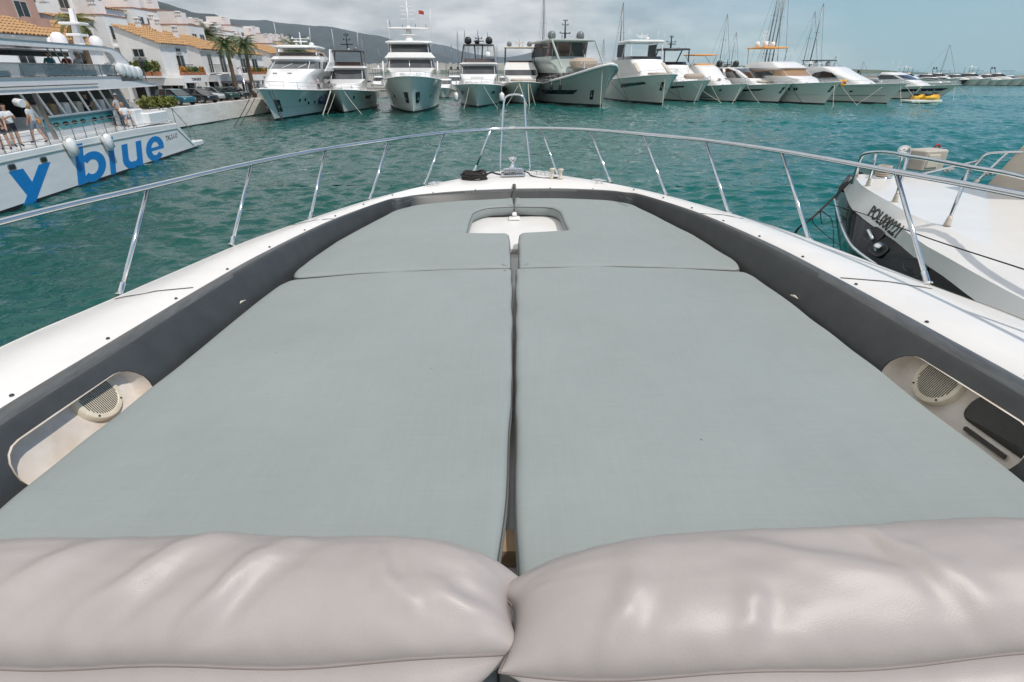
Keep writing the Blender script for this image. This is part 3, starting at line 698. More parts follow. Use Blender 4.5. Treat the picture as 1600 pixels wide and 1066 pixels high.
    def slab(s, name, z, th, xf, xb, hw, nose, matn, e=0.8, camber=0.0):
        m = MB(); m.loft([s.ring(z, xf - 0.12, xb + 0.05, hw - 0.10, nose, e), s.ring(z + th * 0.35, xf, xb, hw, nose, e), s.ring(z + th * 0.7, xf - 0.05, xb, hw - 0.04, nose, e), s.ring(z + th, xf - 0.35, xb + 0.15, hw - 0.3, nose, e)], True, True)
        return m.build(name, matn, s.root, 40)
    def bars(s, name, matn, segs, w=0.10, h=0.10, parent=None):
        for a, b in segs:
            m = MB(); m.bar(a, b, w, h); m.build(name, matn, parent or s.root)
    def pole(s, name, matn, path, r=0.05, n=6, parent=None):
        m = MB(); m.tube(path, r, n); return m.build(name, matn, parent or s.root, True)
    def dome(s, x, y, z, r, matn='cabin_white'):
        m = MB(); m.lathe([(r * 0.45, 0), (r * 0.5, 0.12 * r), (r * 0.92, 0.35 * r), (r, 0.8 * r), (r * 0.98, 1.15 * r), (r * 0.85, 1.6 * r), (r * 0.5, 1.95 * r), (r * 0.05, 2.05 * r)], 14, (x, y, z)); return m.build('satellite_dome', matn, s.root, True)
    def radar(s, x, z, h, matn='cabin_white', arms=((0.55, 1.0),), r=0.07):
        m = MB(); m.tube([(x, 0, z), (x - 0.05 * h, 0, z + h)], [r * 1.5, r * 0.6], 8)
        for f, wd in arms: m.bar((x - 0.03 * h, -wd, z + h * f), (x - 0.03 * h, wd, z + h * f), 0.14, 0.07)
        for f, wd in arms:
            for q in (-1, 1): m.ball((x - 0.03 * h, q * wd * 0.85, z + h * f + 0.12), 0.09, 8, 6)
        m.cbox(x + 0.15, x + 0.35, -0.75, 0.75, z + h * 0.32, z + h * 0.32 + 0.13, 0.03); m.bar((x, 0, z + h * 0.28), (x + 0.3, 0, z + h * 0.30), 0.16, 0.12)
        return m.build('radar_mast', matn, s.root, 40)
    def rail(s, t0, t1, hgt=0.75, inset=0.93, k=14, matn='steel', r=0.022, lean=0.0, both=True):
        m = MB()
        for sd in (-1, 1):
            P = [s.h(lerp(t0, t1, i / k), 1, sd) for i in range(k + 1)]; P = [Vector((p.x, p.y * inset, p.z)) for p in P]
            m.tube([p + Vector((lean, 0, hgt)) for p in P], r, 5); m.tube([p + Vector((lean * .5, 0, hgt * 0.52)) for p in P], r * 0.55, 4)
            for i, p in enumerate(P):
                if i % 2 == 0: m.tube([p - Vector((0, 0, 0.1)), p + Vector((lean, 0, hgt))], r * 0.8, 4)
        if t1 > 0.97:
            a = s.h(t1, 1, 1); m.tube([Vector((a.x + lean, a.y * inset, a.z + hgt)), Vector((a.x + lean + 0.15, 0, a.z + hgt)), Vector((a.x + lean, -a.y * inset, a.z + hgt))], r, 5)
        return m.build('guard_rail', matn, s.root, True)
    def line(s, a, b, sag=0.3, r=0.025, matn='rope_white'):
        a = Vector(a); b = Vector(b); m = MB()
        m.tube([a.lerp(b, k / 8) - Vector((0, 0, sag * math.sin(math.pi * k / 8))) for k in range(9)], r, 5); return m.build('mooring_line', matn, s.root, True)
    def anchor(s, t=0.955, w=0.55, rt=0.02, rw=0.17, both=True):
        for sd in ((-1, 1) if both else (-1,)):
            pk = s.patch('anchor_pocket', 'boot_black', ((t - rt, w - rw), (t + rt * 0.6, w - rw), (t + rt, w + rw), (t - rt * 0.5, w + rw)), sd, 0.02, 4)
            m = MB(); c = s.h(t, w, sd, 0.06); up = (s.h(t, w + 0.08, sd, 0.06) - c).normalized(); fw = (s.h(t + 0.01, w, sd, 0.06) - c).normalized(); q = s.zd(t) * rw * 0.75
            m.bar(c - up * q * 0.2, c + up * q, 0.09, 0.07); m.bar(c - up * q * 0.6 - fw * q * 0.5, c - up * q * 0.05, 0.12, 0.06); m.bar(c - up * q * 0.6 + fw * q * 0.5, c - up * q * 0.05, 0.12, 0.06)
            m.build('anchor', 'steel', pk)
    def sunpad(s, xf, xb, hw, z, matn='canvas_tan', name='sunpad', th=0.3):
        m = MB(); m.loft([s.ring(z, xf, xb, hw, (xf - xb) * 0.4), s.ring(z + th * 0.7, xf, xb, hw, (xf - xb) * 0.4), s.ring(z + th, xf - 0.2, xb + 0.1, hw - 0.2, (xf - xb) * 0.4)], True, True); return m.build(name, matn, s.root, 40)
    def trim(s, roof, seed):
        r_ = random.Random(seed); zb = s.zd(0.97)
        for q in (-1, 1):
            x_ = roof[0] - r_.uniform(0.5, 1.5); s.pole('antenna', 'cabin_white', [(x_, q * roof[2], roof[1]), (x_ - 0.3, q * roof[2] * 1.05, roof[1] + r_.uniform(1.4, 2.6))], 0.022, 4)
            s.line(s.h(0.975, 0.93, q), (s.oh + r_.uniform(0.8, 2.4), q * r_.uniform(1.5, 3.0), -0.3), 0.12, 0.028, r_.choice(['rope_white', 'rope_dark']))
            c = s.h(0.80, 1, q); m = MB(); m.tube([c + Vector((-0.25, -0.25 * q, 0.1)), c + Vector((0.25, -0.25 * q, 0.1))], 0.05, 6); m.build('cleat', 'steel', s.root, True)
        m = MB(); m.cbox(s.oh - 1.5, s.oh - 0.7, -0.22, 0.22, zb - 0.2, zb + 0.18, 0.05); m.build('windlass', 'steel', s.root, 40)
        m = MB(); m.bar((s.oh - 0.9, 0, s.Fb - 0.02), (s.oh + 0.25, 0, s.Fb - 0.05), 0.26, 0.12); m.build('bow_roller', 'steel', s.root)
        m = MB(); m.lathe([(0.05, 0), (0.16, 0.02), (0.17, 0.18), (0.05, 0.3)], 10, (roof[0] - 0.3, 0.4, roof[1] + 0.05), (1, 0, 0.1)); m.build('searchlight', 'chrome', s.root, True)
    def wipers(s, pts):
        for a, b in pts: s.pole('wiper', 'cabin_white', [a, b], 0.03, 4)
def fender(pos, r, h, matn, label, lines=None, rz=0):
    o = thing('fender', label, 'fender', pos, rz); m = MB(); m.lathe([(r * 0.25, 0), (r * 0.75, h * 0.06), (r, h * 0.2), (r, h * 0.75), (r * 0.7, h * 0.93), (r * 0.22, h), (r * 0.2, h * 1.06), (0.02, h * 1.08)], 14); m.build('fender_body', matn, o, True)
    m = MB(); m.tube([(0, 0, h), (0, 0.0, h + (lines or 1.5))], 0.02, 5); m.build('fender_line', 'rope_white', o); return o
G = 'yachts moored bow out along the quay'
# 1 ---- large white flybridge yacht at the left end
y = Yacht('motor_yacht', 'large white flybridge yacht nearest the town, rounded trunk cabin and hardtop', atz(430, 189, 0), 7, 27, 6.6, 3.15, 2.35, 2.9, group=G, stem=1.1, sc=(1.08, 1.25, 1.06))
y.house([(2.6, -3.2, -22, 2.0, 4.5, 'w'), (3.7, -4.0, -22, 2.0, 4.5, 'w'), (4.25, -5.6, -22, 2.1, 4.4, 'w'), (4.75, -8.2, -22, 2.45, 3.6, 'w'), (4.95, -9.0, -22, 2.6, 3.2, 'g'), (5.75, -11.2, -21, 2.45, 2.6, 'w'), (6.0, -11.0, -21, 2.5, 2.6, 'w'), (6.35, -12.4, -21, 2.4, 2.2, 'w')], mull=(6, 12), e=0.75)
y.house([(6.3, -12.8, -20, 2.2, 2.0, 'g'), (6.8, -13.6, -19.5, 2.1, 1.8, 'w'), (6.82, -13.6, -19.5, 2.1, 1.8, 'w')], 'fly_coaming', glass='glass_brown')
y.slab('hardtop', 7.25, 0.32, -12.6, -19.6, 2.3, 2.2, 'cabin_white')
y.bars('hardtop_leg', 'cabin_white', [((-14.2, q * 2.0, 6.4), (-14.8, q * 2.0, 7.3)) for q in (-1, 1)] , 0.16, 0.10)
for q in (-1, 1):
    m = MB(); m.prism([(-13.2, q * 2.75, 4.7), (-17.4, q * 2.75, 5.9), (-18.9, q * 2.7, 7.3), (-20.2, q * 2.7, 7.3), (-20.6, q * 2.8, 4.7)], (0, q * 0.14, 0)); m.build('wing_fin', 'cabin_white', y.root)
    y.patch('cabin_window', 'glass_brown', ((0.30, 1.06), (0.56, 1.06), (0.50, 1.30), (0.32, 1.30)), q, 0.0)
y.bars('side_window', 'glass_dark', [((-13.0, 2.62, 3.7), (-19, 2.62, 3.7))], 0.05, 0.8); 
y.radar(-17.5, 7.5, 1.7); y.dome(-18.6, 0.9, 7.5, 0.28)
y.anchor(0.945, 0.47, 0.020, 0.20); y.rail(0.40, 0.985, 0.7)
for t_, w_ in ((0.80, 0.62), (0.755, 0.64), (0.72, 0.5), (0.66, 0.52), (0.61, 0.66)): y.oval('porthole', 'glass_dark', t_, w_, 0.008, 0.065, 1)
y.patch('hull_stripe', 'hull_grey', ((0.30, 0.40), (0.93, 0.40), (0.93, 0.415), (0.30, 0.415)), None, 0.015, 16)
y.wipers([((-9.3, 0.9, 5.05), (-10.4, 1.6, 5.5)), ((-9.2, -0.6, 5.05), (-10.4, 0.2, 5.5))])
for q in (0.8, -0.8): y.line((2.2, q, 2.9), (6.2 if q < 0 else 4.8, q * 2.5, -0.3), 0.15, 0.035, 'rope_dark')
for q, x in ((-0.9, -6.2), (0.5, -6.0)): y.bars('deck_light', 'dark_metal', [((x, q, 4.50), (x - 0.02, q + 0.4, 4.50))], 0.05, 0.1)
YACHT1 = y
y.trim((-13.0, 7.55, 1.6), 1)
# 2 ---- smaller yacht with a black hardtop
y = Yacht('motor_yacht', 'mid-size white yacht with a thin black hardtop, left of the tall masted yacht', atz(538, 177, 0), 9, 20, 6.2, 2.75, 2.0, 2.0, group=G, sc=(1.05, 1.22, 1.06))
y.house([(2.2, -2.6, -15, 1.6, 2.8, 'w'), (3.3, -3.6, -15, 1.8, 2.8, 'w'), (3.75, -6.4, -15, 2.1, 2.4, 'g'), (4.85, -8.4, -15, 2.0, 2.0, 'w'), (5.1, -8.0, -15, 2.15, 2.0, 'w'), (5.35, -9.0, -15, 2.1, 1.8, 'w')], mull=(5, 13), e=0.7)
y.house([(5.3, -9.2, -14, 1.9, 1.4, 'g'), (5.8, -10, -14, 1.8, 1.2, 'w'), (5.82, -10, -14, 1.8, 1.2, 'w')], 'fly_coaming', 'dark_metal', 'glass_brown')
y.slab('hardtop', 7.1, 0.18, -9.2, -14.0, 1.95, 1.0, 'dark_metal')
y.bars('hardtop_leg', 'dark_metal', [((-9.8, q * 1.75, 5.4), (-9.6, q * 1.75, 7.15)) for q in (-1, 1)] + [((-13.0, q * 1.9, 5.2), (-14.0, q * 1.75, 7.15)) for q in (-1, 1)], 0.12, 0.12)
y.radar(-12.5, 7.25, 2.2, 'dark_metal', ((0.6, 0.4), (0.85, 0.25))); y.dome(-13, 0.9, 7.25, 0.25, 'grey_dome'); y.rail(0.45, 0.985, 0.6)
for sd in (-1, 1):
    y.patch('hull_window', 'glass_dark', ((0.60, 0.56), (0.71, 0.60), (0.71, 0.78), (0.59, 0.76)), sd); y.patch('hull_window', 'glass_dark', ((0.865, 0.60), (0.885, 0.60), (0.89, 0.74), (0.87, 0.74)), sd)
y.sunpad(-0.6, -2.8, 1.1, 2.75, 'cabin_white'); y.line((1.5, -0.9, 2.6), (3.2, -2.0, -0.3), 0.05, 0.06); 
y.trim((-9.8, 7.25, 1.4), 2)
# 3 ---- tall yacht facing the camera with a high mast
y = Yacht('motor_yacht', 'tall grey-green hulled yacht bow on to the camera with a high white mast', atz(646, 178, 0), 9, 33, 7.7, 4.45, 3.2, 2.4, group=G, bow=(2.6, 0.62), wl=1.9, flare=1.25, sc=(1, 1.2, 1.0))
y.house([(3.4, -3.5, -28, 2.2, 2.6, 'w'), (4.9, -5.0, -28, 2.4, 2.6, 'w'), (5.4, -8.0, -28, 2.9, 2.0, 'g'), (6.45, -9.6, -28, 2.8, 1.8, 'w'), (6.7, -9.2, -28, 3.05, 1.8, 'w'), (7.05, -10.4, -27, 2.8, 1.7, 'w'), (7.4, -11.2, -26, 2.6, 1.6, 'g'), (8.45, -12.2, -24, 2.55, 1.4, 'w'), (8.55, -12.2, -24, 2.55, 1.4, 'w')], mull=(5, 13), e=0.6)
y.slab('hardtop', 8.55, 0.35, -11.6, -22, 2.9, 1.5, 'cabin_white', 0.6)
m = MB(); m.loft([y.ring(8.9, -15.2, -17, 0.5, 0.5), y.ring(10.0, -15.8, -17.2, 0.38, 0.4), y.ring(11.0, -16.3, -17.2, 0.22, 0.3)], True, True); m.build('mast_base', 'cabin_white', y.root, 35)
y.slab('mast_platform', 10.55, 0.22, -15.0, -17.4, 2.5, 0.5, 'cabin_white'); y.slab('mast_platform', 9.75, 0.16, -15.3, -17.0, 1.3, 0.5, 'cabin_white')
y.pole('mast', 'cabin_white', [(-16.4, 0, 11), (-16.7, 0, 14.1)], [0.13, 0.06], 8)
for z_, wd in ((11.9, 0.9), (12.5, 0.75), (13.0, 0.9), (13.5, 0.9)): y.bars('mast_arm', 'cabin_white', [((-16.6, -wd, z_), (-16.6, wd, z_))], 0.08, 0.08)
for yy, z_, h_ in ((-2.2, 10.7, 0.9), (2.2, 10.7, 0.5), (-0.7, 10.7, 0.4), (0.9, 10.7, 0.5)): y.pole('antenna', 'dark_metal', [(-16, yy, z_), (-16, yy, z_ + h_)], 0.03, 4)
y.pole('antenna', 'cabin_white', [(-14, -2.3, 8.9), (-14.1, -2.4, 11.6)], 0.03, 4); y.pole('antenna', 'cabin_white', [(-14, 2.7, 8.9), (-14.1, 2.8, 13)], 0.03, 4)
m = MB(); m.loft([[(-16.6, 1.4, 13.0), (-16.6, 1.4, 12.55)], [(-16.7, 1.7, 13.02), (-16.72, 1.72, 12.52)], [(-16.6, 2.05, 12.9), (-16.62, 2.05, 12.45)]], False); m.build('courtesy_flag', 'flag_red', y.root); y.pole('flag_halyard', 'rope_white', [(-16.4, 1.35, 10.6), (-16.6, 1.4, 13.1)], 0.012, 4)
y.anchor(0.966, 0.44, 0.020, 0.15); y.rail(0.62, 0.985, 0.55)
y.pole('jackstaff', 'steel', [(-1, 0, 4.2), (-1.1, 0, 6.2)], 0.035, 6)
for sd in (-1, 1):
    y.patch('hull_window', 'glass_dark', ((0.80, 0.42), (0.82, 0.42), (0.825, 0.52), (0.81, 0.52)), sd)
    y.bars('wing_panel', 'cabin_white', [((-6.5, sd * 3.1, 4.6), (-9.5, sd * 3.2, 5.8))], 0.12, 1.0)
for q in (-0.9, 0.9): y.sunpad(-2.5, -4.5, 1.2, 4.5, 'cabin_white', 'deck_seat', 0.35) if q > 0 else None
y.patch('spray_rail', 'hull_grey', ((0.70, 0.14), (0.985, 0.10), (0.985, 0.125), (0.70, 0.165)), None, 0.05, 14)
# 4 ---- black arch and domes
y = Yacht('motor_yacht', 'white yacht with a black radar arch and two black domes, facing the camera', atz(746, 168, 0), 1, 22, 7.2, 3.15, 2.4, 2.0, group=G, bow=(2.8, 0.6), wl=1.9, flare=1.2)
y.house([(2.5, -3.0, -17, 2.1, 2.4, 'w'), (3.6, -4.2, -17, 2.3, 2.2, 'w'), (4.35, -6.6, -17, 2.7, 1.8, 'g'), (5.45, -8.4, -17, 2.6, 1.6, 'w'), (5.75, -8.0, -17, 2.8, 1.6, 'w'), (6.0, -9.2, -17, 2.6, 1.4, 'w')], mull=(5, 13), e=0.6)
y.house([(5.95, -9.4, -15, 2.4, 1.2, 'g'), (6.5, -10.0, -15, 2.3, 1.0, 'w'), (6.52, -10, -15, 2.3, 1.0, 'w')], 'fly_coaming', 'dark_metal', 'glass_brown')
y.slab('hardtop', 8.35, 0.2, -10.4, -14.5, 2.2, 0.8, 'dark_metal')
y.bars('arch_leg', 'dark_metal', [((-9.6, q * 2.5, 5.9), (-11.2, q * 2.15, 8.45)) for q in (-1, 1)] + [((-10.4, q * 0.45, 6.4), (-10.8, q * 0.6, 8.4)) for q in (-1, 1)], 0.16, 0.16)
for q in (-1.55, 1.5): y.dome(-12.0, q, 8.55, 0.52, 'black_plastic')
y.radar(-12.0, 8.55, 1.1, 'black_plastic', ((0.7, 0.5),)); y.dome(-12.2, -0.3, 8.55, 0.3, 'black_plastic'); y.dome(-10.8, 1.3, 6.6, 0.45)
y.rail(0.5, 0.985, 0.6); y.sunpad(-0.8, -2.6, 1.6, 3.15, 'cabin_white', 'deck_seat'); y.bars('deck_locker', 'cabin_white', [((-3.0, -0.9, 3.85), (-3.0, 0.9, 3.85))], 0.3, 0.35)
for sd in (-1, 1): y.patch('hull_window', 'glass_dark', ((0.80, 0.58), (0.855, 0.58), (0.865, 0.72), (0.80, 0.72)), sd)
for k, (u, v, lab) in enumerate(((713, 152, 'white ball fender hung on the left side of the black-arched yacht'), (784, 152, 'white ball fender hung between the black-arched yacht and the tan-sunpad yacht'))):
    p = aty(u, v, 88); fender((p.x, p.y, p.z - 0.6), 0.42, 1.25, 'cabin_white', lab, 1.4)
y.trim((-11.2, 8.5, 1.6), 4)
# 5 ---- hardtop, grey domes, tan sunpad
y = Yacht('motor_yacht', 'white yacht with open hardtop, two small grey domes and a tan bow sunpad', atz(818, 163, 0), 3, 21, 7.0, 3.3, 2.5, 2.4, group=G, bow=(2.6, 0.66), wl=1.8, flare=1.3)
y.house([(2.7, -3.0, -17, 2.0, 2.6, 'w'), (3.8, -5.0, -17, 2.4, 2.2, 'w'), (4.1, -6.2, -17, 2.7, 1.8, 'g'), (4.95, -7.6, -17, 2.6, 1.6, 'w'), (5.9, -9.8, -16, 2.3, 1.4, 'w'), (6.1, -10.2, -16, 2.3, 1.2, 'w')], mull=(4, 14), e=0.6)
y.slab('hardtop', 8.3, 0.18, -10.0, -15.0, 2.45, 0.5, 'cream', 0.6)
y.bars('hardtop_leg', 'dark_metal', [((-10.2, q * 2.3, 6.0), (-10.4, q * 2.2, 8.35)) for q in (-1, 1)] + [((-14.2, q * 2.3, 5.5), (-14.2, q * 2.2, 8.35)) for q in (-1, 1)], 0.10, 0.10)
for q in (-1.6, 1.6): y.dome(-12.0, q, 8.5, 0.40, 'grey_dome')
y.radar(-12.0, 8.5, 1.2, 'cream', ((0.55, 0.75),)); y.house([(5.9, -10.2, -15, 2.2, 1.0, 'g'), (6.35, -10.8, -15, 2.1, 0.9, 'w'), (6.37, -10.8, -15, 2.1, 0.9, 'w')], 'fly_coaming', 'dark_metal', 'glass_brown')
y.sunpad(0.2, -3.4, 1.9, 3.3, 'canvas_tan'); y.rail(0.5, 0.985, 0.5, matn='steel'); y.patch('hull_window', 'glass_brown', ((0.62, 0.60), (0.80, 0.66), (0.79, 0.76), (0.62, 0.76)))
y.line((1.8, -0.8, 3.1), (5.6, 0.3, -0.3), 0.05, 0.05); y.line((1.9, 0.5, 3.1), (5.6, 0.5, -0.3), 0.05, 0.05)
y.trim((-10.6, 8.45, 1.9), 5)
# 6 ---- big grey explorer with raised bow
y = Yacht('motor_yacht', 'big grey explorer yacht with a raised sweeping bow and dark pilothouse', atz(940, 168, 0), 16, 33, 8.6, 5.5, 2.6, 2.6, 'hull_grey', group=G, bow=(2.4, 0.66), wl=1.7, flare=1.3, rise=3.2, bulw=0.9)
y.house([(2.2, -8.5, -30, 2.8, 2.4, 'w'), (3.6, -9.0, -30, 3.0, 2.4, 'g'), (4.5, -9.5, -30, 3.0, 2.2, 'w'), (5.6, -11, -30, 3.1, 2.0, 'w'), (6.2, -13.5, -28, 3.1, 1.6, 'w'), (6.9, -14.5, -26, 3.0, 1.4, 'g'), (8.9, -14.0, -24, 3.0, 1.2, 'w'), (9.0, -14.0, -24, 3.0, 1.2, 'w')], white='hull_grey', glass='glass_brown', mull=(5, 9, 13), e=0.55)
y.slab('pilothouse_roof', 9.0, 0.35, -12.6, -26, 3.6, 1.6, 'hull_grey', 0.5)
for q in (-2.3, 2.3): y.dome(-16.5, q, 9.35, 0.62, 'grey_dome')
y.radar(-17, 9.3, 2.9, 'dark_metal', ((0.35, 0.9), (0.75, 0.5), (0.95, 0.3)), 0.12)
y.bars('roof_strut', 'hull_grey', [((-8.0, q * 3.3, 5.2), (-12.8, q * 3.4, 9.1)) for q in (-1, 1)], 0.22, 0.22)
y.patch('hull_window', 'glass_dark', ((0.50, 0.48), (0.80, 0.40), (0.84, 0.53), (0.50, 0.70)), None, 0.03, 12); y.anchor(0.93, 0.33, 0.014, 0.13)
m = MB(); m.cbox(-10.5, -6.8, -1.5, 1.8, 5.2, 6.6, 0.5); m.build('tender_cover', 'canvas_tan', y.root, 30)
y.pole('bow_cap', 'cabin_white', [y.h(t, 1, 1) + Vector((0, 0, 0.12)) for t in [0.62 + 0.38 * k / 16 for k in range(17)]] + [y.h(t, 1, -1) + Vector((0, 0, 0.12)) for t in [1 - 0.38 * k / 16 for k in range(17)]], 0.2, 8)
y.bars('crane_boom', 'steel', [((-4.5, -1.2, 5.2), (-9.5, 0.6, 7.0))], 0.14, 0.14); y.rail(0.45, 0.80, 0.9)
y.line((1.2, 0.6, 3.4), (2.0, 4.5, -0.3), 0.1, 0.03, 'rope_dark')
for k, (u, v) in enumerate(((861, 137), (875, 137))):
    p = aty(u, v, 92); fender((p.x, p.y - 0.2, p.z - 0.6), 0.26, 1.2, 'black_plastic', ('slim black fender high on the grey explorer yacht, the one further aft', 'slim black fender high on the grey explorer yacht, the one nearer its bow')[k], 0.8)
y.trim((-13.5, 9.3, 2.8), 6)
# 7 ---- flybridge with raised white front
y = Yacht('motor_yacht', 'tall white flybridge yacht with closed white windscreen, right of the grey explorer', atz(1035, 164, 0), 8, 25, 7.2, 4.35, 3.2, 2.6, group=G, bow=(2.4, 0.68), wl=1.7, flare=1.35, rise=1.4)
y.house([(3.6, -3.5, -20, 2.3, 2.2, 'w'), (4.7, -5.2, -20, 2.5, 2.0, 'w'), (6.2, -8.6, -20, 2.7, 1.6, 'w'), (6.5, -8.8, -20, 2.8, 1.6, 'w')], e=0.55)
y.bars('windscreen_cover', 'cream', [((-4.9, q, 4.6), (-8.2, q * 0.95, 6.0)) for q in (-2.35, 2.35)], 0.5, 0.08)
y.house([(6.4, -9.0, -17, 2.7, 1.4, 'g'), (6.95, -9.6, -17, 2.6, 1.3, 'w'), (6.97, -9.6, -17, 2.6, 1.3, 'w')], 'fly_coaming', 'dark_metal', 'glass_dark', e=0.55)
y.slab('hardtop', 9.0, 0.4, -9.4, -17, 2.9, 1.2, 'cabin_white', 0.55)
y.bars('hardtop_leg', 'cabin_white', [((-9.6, q * 2.5, 7.0), (-10.0, q * 2.4, 9.1)) for q in (-1, 1)] + [((-14.0, q * 2.7, 6.4), (-12.6, q * 2.6, 9.1)) for q in (-1, 1)], 0.10, 0.16)
y.bars('fly_window', 'glass_dark', [((-13.0, q * 2.62, 7.9), (-17.0, q * 2.62, 7.9)) for q in (-1, 1)], 0.05, 1.9)
y.radar(-13, 9.4, 1.4); y.dome(-14.2, 1.4, 9.4, 0.3); y.pole('antenna', 'cabin_white', [(-13, -2, 9.3), (-13, -2.1, 11)], 0.03, 4)
y.patch('hull_window', 'glass_dark', ((0.52, 0.60), (0.84, 0.72), (0.82, 0.80), (0.52, 0.76))); y.anchor(0.965, 0.62, 0.012, 0.14); y.rail(0.5, 0.985, 0.7); y.sunpad(-1.0, -3.4, 1.7, 4.25, 'canvas_tan')
y.line((1.0, -1.6, 3.2), (3.0, 4.0, -0.3), 0.1, 0.03, 'rope_dark')
y.trim((-10.5, 9.35, 2.1), 7)
# 8 ---- black-trimmed hardtop
y = Yacht('motor_yacht', 'white yacht with a black-edged hardtop, black mast and rolled tan bow cover', atz(1090, 160, 0), 12, 21, 6.3, 3.45, 2.6, 2.6, group=G, bow=(2.3, 0.72), wl=1.6, flare=1.4)
y.house([(2.9, -3.5, -17, 1.9, 2.4, 'w'), (4.0, -5.0, -17, 2.3, 2.2, 'w'), (5.4, -9.0, -17, 2.4, 1.6, 'w'), (5.75, -9.2, -17, 2.4, 1.6, 'w')], e=0.6)
y.house([(5.7, -9.4, -15.5, 2.2, 1.2, 'g'), (6.25, -10.2, -15.5, 2.15, 1.1, 'w'), (6.27, -10.2, -15.5, 2.15, 1.1, 'w')], 'fly_coaming', 'dark_metal', 'glass_dark', e=0.6)
y.slab('hardtop', 8.15, 0.3, -9.6, -16, 2.5, 1.2, 'dark_metal', 0.6)
y.bars('hardtop_leg', 'dark_metal', [((-10.0, q * 2.2, 6.2), (-10.3, q * 2.2, 8.2)) for q in (-1, 1)] + [((-15.0, q * 2.2, 5.9), (-13.0, q * 2.2, 8.2)) for q in (-1, 1)], 0.18, 0.14)
y.radar(-13, 8.4, 2.2, 'black_plastic', ((0.5, 0.9), (0.85, 0.3)), 0.12); y.patch('hull_window', 'glass_dark', ((0.54, 0.62), (0.84, 0.72), (0.82, 0.79), (0.54, 0.78)))
m = MB(); m.lathe([(0.2, -1.6), (0.42, -1.3), (0.45, 0), (0.42, 1.3), (0.2, 1.6)], 12, (-2.6, 0, 3.95), (0.2, 1, 0)); m.build('rolled_cover', 'canvas_tan', y.root, True)
y.rail(0.5, 0.985, 0.6); y.line((0.6, -1.5, 2.8), (2.5, 3.5, -0.3), 0.1, 0.03, 'rope_white'); y.wipers([((-5.5, 0.5, 4.2), (-7.5, 1.2, 5.0)), ((-5.5, -0.4, 4.2), (-7.5, -1.0, 5.0))])
y.trim((-10.6, 8.4, 1.9), 8)
# 9 ---- sport cruiser with orange bimini
y = Yacht('motor_yacht', 'low white sport cruiser with a domed white cabin under an orange bimini', atz(1148, 160, 0), 14, 19, 5.6, 2.9, 2.1, 2.6, group=G, bow=(2.1, 0.76), wl=1.5)
y.house([(2.4, -2.5, -14, 1.5, 3.0, 'w'), (3.2, -4.0, -14, 1.8, 3.0, 'w'), (4.2, -7.0, -14, 2.1, 2.8, 'w'), (5.3, -9.0, -14, 2.1, 2.2, 'w'), (5.75, -10.5, -14, 1.9, 1.8, 'w')], e=0.8)
y.slab('bimini', 7.3, 0.22, -11.2, -16, 2.1, 0.4, 'canvas_orange', 0.4); y.bars('bimini_frame', 'steel', [((-12.5, q * 2.0, 5.6), (-11.4, q * 1.9, 7.35)) for q in (-1, 1)] + [((-12.5, q * 2.0, 5.6), (-15.4, q * 1.9, 7.35)) for q in (-1, 1)], 0.06, 0.06)
y.sunpad(-11, -12.6, 1.7, 5.75, 'canvas_orange', 'fly_seat', 0.25)
for q in ((-4.8, 0.7), (-3.9, 0.3), (-4.2, -0.8)): y.bars('deck_hatch', 'glass_dark', [((q[0], q[1], 3.45 if q[0] < -4 else 3.1), (q[0] - 0.5, q[1], 3.6 if q[0] < -4 else 3.22))], 0.5, 0.05)
y.oval('porthole', 'glass_dark', 0.80, 0.70, 0.012, 0.06, -1); y.patch('hull_stripe', 'boot_black', ((0.45, 0.22), (0.80, 0.20), (0.80, 0.225), (0.45, 0.27)), None, 0.03, 10); y.rail(0.45, 0.985, 0.65, lean=0.3)
y.trim((-10.6, 5.7, 1.3), 9)
# 10 ---- coupe
y = Yacht('motor_yacht', 'white coupe yacht with an arched dark glass roof and two black domes behind', atz(1215, 161, 0), 16, 21, 6.0, 3.0, 2.2, 2.4, group=G, bow=(2.1, 0.76), wl=1.5)
y.house([(2.5, -3.0, -17, 1.7, 3.0, 'w'), (3.2, -4.5, -17, 2.0, 2.8, 'w'), (3.65, -6.0, -17, 2.3, 2.6, 'g'), (4.6, -8.6, -16.5, 2.2, 2.2, 'g'), (5.2, -10.6, -16, 1.9, 1.8, 'w'), (5.35, -11.6, -16, 1.7, 1.6, 'w')], mull=(4, 14), mullw=0.35, e=0.7)
for q in (-1, 1): y.bars('roof_pillar', 'cabin_white', [((-6.4, q * 2.1, 3.7), (-9.2, q * 2.1, 4.75)), ((-9.2, q * 2.1, 4.75), (-12.5, q * 1.95, 5.35)), ((-12.0, q * 2.35, 3.6), (-13.5, q * 2.1, 5.1))], 0.5, 0.16)
for q in (-1.6, 1.7): y.dome(-16.0, q, 5.4, 0.55, 'black_plastic')
y.radar(-16, 5.3, 1.5, 'black_plastic'); y.patch('hull_window', 'glass_dark', ((0.45, 0.58), (0.80, 0.66), (0.84, 0.76), (0.45, 0.72)), None, 0.02, 12); y.anchor(0.972, 0.66, 0.010, 0.16); y.rail(0.4, 0.985, 0.6); y.sunpad(-3.8, -5.6, 1.3, 3.1, 'cream', 'sunpad', 0.2)
y.trim((-12, 5.3, 1.2), 10)
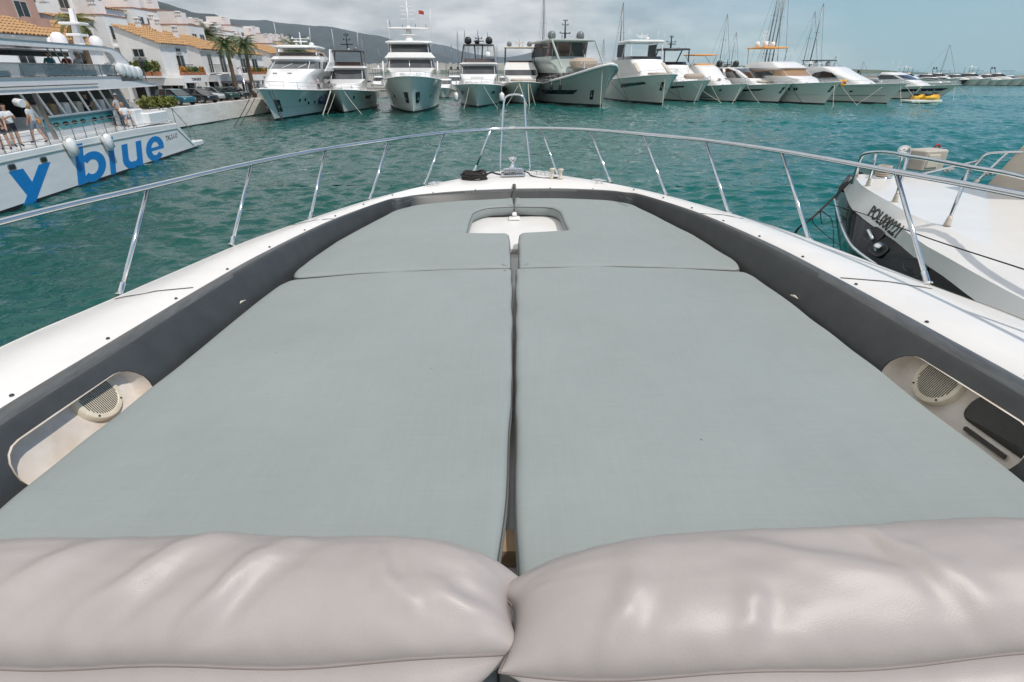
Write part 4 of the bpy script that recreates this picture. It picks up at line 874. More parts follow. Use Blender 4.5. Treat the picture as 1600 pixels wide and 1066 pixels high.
# 11 ---- tan windscreen
y = Yacht('motor_yacht', 'white flybridge yacht with tan covered windscreen and square hull windows', atz(1288, 164, 0), 14, 23, 6.4, 3.3, 2.5, 2.4, group=G, bow=(2.1, 0.76), wl=1.5)
y.house([(2.8, -3.0, -19, 1.8, 3.0, 'w'), (3.7, -4.6, -19, 2.2, 2.8, 'w'), (4.05, -6.6, -19, 2.5, 2.2, 'g'), (5.0, -8.4, -19, 2.45, 2.0, 'w'), (5.25, -8.0, -19, 2.6, 2.0, 'w'), (5.85, -10.0, -19, 2.4, 1.8, 'w'), (6.2, -11.0, -18, 2.2, 1.6, 'w')], glass='glass_tan', mull=(5, 13), e=0.7)
y.bars('side_window', 'glass_dark', [((-10.5, q * 2.52, 4.5), (-15.5, q * 2.5, 4.3)) for q in (-1, 1)], 0.06, 0.7)
y.slab('bimini', 8.3, 0.25, -14.5, -20, 2.3, 0.5, 'canvas_orange', 0.5); y.bars('bimini_frame', 'steel', [((-15, q * 2.1, 6.2), (-14.8, q * 2.1, 8.4)) for q in (-1, 1)] + [((-19, q * 2.1, 5.8), (-19.5, q * 2.1, 8.4)) for q in (-1, 1)], 0.07, 0.07)
for q in (-1.4, 0.2, 1.5): y.dome(-18.2, q, 8.6, 0.42)
y.radar(-18.5, 8.55, 2.6, 'cabin_white', ((0.7, 0.6), (0.9, 0.35)), 0.1)
for t_ in (0.905, 0.945, 0.962): y.patch('hull_window', 'glass_dark', ((t_ - 0.22, 0.66), (t_ - 0.205, 0.66), (t_ - 0.205, 0.80), (t_ - 0.22, 0.80)), -1, 0.02, 2)
y.patch('hull_stripe', 'hull_grey', ((0.3, 0.40), (0.95, 0.44), (0.95, 0.455), (0.3, 0.42)), None, 0.02, 14); y.rail(0.4, 0.985, 0.6); y.anchor(0.975, 0.7, 0.009, 0.13)
y.trim((-11.5, 6.15, 1.5), 11)
# 12 ---- oval portholes
y = Yacht('motor_yacht', 'long low white sport yacht with oval portholes and a red-yellow cover on its bow', atz(1385, 163, 0), 15, 23, 6.0, 3.1, 2.4, 2.8, group=G, bow=(2.0, 0.78), wl=1.5)
y.house([(2.6, -3.2, -19, 1.7, 3.2, 'w'), (3.3, -5.0, -19, 2.0, 3.0, 'w'), (4.3, -8.6, -19, 2.2, 2.6, 'w'), (5.2, -11.0, -18, 2.1, 2.2, 'w'), (5.5, -12.4, -18, 1.9, 1.8, 'w')], e=0.8)
for q in (-1, 1):
    m = MB(); m.poly([(-8.8, q * 2.28, 3.55), (-16.8, q * 2.26, 3.5), (-14.8, q * 2.24, 4.5), (-12.8, q * 2.24, 4.75), (-10.8, q * 2.25, 4.5)]); m.build('side_window', 'glass_dark', y.root)
for q in (-1.2, 1.3): y.dome(-16.5, q, 5.5, 0.42)
y.slab('bimini', 6.4, 0.16, -15, -19.5, 2.0, 0.5, 'canvas_navy', 0.5); y.bars('bimini_frame', 'steel', [((-16, q * 1.9, 5.2), (-15.2, q * 1.8, 6.45)) for q in (-1, 1)] + [((-17.5, q * 1.9, 5.0), (-19.2, q * 1.8, 6.45)) for q in (-1, 1)], 0.06, 0.06)
for t_ in (0.44, 0.53, 0.70, 0.60): y.oval('porthole', 'glass_dark' if t_ != 0.60 else 'cabin_white', t_, 0.63, 0.012, 0.05, -1)
y.patch('hull_stripe', 'boot_black', ((0.2, 0.33), (0.95, 0.40), (0.95, 0.42), (0.2, 0.355)), None, 0.02, 14); y.patch('hull_stripe', 'hull_grey', ((0.2, 0.86), (0.96, 0.88), (0.96, 0.90), (0.2, 0.88)), None, 0.02, 14); y.rail(0.35, 0.985, 0.6)
tm, tw = text_mesh('IA.YALTI', 0.42, 0.006, 0.01)
y.line((0, -1.8, 2.5), (-1, -5.0, -0.3), 0.1, 0.03)
o = thing('folded_cover', 'red and yellow cover bundled on the bow of the tan windscreen yacht', 'cover', aty(1317, 130, 97)); m = MB()
for k in range(7): m.ball((random.uniform(-.7, .7), random.uniform(-.3, .3), random.uniform(-.3, .3)), (0.45, 0.3, 0.28), 8, 6)
m.build('yellow_cloth', 'yellow', o, 50); m = MB()
for k in range(4): m.ball((random.uniform(-.7, .2), -0.2 + random.uniform(-.2, .2), random.uniform(-.3, .3)), (0.35, 0.25, 0.22), 8, 6)
m.build('red_cloth', 'red', o, 50)
y.trim((-13, 5.45, 1.4), 12)
# 13 ---- small cruiser with navy band
y = Yacht('motor_cruiser', 'smallest cruiser at the right end with a navy blue hull band', atz(1466, 157, 0), 20, 16, 5.0, 2.7, 1.9, 3.0, group=G, bow=(2.0, 0.78), wl=1.5, cat='motor boat')
y.house([(2.2, -2.0, -12, 1.4, 3.0, 'w'), (2.9, -4.0, -12, 1.7, 2.8, 'w'), (3.3, -5.5, -12, 1.9, 2.4, 'g'), (4.1, -8.0, -12, 1.8, 2.0, 'w'), (4.4, -9.0, -12, 1.7, 1.6, 'w'), (4.55, -9.6, -12, 1.5, 1.4, 'w')], mull=(4, 14), mullw=0.25, e=0.75)
y.patch('navy_band', 'navy', ((0.12, 0.55), (0.93, 0.62), (0.96, 0.80), (0.12, 0.80)), None, 0.02, 14); y.rail(0.4, 0.985, 0.55); y.bars('fender_strap', 'cabin_white', [(y.h(t_, 0.55, -1, 0.12), y.h(t_, 0.95, -1, 0.12)) for t_ in (0.45, 0.72)], 0.25, 0.2)
y.trim((-9.6, 4.5, 1.0), 13)
# ================================================================== quay and town
mat('quay_stone', (0.52, 0.50, 0.47), 0.8, var=0.0, dirt=(0.36, 0.33, 0.29), vscale=1.2, bump=0.5, bscale=6)
mat('quay_top', (0.30, 0.285, 0.26), 0.85, var=0.25, vscale=0.8)
mat('white_wall', (0.80, 0.785, 0.77), 0.85, var=0.10, vscale=0.5, bump=0.35, bscale=5)
mat('white_wall2', (0.73, 0.715, 0.70), 0.85, var=0.12, vscale=0.5, bump=0.3, bscale=5)
mat('pink_wall', (0.50, 0.31, 0.25), 0.85, var=0.12, vscale=0.6)
mat('roof_tile', (0.50, 0.31, 0.15), 0.85, var=0.0, dirt=(0.36, 0.19, 0.09), vscale=2.2)
mat('window_glass', (0.02, 0.024, 0.028), 0.08, spec=0.7)
mat('window_frame', (0.55, 0.53, 0.50), 0.6)
mat('shop_dark', (0.03, 0.026, 0.024), 0.4, var=0.5, vscale=1.0)
mat('awning_grey', (0.10, 0.10, 0.11), 0.8)
mat('sign_text', (0.10, 0.10, 0.10), 0.6)
mat('terracotta', (0.40, 0.16, 0.08), 0.8, var=0.2)
mat('leaf_green', (0.07, 0.13, 0.03), 0.6, var=0.45, vscale=2.5)
mat('leaf_yellow', (0.16, 0.17, 0.03), 0.6, var=0.4, vscale=2.5)
mat('flower_orange', (0.45, 0.20, 0.03), 0.7, var=0.4, vscale=3)
mat('palm_leaf', (0.06, 0.105, 0.025), 0.5, var=0.5, vscale=1.5)
mat('palm_trunk', (0.13, 0.09, 0.06), 0.9, var=0.4, vscale=4, bump=0.6, bscale=8)
mat('hill_green', (0.10, 0.12, 0.075), 0.95, var=0.5, vscale=0.05)
mat('quay_block', (0.80, 0.785, 0.76), 0.85, dirt=(0.60, 0.57, 0.53), vscale=0.9, bump=0.6, bscale=4, stretch=(1, 0.6, 2.5))
ST = 1.74      # street level
QX = -33.2     # quay edge
q = MB(); q.box(-140, QX, -60, 128, -3, ST - 0.25); q.build('quay', 'quay_stone'); tag(bpy.data.objects['quay'], kind='structure')
q = MB(); q.box(-140, QX + 0.12, -60, 128.1, ST - 0.246, ST); tag(q.build('street', 'quay_top'), kind='structure')
# white kerb wall along the quay: separate blocks with open joints
qw = thing('quay_wall', 'long white stone quay wall between the catamaran and the first big yacht', 'wall', (QX, 0, 0))
y0 = -40
k = 0
while y0 < 118:
    ln = 5.2 + 0.9 * ((k * 7) % 3); m = MB(); m.cbox(0.14, 0.40, y0, y0 + ln - 0.05, -0.6, ST + 0.14, 0.03); m.build('stone_block', 'quay_block', qw); y0 += ln; k += 1
m = MB(); m.box(0.40, 0.43, -40, 118, -0.5, 0.10); m.build('tide_stain', 'boot_black', qw)
# back quay that the yachts lie against
q = MB(); q.box(-34, 88, 122, 128.2, -3, 1.35); tag(q.build('pier', 'quay_stone'), kind='structure')
q = MB(); q.box(-34, 88, 121.9, 128.3, 1.354, 1.42); tag(q.build('pier_deck', 'quay_top'), kind='structure')

def leaf_blob(m, c, r, n, ls=0.22):
    c = Vector(c)
    for _ in range(n):
        d = Vector((random.gauss(0, 1), random.gauss(0, 1), random.gauss(0, 1))).normalized(); p = c + Vector((d.x * r[0], d.y * r[1], d.z * r[2])) * random.uniform(0.45, 1.0)
        a = Vector((random.gauss(0, 1), random.gauss(0, 1), random.gauss(0, 1))).normalized() * ls; b = a.cross(Vector((random.gauss(0, 1), random.gauss(0, 1), random.gauss(0, 1)))).normalized() * ls * 0.5
        m.poly([p - a, p + b, p + a, p - b])
def tile_roof(x0, x1, y0, y1, z0, z1, parent, pitch=0.42):
    """barrel tiles in ridges running down the slope, stepped in courses"""
    n = max(3, int((y1 - y0) / pitch)); rows = max(3, int(math.hypot(x1 - x0, z1 - z0) / 0.75)); m = MB(); prof = [(0.0, 0.0), (0.18, 0.13), (0.5, 0.20), (0.82, 0.13), (1.0, 0.0)]
    for r in range(rows):
        fa, fb = r / rows, (r + 1) / rows
        for k in range(n):
            ya = lerp(y0, y1, k / n); w_ = (y1 - y0) / n; jit = random.uniform(-0.03, 0.03)
            A_ = [(lerp(x0, x1, fa) + jit, ya + u * w_, lerp(z0, z1, fa) + h * 0.8 + 0.05) for u, h in prof]; B_ = [(lerp(x0, x1, fb) + jit, ya + u * w_, lerp(z0, z1, fb) + h * 0.8) for u, h in prof]
            m.loft([A_, B_], False)
    o = m.build('roof_tiles', 'roof_tile', parent); tag(o, kind='stuff'); return o
def window(parent, face, a, z, w, h, frame='window_frame', sill=True, shutters=None):
    """face: 'e' looks to +X at x=a[0] (a[1] = y centre); 's' looks to -Y at y=a[1] (a[0] = x centre)"""
    e = 0.05
    def bx(m, u0, u1, z0, z1, d0, d1):
        if face == 'e': m.box(a[0] + d0, a[0] + d1, a[1] + u0, a[1] + u1, z0, z1)
        else: m.box(a[0] + u0, a[0] + u1, a[1] - d1, a[1] - d0, z0, z1)
    m = MB(); t = 0.09
    bx(m, -w/2 - t, -w/2, z, z + h, -0.02, e); bx(m, w/2, w/2 + t, z, z + h, -0.02, e); bx(m, -w/2 - t, w/2 + t, z + h, z + h + t, -0.02, e); bx(m, -0.025, 0.025, z, z + h, -0.02, e * 0.8)
    if sill: bx(m, -w/2 - t - 0.08, w/2 + t + 0.08, z - 0.1, z, -0.02, 0.14)
    f = m.build('window', frame, parent); m = MB(); bx(m, -w/2, w/2, z, z + h, -0.02, 0.012); m.build('pane', 'window_glass', f); return f
def rail_bal(parent, x0, x1, y0, y1, z, h=0.95):
    m = MB(); b = parent
    m.bar((x1, y0, z + h), (x1, y1, z + h), 0.05, 0.04); m.bar((x1, y0, z + 0.1), (x1, y1, z + 0.1), 0.04, 0.03)
    for k in range(int((y1 - y0) / 0.14) + 1): m.bar((x1, y0 + k * 0.14, z + 0.08), (x1, y0 + k * 0.14, z + h), 0.02, 0.02)
    for yy in (y0, y1): m.bar((x0, yy, z + h), (x1, yy, z + h), 0.04, 0.04)
    return m.build('balcony_rail', 'dark_metal', parent)
def chimney(parent, x, y, z, h=1.2, w=0.5):
    m = MB(); m.box(x - w/2, x + w/2, y - w/2, y + w/2, z - 0.6, z + h); m.box(x - w/2 - 0.08, x + w/2 + 0.08, y - w/2 - 0.08, y + w/2 + 0.08, z + h, z + h + 0.1)
    for a in (-1, 1):
        for b in (-1, 1): m.box(x + a * w * 0.35 - 0.06, x + a * w * 0.35 + 0.06, y + b * w * 0.35 - 0.06, y + b * w * 0.35 + 0.06, z + h + 0.1, z + h + 0.4)
    m.cbox(x - w/2 - 0.1, x + w/2 + 0.1, y - w/2 - 0.1, y + w/2 + 0.1, z + h + 0.4, z + h + 0.55, 0.05); return m.build('chimney', 'white_wall', parent)
def shop_house(name, label, xf, y0, y1, eave, depth, rise, sign=None, shopx=1.8, wall='white_wall', wins=(), plants=True, awn=None):
    o = thing(name, label, 'building', (xf, y0, ST)); W_ = y1 - y0; E_ = eave - ST; Rz = E_ + rise
    m = MB(); pr = [(0, 0, 0), (0, 0, E_), (-depth, 0, Rz), (-depth, 0, 0)]
    m.loft([pr, [(x, W_, z) for x, _, z in pr]], True, True); m.build('wall', wall, o)
    rf = tile_roof(0.45, -depth, -0.25, W_ + 0.25, E_ - 0.12 + 0.02, Rz + 0.06, o)
    m = MB(); m.box(-0.02, 0.30, -0.1, W_ + 0.1, E_ - 0.22, E_ - 0.08); m.build('eaves', wall, o)
    # shop storey standing forward of the wall
    hs = 2.75; m = MB(); m.box(0.01, shopx, 0.05, W_ - 0.05, hs - 0.75, hs + 0.05); sb = m.build('shop_fascia', 'white_wall', o)
    np_ = max(2, int(W_ / 2.6))
    for k in range(np_ + 1):
        yy = lerp(0.2, W_ - 0.2, k / np_); m = MB(); m.box(shopx - 0.32, shopx - 0.02, yy - 0.16, yy + 0.16, 0, hs - 0.752); m.build('shop_pillar', 'white_wall', o)
    m = MB(); m.box(0.02, 0.06, 0.3, W_ - 0.3, 0.02, hs - 0.76); m.build('shop_recess', 'shop_dark', o)
    for k in range(np_):
        yy = lerp(0.2, W_ - 0.2, (k + 0.5) / np_); wd = (W_ - 0.4) / np_ * 0.5 - 0.35
        m = MB(); m.box(0.55, 0.60, yy - wd, yy + wd, 0.15, hs - 0.85); gl = m.build('shop_window', 'window_glass', o)
        m = MB(); m.bar((0.63, yy - wd, 0.15), (0.63, yy - wd, hs - 0.88), 0.06, 0.06); m.bar((0.63, yy + wd, 0.15), (0.63, yy + wd, hs - 0.88), 0.06, 0.06); m.bar((0.63, yy, 0.15), (0.63, yy, hs - 0.88), 0.05, 0.05); m.bar((0.63, yy - wd - 0.03, hs - 0.85), (0.63, yy + wd + 0.03, hs - 0.85), 0.06, 0.06); m.build('frame', 'window_frame', gl)
    if sign:
        me, tw = text_mesh(sign, 0.42, 0.006, 0.012); me.materials.append(MATS['sign_text']); t = link('shop_lettering', me, o); t.rotation_euler = (R(90), 0, R(90)); t.location = (shopx + 0.02, max(0.3, W_ / 2 - tw / 2), hs - 0.52)
    if awn: m = MB(); m.prism([(shopx, 0.1, hs - 0.7), (shopx + 1.3, 0.1, hs - 1.0), (shopx + 1.3, 0.1, hs - 1.06), (shopx, 0.1, hs - 0.85)], (0, W_ - 0.2, 0)); m.build('awning', awn, o)
    if plants:
        yy = 0.4; k = 0
        while yy < W_ - 0.6:
            ln = 1.1; m = MB(); m.cbox(shopx - 0.5, shopx - 0.05, yy, yy + ln, hs + 0.06, hs + 0.42, 0.03); pl = m.build('planter', 'terracotta', o); m = MB(); leaf_blob(m, (shopx - 0.28, yy + ln / 2, hs + 0.65), (0.35, 0.65, 0.38), 120, 0.16); m.build('planter_leaves', ('flower_orange', 'leaf_yellow', 'leaf_green')[k % 3], pl); yy += 1.35; k += 1
    for (yc, zc, w, h, bal) in wins:
        f = window(o, 'e', (0, yc), zc, w, h)
        if bal: m = MB(); m.box(0.02, 0.9, yc - w/2 - 0.35, yc + w/2 + 0.35, zc - 0.18, zc - 0.02); b = m.build('balcony', wall, o); rail_bal(b, 0.05, 0.86, yc - w/2 - 0.3, yc + w/2 + 0.3, zc - 0.02)
    return o
XF = -41.0
GH = 'shop houses along the quay street'
hA = shop_house('shop_house', 'white brick house with plant-filled gable balcony, nearest the teal car', XF, 68.6, 74.2, 7.85, 4.7, 1.75, 'TOM SHOP', wins=((3.6, 3.05, 1.5, 1.9, True), (3.6, 5.35, 0.9, 0.35, False)))
m = MB(); m.box(-4.4, -0.1, -0.95, -0.01, 2.55, 2.75); bl = m.build('gable_terrace', 'white_wall', hA)
for k in range(4):
    m = MB(); m.cbox(-4.2 + k * 1.0, -3.4 + k * 1.0, -0.85, -0.35, 2.76, 3.2, 0.04); pt = m.build('planter', 'terracotta', hA); m = MB(); leaf_blob(m, (-3.8 + k * 1.0, -0.6, 3.75), (0.6, 0.45, 0.62), 160, 0.2); m.build('planter_leaves', 'leaf_yellow' if k % 2 else 'leaf_green', pt)
window(hA, 's', (-2.6, 0), 4.75, 1.2, 0.75); window(hA, 's', (-2.6, 0), 2.9, 1.4, 1.5)
m = MB(); m.box(-4.6, 1.78, -0.42, -0.02, 1.75, 2.5); m.build('side_fascia', 'white_wall', hA)
for k in range(3): m = MB(); m.box(-4.2 + k * 1.6, -3.1 + k * 1.6, -0.05, -0.012, 0.05, 1.72); m.build('shop_door', 'shop_dark', hA)
hB = shop_house('shop_house', 'white house with two tall balcony doors behind the first street palm', XF + 0.3, 76.6, 84.2, 7.55, 4.6, 1.7, 'ISLA', wins=((2.0, 3.1, 1.0, 2.1, True), (5.4, 3.1, 1.5, 2.1, True), (4.9, 5.35, 0.8, 0.3, False)), plants=False, awn='awning_grey'); chimney(hB, -3.2, 1.2, 6.7)
hC = shop_house('shop_house', 'white house between the two street palms', XF, 86.6, 96, 7.3, 4.2, 1.5, 'CASA', wins=((2.2, 3.0, 1.6, 1.9, True), (6.2, 3.0, 1.8, 1.9, True))); chimney(hC, -3.4, 6, 6.6)
hD = shop_house('shop_house', 'white house with dark doors and orange flowers behind the far street palm', XF + 0.5, 98, 108, 7.6, 4.2, 1.4, wins=((2.4, 3.0, 1.3, 2.0, True), (5.2, 3.0, 1.3, 2.0, True), (8.0, 3.0, 1.3, 2.0, True)), awn='canvas_tan')
hE = shop_house('shop_house', 'white end house of the street, just left of the first big yacht', XF + 1, 110, 124, 8.2, 4.2, 1.3, wins=((2.4, 3.0, 1.3, 2.0, True), (6.2, 3.0, 1.3, 2.0, True), (10.0, 3.0, 1.3, 2.0, True)), awn='awning_grey')
hZ = shop_house('shop_house', 'long house with wide orange tile roof behind the catamaran wheelhouse', XF - 0.5, 38, 55, 7.75, 4.5, 1.5, wins=((3, 3.1, 1.6, 1.8, False), (7, 3.1, 1.6, 1.8, False), (12, 3.1, 1.6, 1.8, False)), awn='awning_grey', plants=False)
hY = shop_house('shop_house', 'small house with steep orange roof beside the radar domes of the catamaran', XF - 5.5, 57.5, 66.8, 7.4, 4.0, 2.4, wins=((2, 3.1, 1.4, 1.9, False), (5.6, 3.1, 1.4, 1.9, False)), plants=False)
# upper apartment blocks on the slope behind
def block(name, label, x0, y0, w, d, z1, wall='white_wall', rows=2, cols=3, parapet='terracotta', z0=ST, chim=2, shift=0.0, gable=0.0, swin=1):
    o = thing(name, label, 'building', (x0, y0, z0)); h = z1 - z0; m = MB()
    if gable: pr = [(0, 0, 0), (0, 0, h - gable), (-d, 0, h), (-d, 0, 0)]; m.loft([pr, [(x, w, z) for x, _, z in pr]], True, True)
    else: m.box(-d, 0, 0, w, 0, h)
    m.build('wall', wall, o)
    if gable: tile_roof(0.4, -d, -0.2, w + 0.2, h - gable - 0.05, h + 0.08, o, 0.6)
    elif parapet:
        m = MB(); m.box(-d - 0.05, 0.10, -0.08, w + 0.06, h, h + 0.09); m.build('coping', parapet, o); m = MB(); m.box(-d * 0.7, -d * 0.25, w * 0.2, w * 0.75, h + 0.15, h + 1.7); m.build('roof_room', wall, o)
    for r in range(rows):
        for c in range(cols):
            zc = h - 2.6 - r * 2.9 - gable * 0.9; yc = w * (c + 0.5) / cols
            f = window(o, 'e', (0, yc), zc, min(1.5, w / cols * 0.55), 1.45)
            if (r + c) % 2 == 0:
                m = MB(); m.box(0.02, 1.1, yc - w / cols * 0.42, yc + w / cols * 0.42, zc - 0.9, zc - 0.75); m.box(0.98, 1.1, yc - w / cols * 0.42, yc + w / cols * 0.42, zc - 0.75, zc + 0.05); m.build('balcony', wall, o)
        for c in range(swin): window(o, 's', (-d * (c + 0.5) / max(1, swin) , 0), h - 2.4 - r * 2.9 - gable * 0.8, 0.9, 1.1)
    for k in range(chim): chimney(o, -d * (0.25 + 0.3 * k), w * (0.25 + 0.45 * k), h + 0.1 + (gable * (0.25 + 0.3 * k) - gable if gable else 0), 1.1 + 0.3 * (k % 2))
    return o
block('apartment_house', 'salmon pink house above the orange roofs at the left edge', -50, 52, 12, 9, 12.4, 'pink_wall', 2, 3, 'terracotta', chim=1)
block('apartment_house', 'dark-windowed white house at the far left edge above the catamaran', -51, 36, 14, 9, 12.2, 'white_wall2', 2, 4, 'awning_grey', chim=1)
block('apartment_house', 'tall blank white brick gable house at the upper left', -54, 66, 10, 12, 17.0, 'white_wall', 3, 2, None, chim=0, gable=3.0, swin=0)
aps = []; yy = 78.0; k = 0; rq = random.Random(11)
while yy < 200:
    w = rq.uniform(5.0, 7.6); aps.append((-59.5 - rq.uniform(0, 3.5) - 0.02 * (yy - 78), yy, w, lerp(14.8, 11.6, (yy - 78) / 122) + rq.uniform(-1.0, 0.9), 3, 2 + (k % 3 == 0))); yy += w + (0.0 if k % 2 else 0.35); k += 1
ords = ['first', 'second', 'third', 'fourth', 'fifth', 'sixth', 'seventh', 'eighth', 'ninth', 'tenth', 'eleventh', 'twelfth', 'thirteenth', 'fourteenth', 'fifteenth', 'sixteenth', 'seventeenth', 'eighteenth', 'nineteenth', 'twentieth', 'twenty-first', 'twenty-second', 'twenty-third', 'twenty-fourth']
for k, (x, yy, w, z, r, c) in enumerate(aps):
    lb = '%s white apartment house right of the big blank gable, upper row' % ords[k]
    tag(block('apartment_house', lb, x, yy, w, 8, z, ('white_wall', 'white_wall2', 'white_wall')[k % 3], r, c, 'terracotta', chim=1 + (k % 3), gable=1.3 if k % 4 == 2 else 0), group='apartment houses above the quay')
yy = 68.5; k = 0; rq = random.Random(23)
while yy < 126:
    w = rq.uniform(4.2, 5.6); g_ = k % 3 != 1
    lb = '%s stepped white house right of the big gable, middle row above the shops' % ords[k]
    tag(block('terrace_house', lb, -47.5 - rq.uniform(0, 4.5), yy, w, 6.5, lerp(11.4, 9.7, (yy - 68) / 58) + rq.uniform(-0.7, 0.7), 'white_wall' if k % 2 else 'white_wall2', 2, 2, 'terracotta', chim=1 + k % 2, gable=1.5 if g_ else 0), group='stepped houses of the middle row'); yy += w + 0.15; k += 1
# ------------------------------------------------------------------ palms
def palm(label, x, y, h, cr, n=30, matn='palm_leaf', z=ST, droop=1.0):
    o = thing('palm_tree', label, 'palm tree', (x, y, z), 0, 'palm trees'); m = MB(); lean = random.uniform(-.3, .3)
    P = [(lean * (k / 8) ** 2, 0, h * k / 8) for k in range(9)]; m.tube(P, [0.30 - 0.014 * k + (0.02 if k % 2 else 0) for k in range(9)], 10); m.build('trunk', 'palm_trunk', o, True)
    m = MB(); top = Vector((lean, 0, h))
    for k in range(n):
        a = k * 2.399; el = R(75 - 100 * (k / n)); L = cr * random.uniform(0.85, 1.1); pts = []
        p = top.copy(); ee = el
        for j in range(9):
            pts.append(p.copy()); p = p + Vector((math.cos(a) * math.cos(ee), math.sin(a) * math.cos(ee), math.sin(ee))) * (L / 8); ee -= R(9.5 * droop)
        side = Vector((-math.sin(a), math.cos(a), 0))
        for j in range(1, 9):
            for f in (0, 0.5):
                c = pts[j - 1].lerp(pts[j], f); d = (pts[j] - pts[j - 1]).normalized(); ll = L * 0.26 * math.sin(math.pi * (j + f) / 10.5 + 0.25)
                for s in (-1, 1):
                    tip = c + side * s * ll * 0.8 + d * ll * 0.55 - Vector((0, 0, ll * random.uniform(0.15, 0.5))); m.poly([c, c + d * 0.12, tip])
        m.tube(pts, [0.035 * (1 - j / 10) for j in range(9)], 4)
    m.build('crown', matn, o); return o
p = atx(372, 150, -37); palm('slim street palm with shaggy green crown, left of the pair', p.x, p.y, 6.3, 2.2, 34, droop=1.3)
p = atx(398, 150, -36.2); palm('slim street palm with shaggy green crown, right of the pair', p.x, p.y, 6.4, 2.3, 34, droop=1.3)
palm('wide date palm behind the hardtop of the first big yacht', -36.8, 101, 6.4, 3.6, 44, droop=0.9)
palm('date palm half hidden behind the wide one by the first yacht', -40, 108, 6.0, 3.2, 40, droop=0.9)
palm('dark palm crown rising between the orange roofs and the apartment houses', -50.2, 98.6, 8.4, 3.4, 40, droop=0.9)
palm('yellowish palm beside the right radar dome of the catamaran', -44.5, 61.5, 7.6, 2.2, 30, 'leaf_yellow', droop=1.4)
# ------------------------------------------------------------------ parked cars
def car(label, x, y, rz, paint, L=4.4, W_=1.82, H_=1.58, suv=True):
    mat('paint_' + label[:9].replace(' ', '_'), paint, 0.22, coat=0.8); pm = 'paint_' + label[:9].replace(' ', '_')
    o = thing('parked_car', label, 'car', (x, y, ST), R(rz), 'cars parked on the quay'); m = MB()
    st = [(-L/2, 0.45, 0.78, 0.70), (-L/2 + 0.12, 0.30, 0.98, 0.86), (-L*0.30, 0.24, 1.0, 0.95), (0, 0.22, 0.98, 1.0), (L*0.20, 0.22, 0.96, 0.99), (L*0.36, 0.24, 0.90, 0.95), (L/2 - 0.1, 0.30, 0.80, 0.86), (L/2, 0.42, 0.66, 0.70)]
    rings = []
    for xx, zb, zt, f in st:
        hw = W_ / 2 * f; rings.append([(xx, -hw * 0.94, zb), (xx, -hw, zb + 0.15), (xx, -hw, (zb + zt) / 2), (xx, -hw * 0.96, zt - 0.06), (xx, -hw * 0.86, zt), (xx, hw * 0.86, zt), (xx, hw * 0.96, zt - 0.06), (xx, hw, (zb + zt) / 2), (xx, hw, zb + 0.15), (xx, hw * 0.94, zb)])
    m.loft(rings, True, True); body = m.build('body', pm, o, 40)
    b = -L/2 + (0.12 if suv else 0.45); g = []
    for xx, zz, f in ((b, 0.97, 0.86), (b + 0.22, H_ - 0.10, 0.74), (b + 0.8, H_, 0.73), (L * 0.06, H_ - 0.02, 0.72), (L * 0.12, H_ - 0.10, 0.73), (L * 0.29, 0.95, 0.86)): g.append((xx, zz, f))
    m = MB(); m.loft([[(xx, -W_/2 * f, zz), (xx, W_/2 * f, zz)] for xx, zz, f in g], False)
    for s in (-1, 1): m.poly([(xx, s * W_/2 * f, zz) for xx, zz, f in g])
    cab = m.build('cabin_glass', 'glass_dark', o, 30)
    m = MB(); m.loft([[(xx, -W_/2 * f * 0.99, zz + 0.015), (xx, W_/2 * f * 0.99, zz + 0.015)] for xx, zz, f in g[1:5]], False); m.build('roof', pm, o, 40)
    for s in (-1, 1):
        m = MB(); pts = [Vector((xx, s * (W_/2 * f + 0.008), zz)) for xx, zz, f in g]; m.bar(pts[0], pts[1], 0.09, 0.03); m.bar(pts[4], pts[5], 0.07, 0.03); mid = Vector((L*-0.08, s * (W_/2 * 0.74 + 0.01), H_ - 0.03)); m.bar(mid, Vector((L*-0.07, s * (W_/2 * 0.88), 0.95)), 0.08, 0.03); m.build('pillar', pm, o)
        for xx in (-L * 0.31, L * 0.31):
            m = MB(); m.lathe([(0.33, -0.11), (0.35, -0.08), (0.35, 0.08), (0.33, 0.11), (0.22, 0.115)], 20, (xx, s * (W_/2 - 0.10), 0.35), (0, s, 0)); wh = m.build('tyre', 'rubber', o, 40); m = MB(); m.lathe([(0.22, 0.0), (0.21, 0.03), (0.05, 0.05)], 10, (xx, s * (W_/2 + 0.005), 0.35), (0, s, 0)); m.build('rim', 'steel', wh, 30)
        m = MB(); m.ball((L/2 - 0.10, s * W_ * 0.34, 0.66), (0.10, 0.2, 0.08), 10, 6); m.build('headlight', 'chrome', o, True)
        m = MB(); m.ball((-L/2 + 0.06, s * W_ * 0.36, 0.82), (0.06, 0.12, 0.14), 8, 6); m.build('tail_light', 'red', o, True)
        m = MB(); m.ball((L * 0.17, s * (W_/2 + 0.08), 1.02), (0.08, 0.1, 0.07), 8, 6); m.build('mirror', pm, o, True)
    return o
def car_at(u, v, x): p = atx(u, v, x); return p.y
car('teal blue hatchback, the nearest parked car', -36.3, car_at(276, 160, -36.3), -18, (0.005, 0.11, 0.16), 4.2, 1.8, 1.55)
car('black car parked right behind the teal one', -36.2, car_at(312, 158, -36.2), -18, (0.012, 0.014, 0.018), 4.5, 1.82, 1.5)
car('silver estate car between the black and the green ones', -37.6, car_at(322, 152, -37.6), -18, (0.50, 0.53, 0.54), 4.6, 1.85, 1.62)
car('dark green car with pale roof, near the street palms', -36.8, car_at(348, 153, -36.8), -18, (0.012, 0.06, 0.05), 4.4, 1.8, 1.5)
car('almost black car, the farthest of the row', -36.6, car_at(366, 154, -36.6), -18, (0.02, 0.03, 0.035), 4.4, 1.82, 1.5)
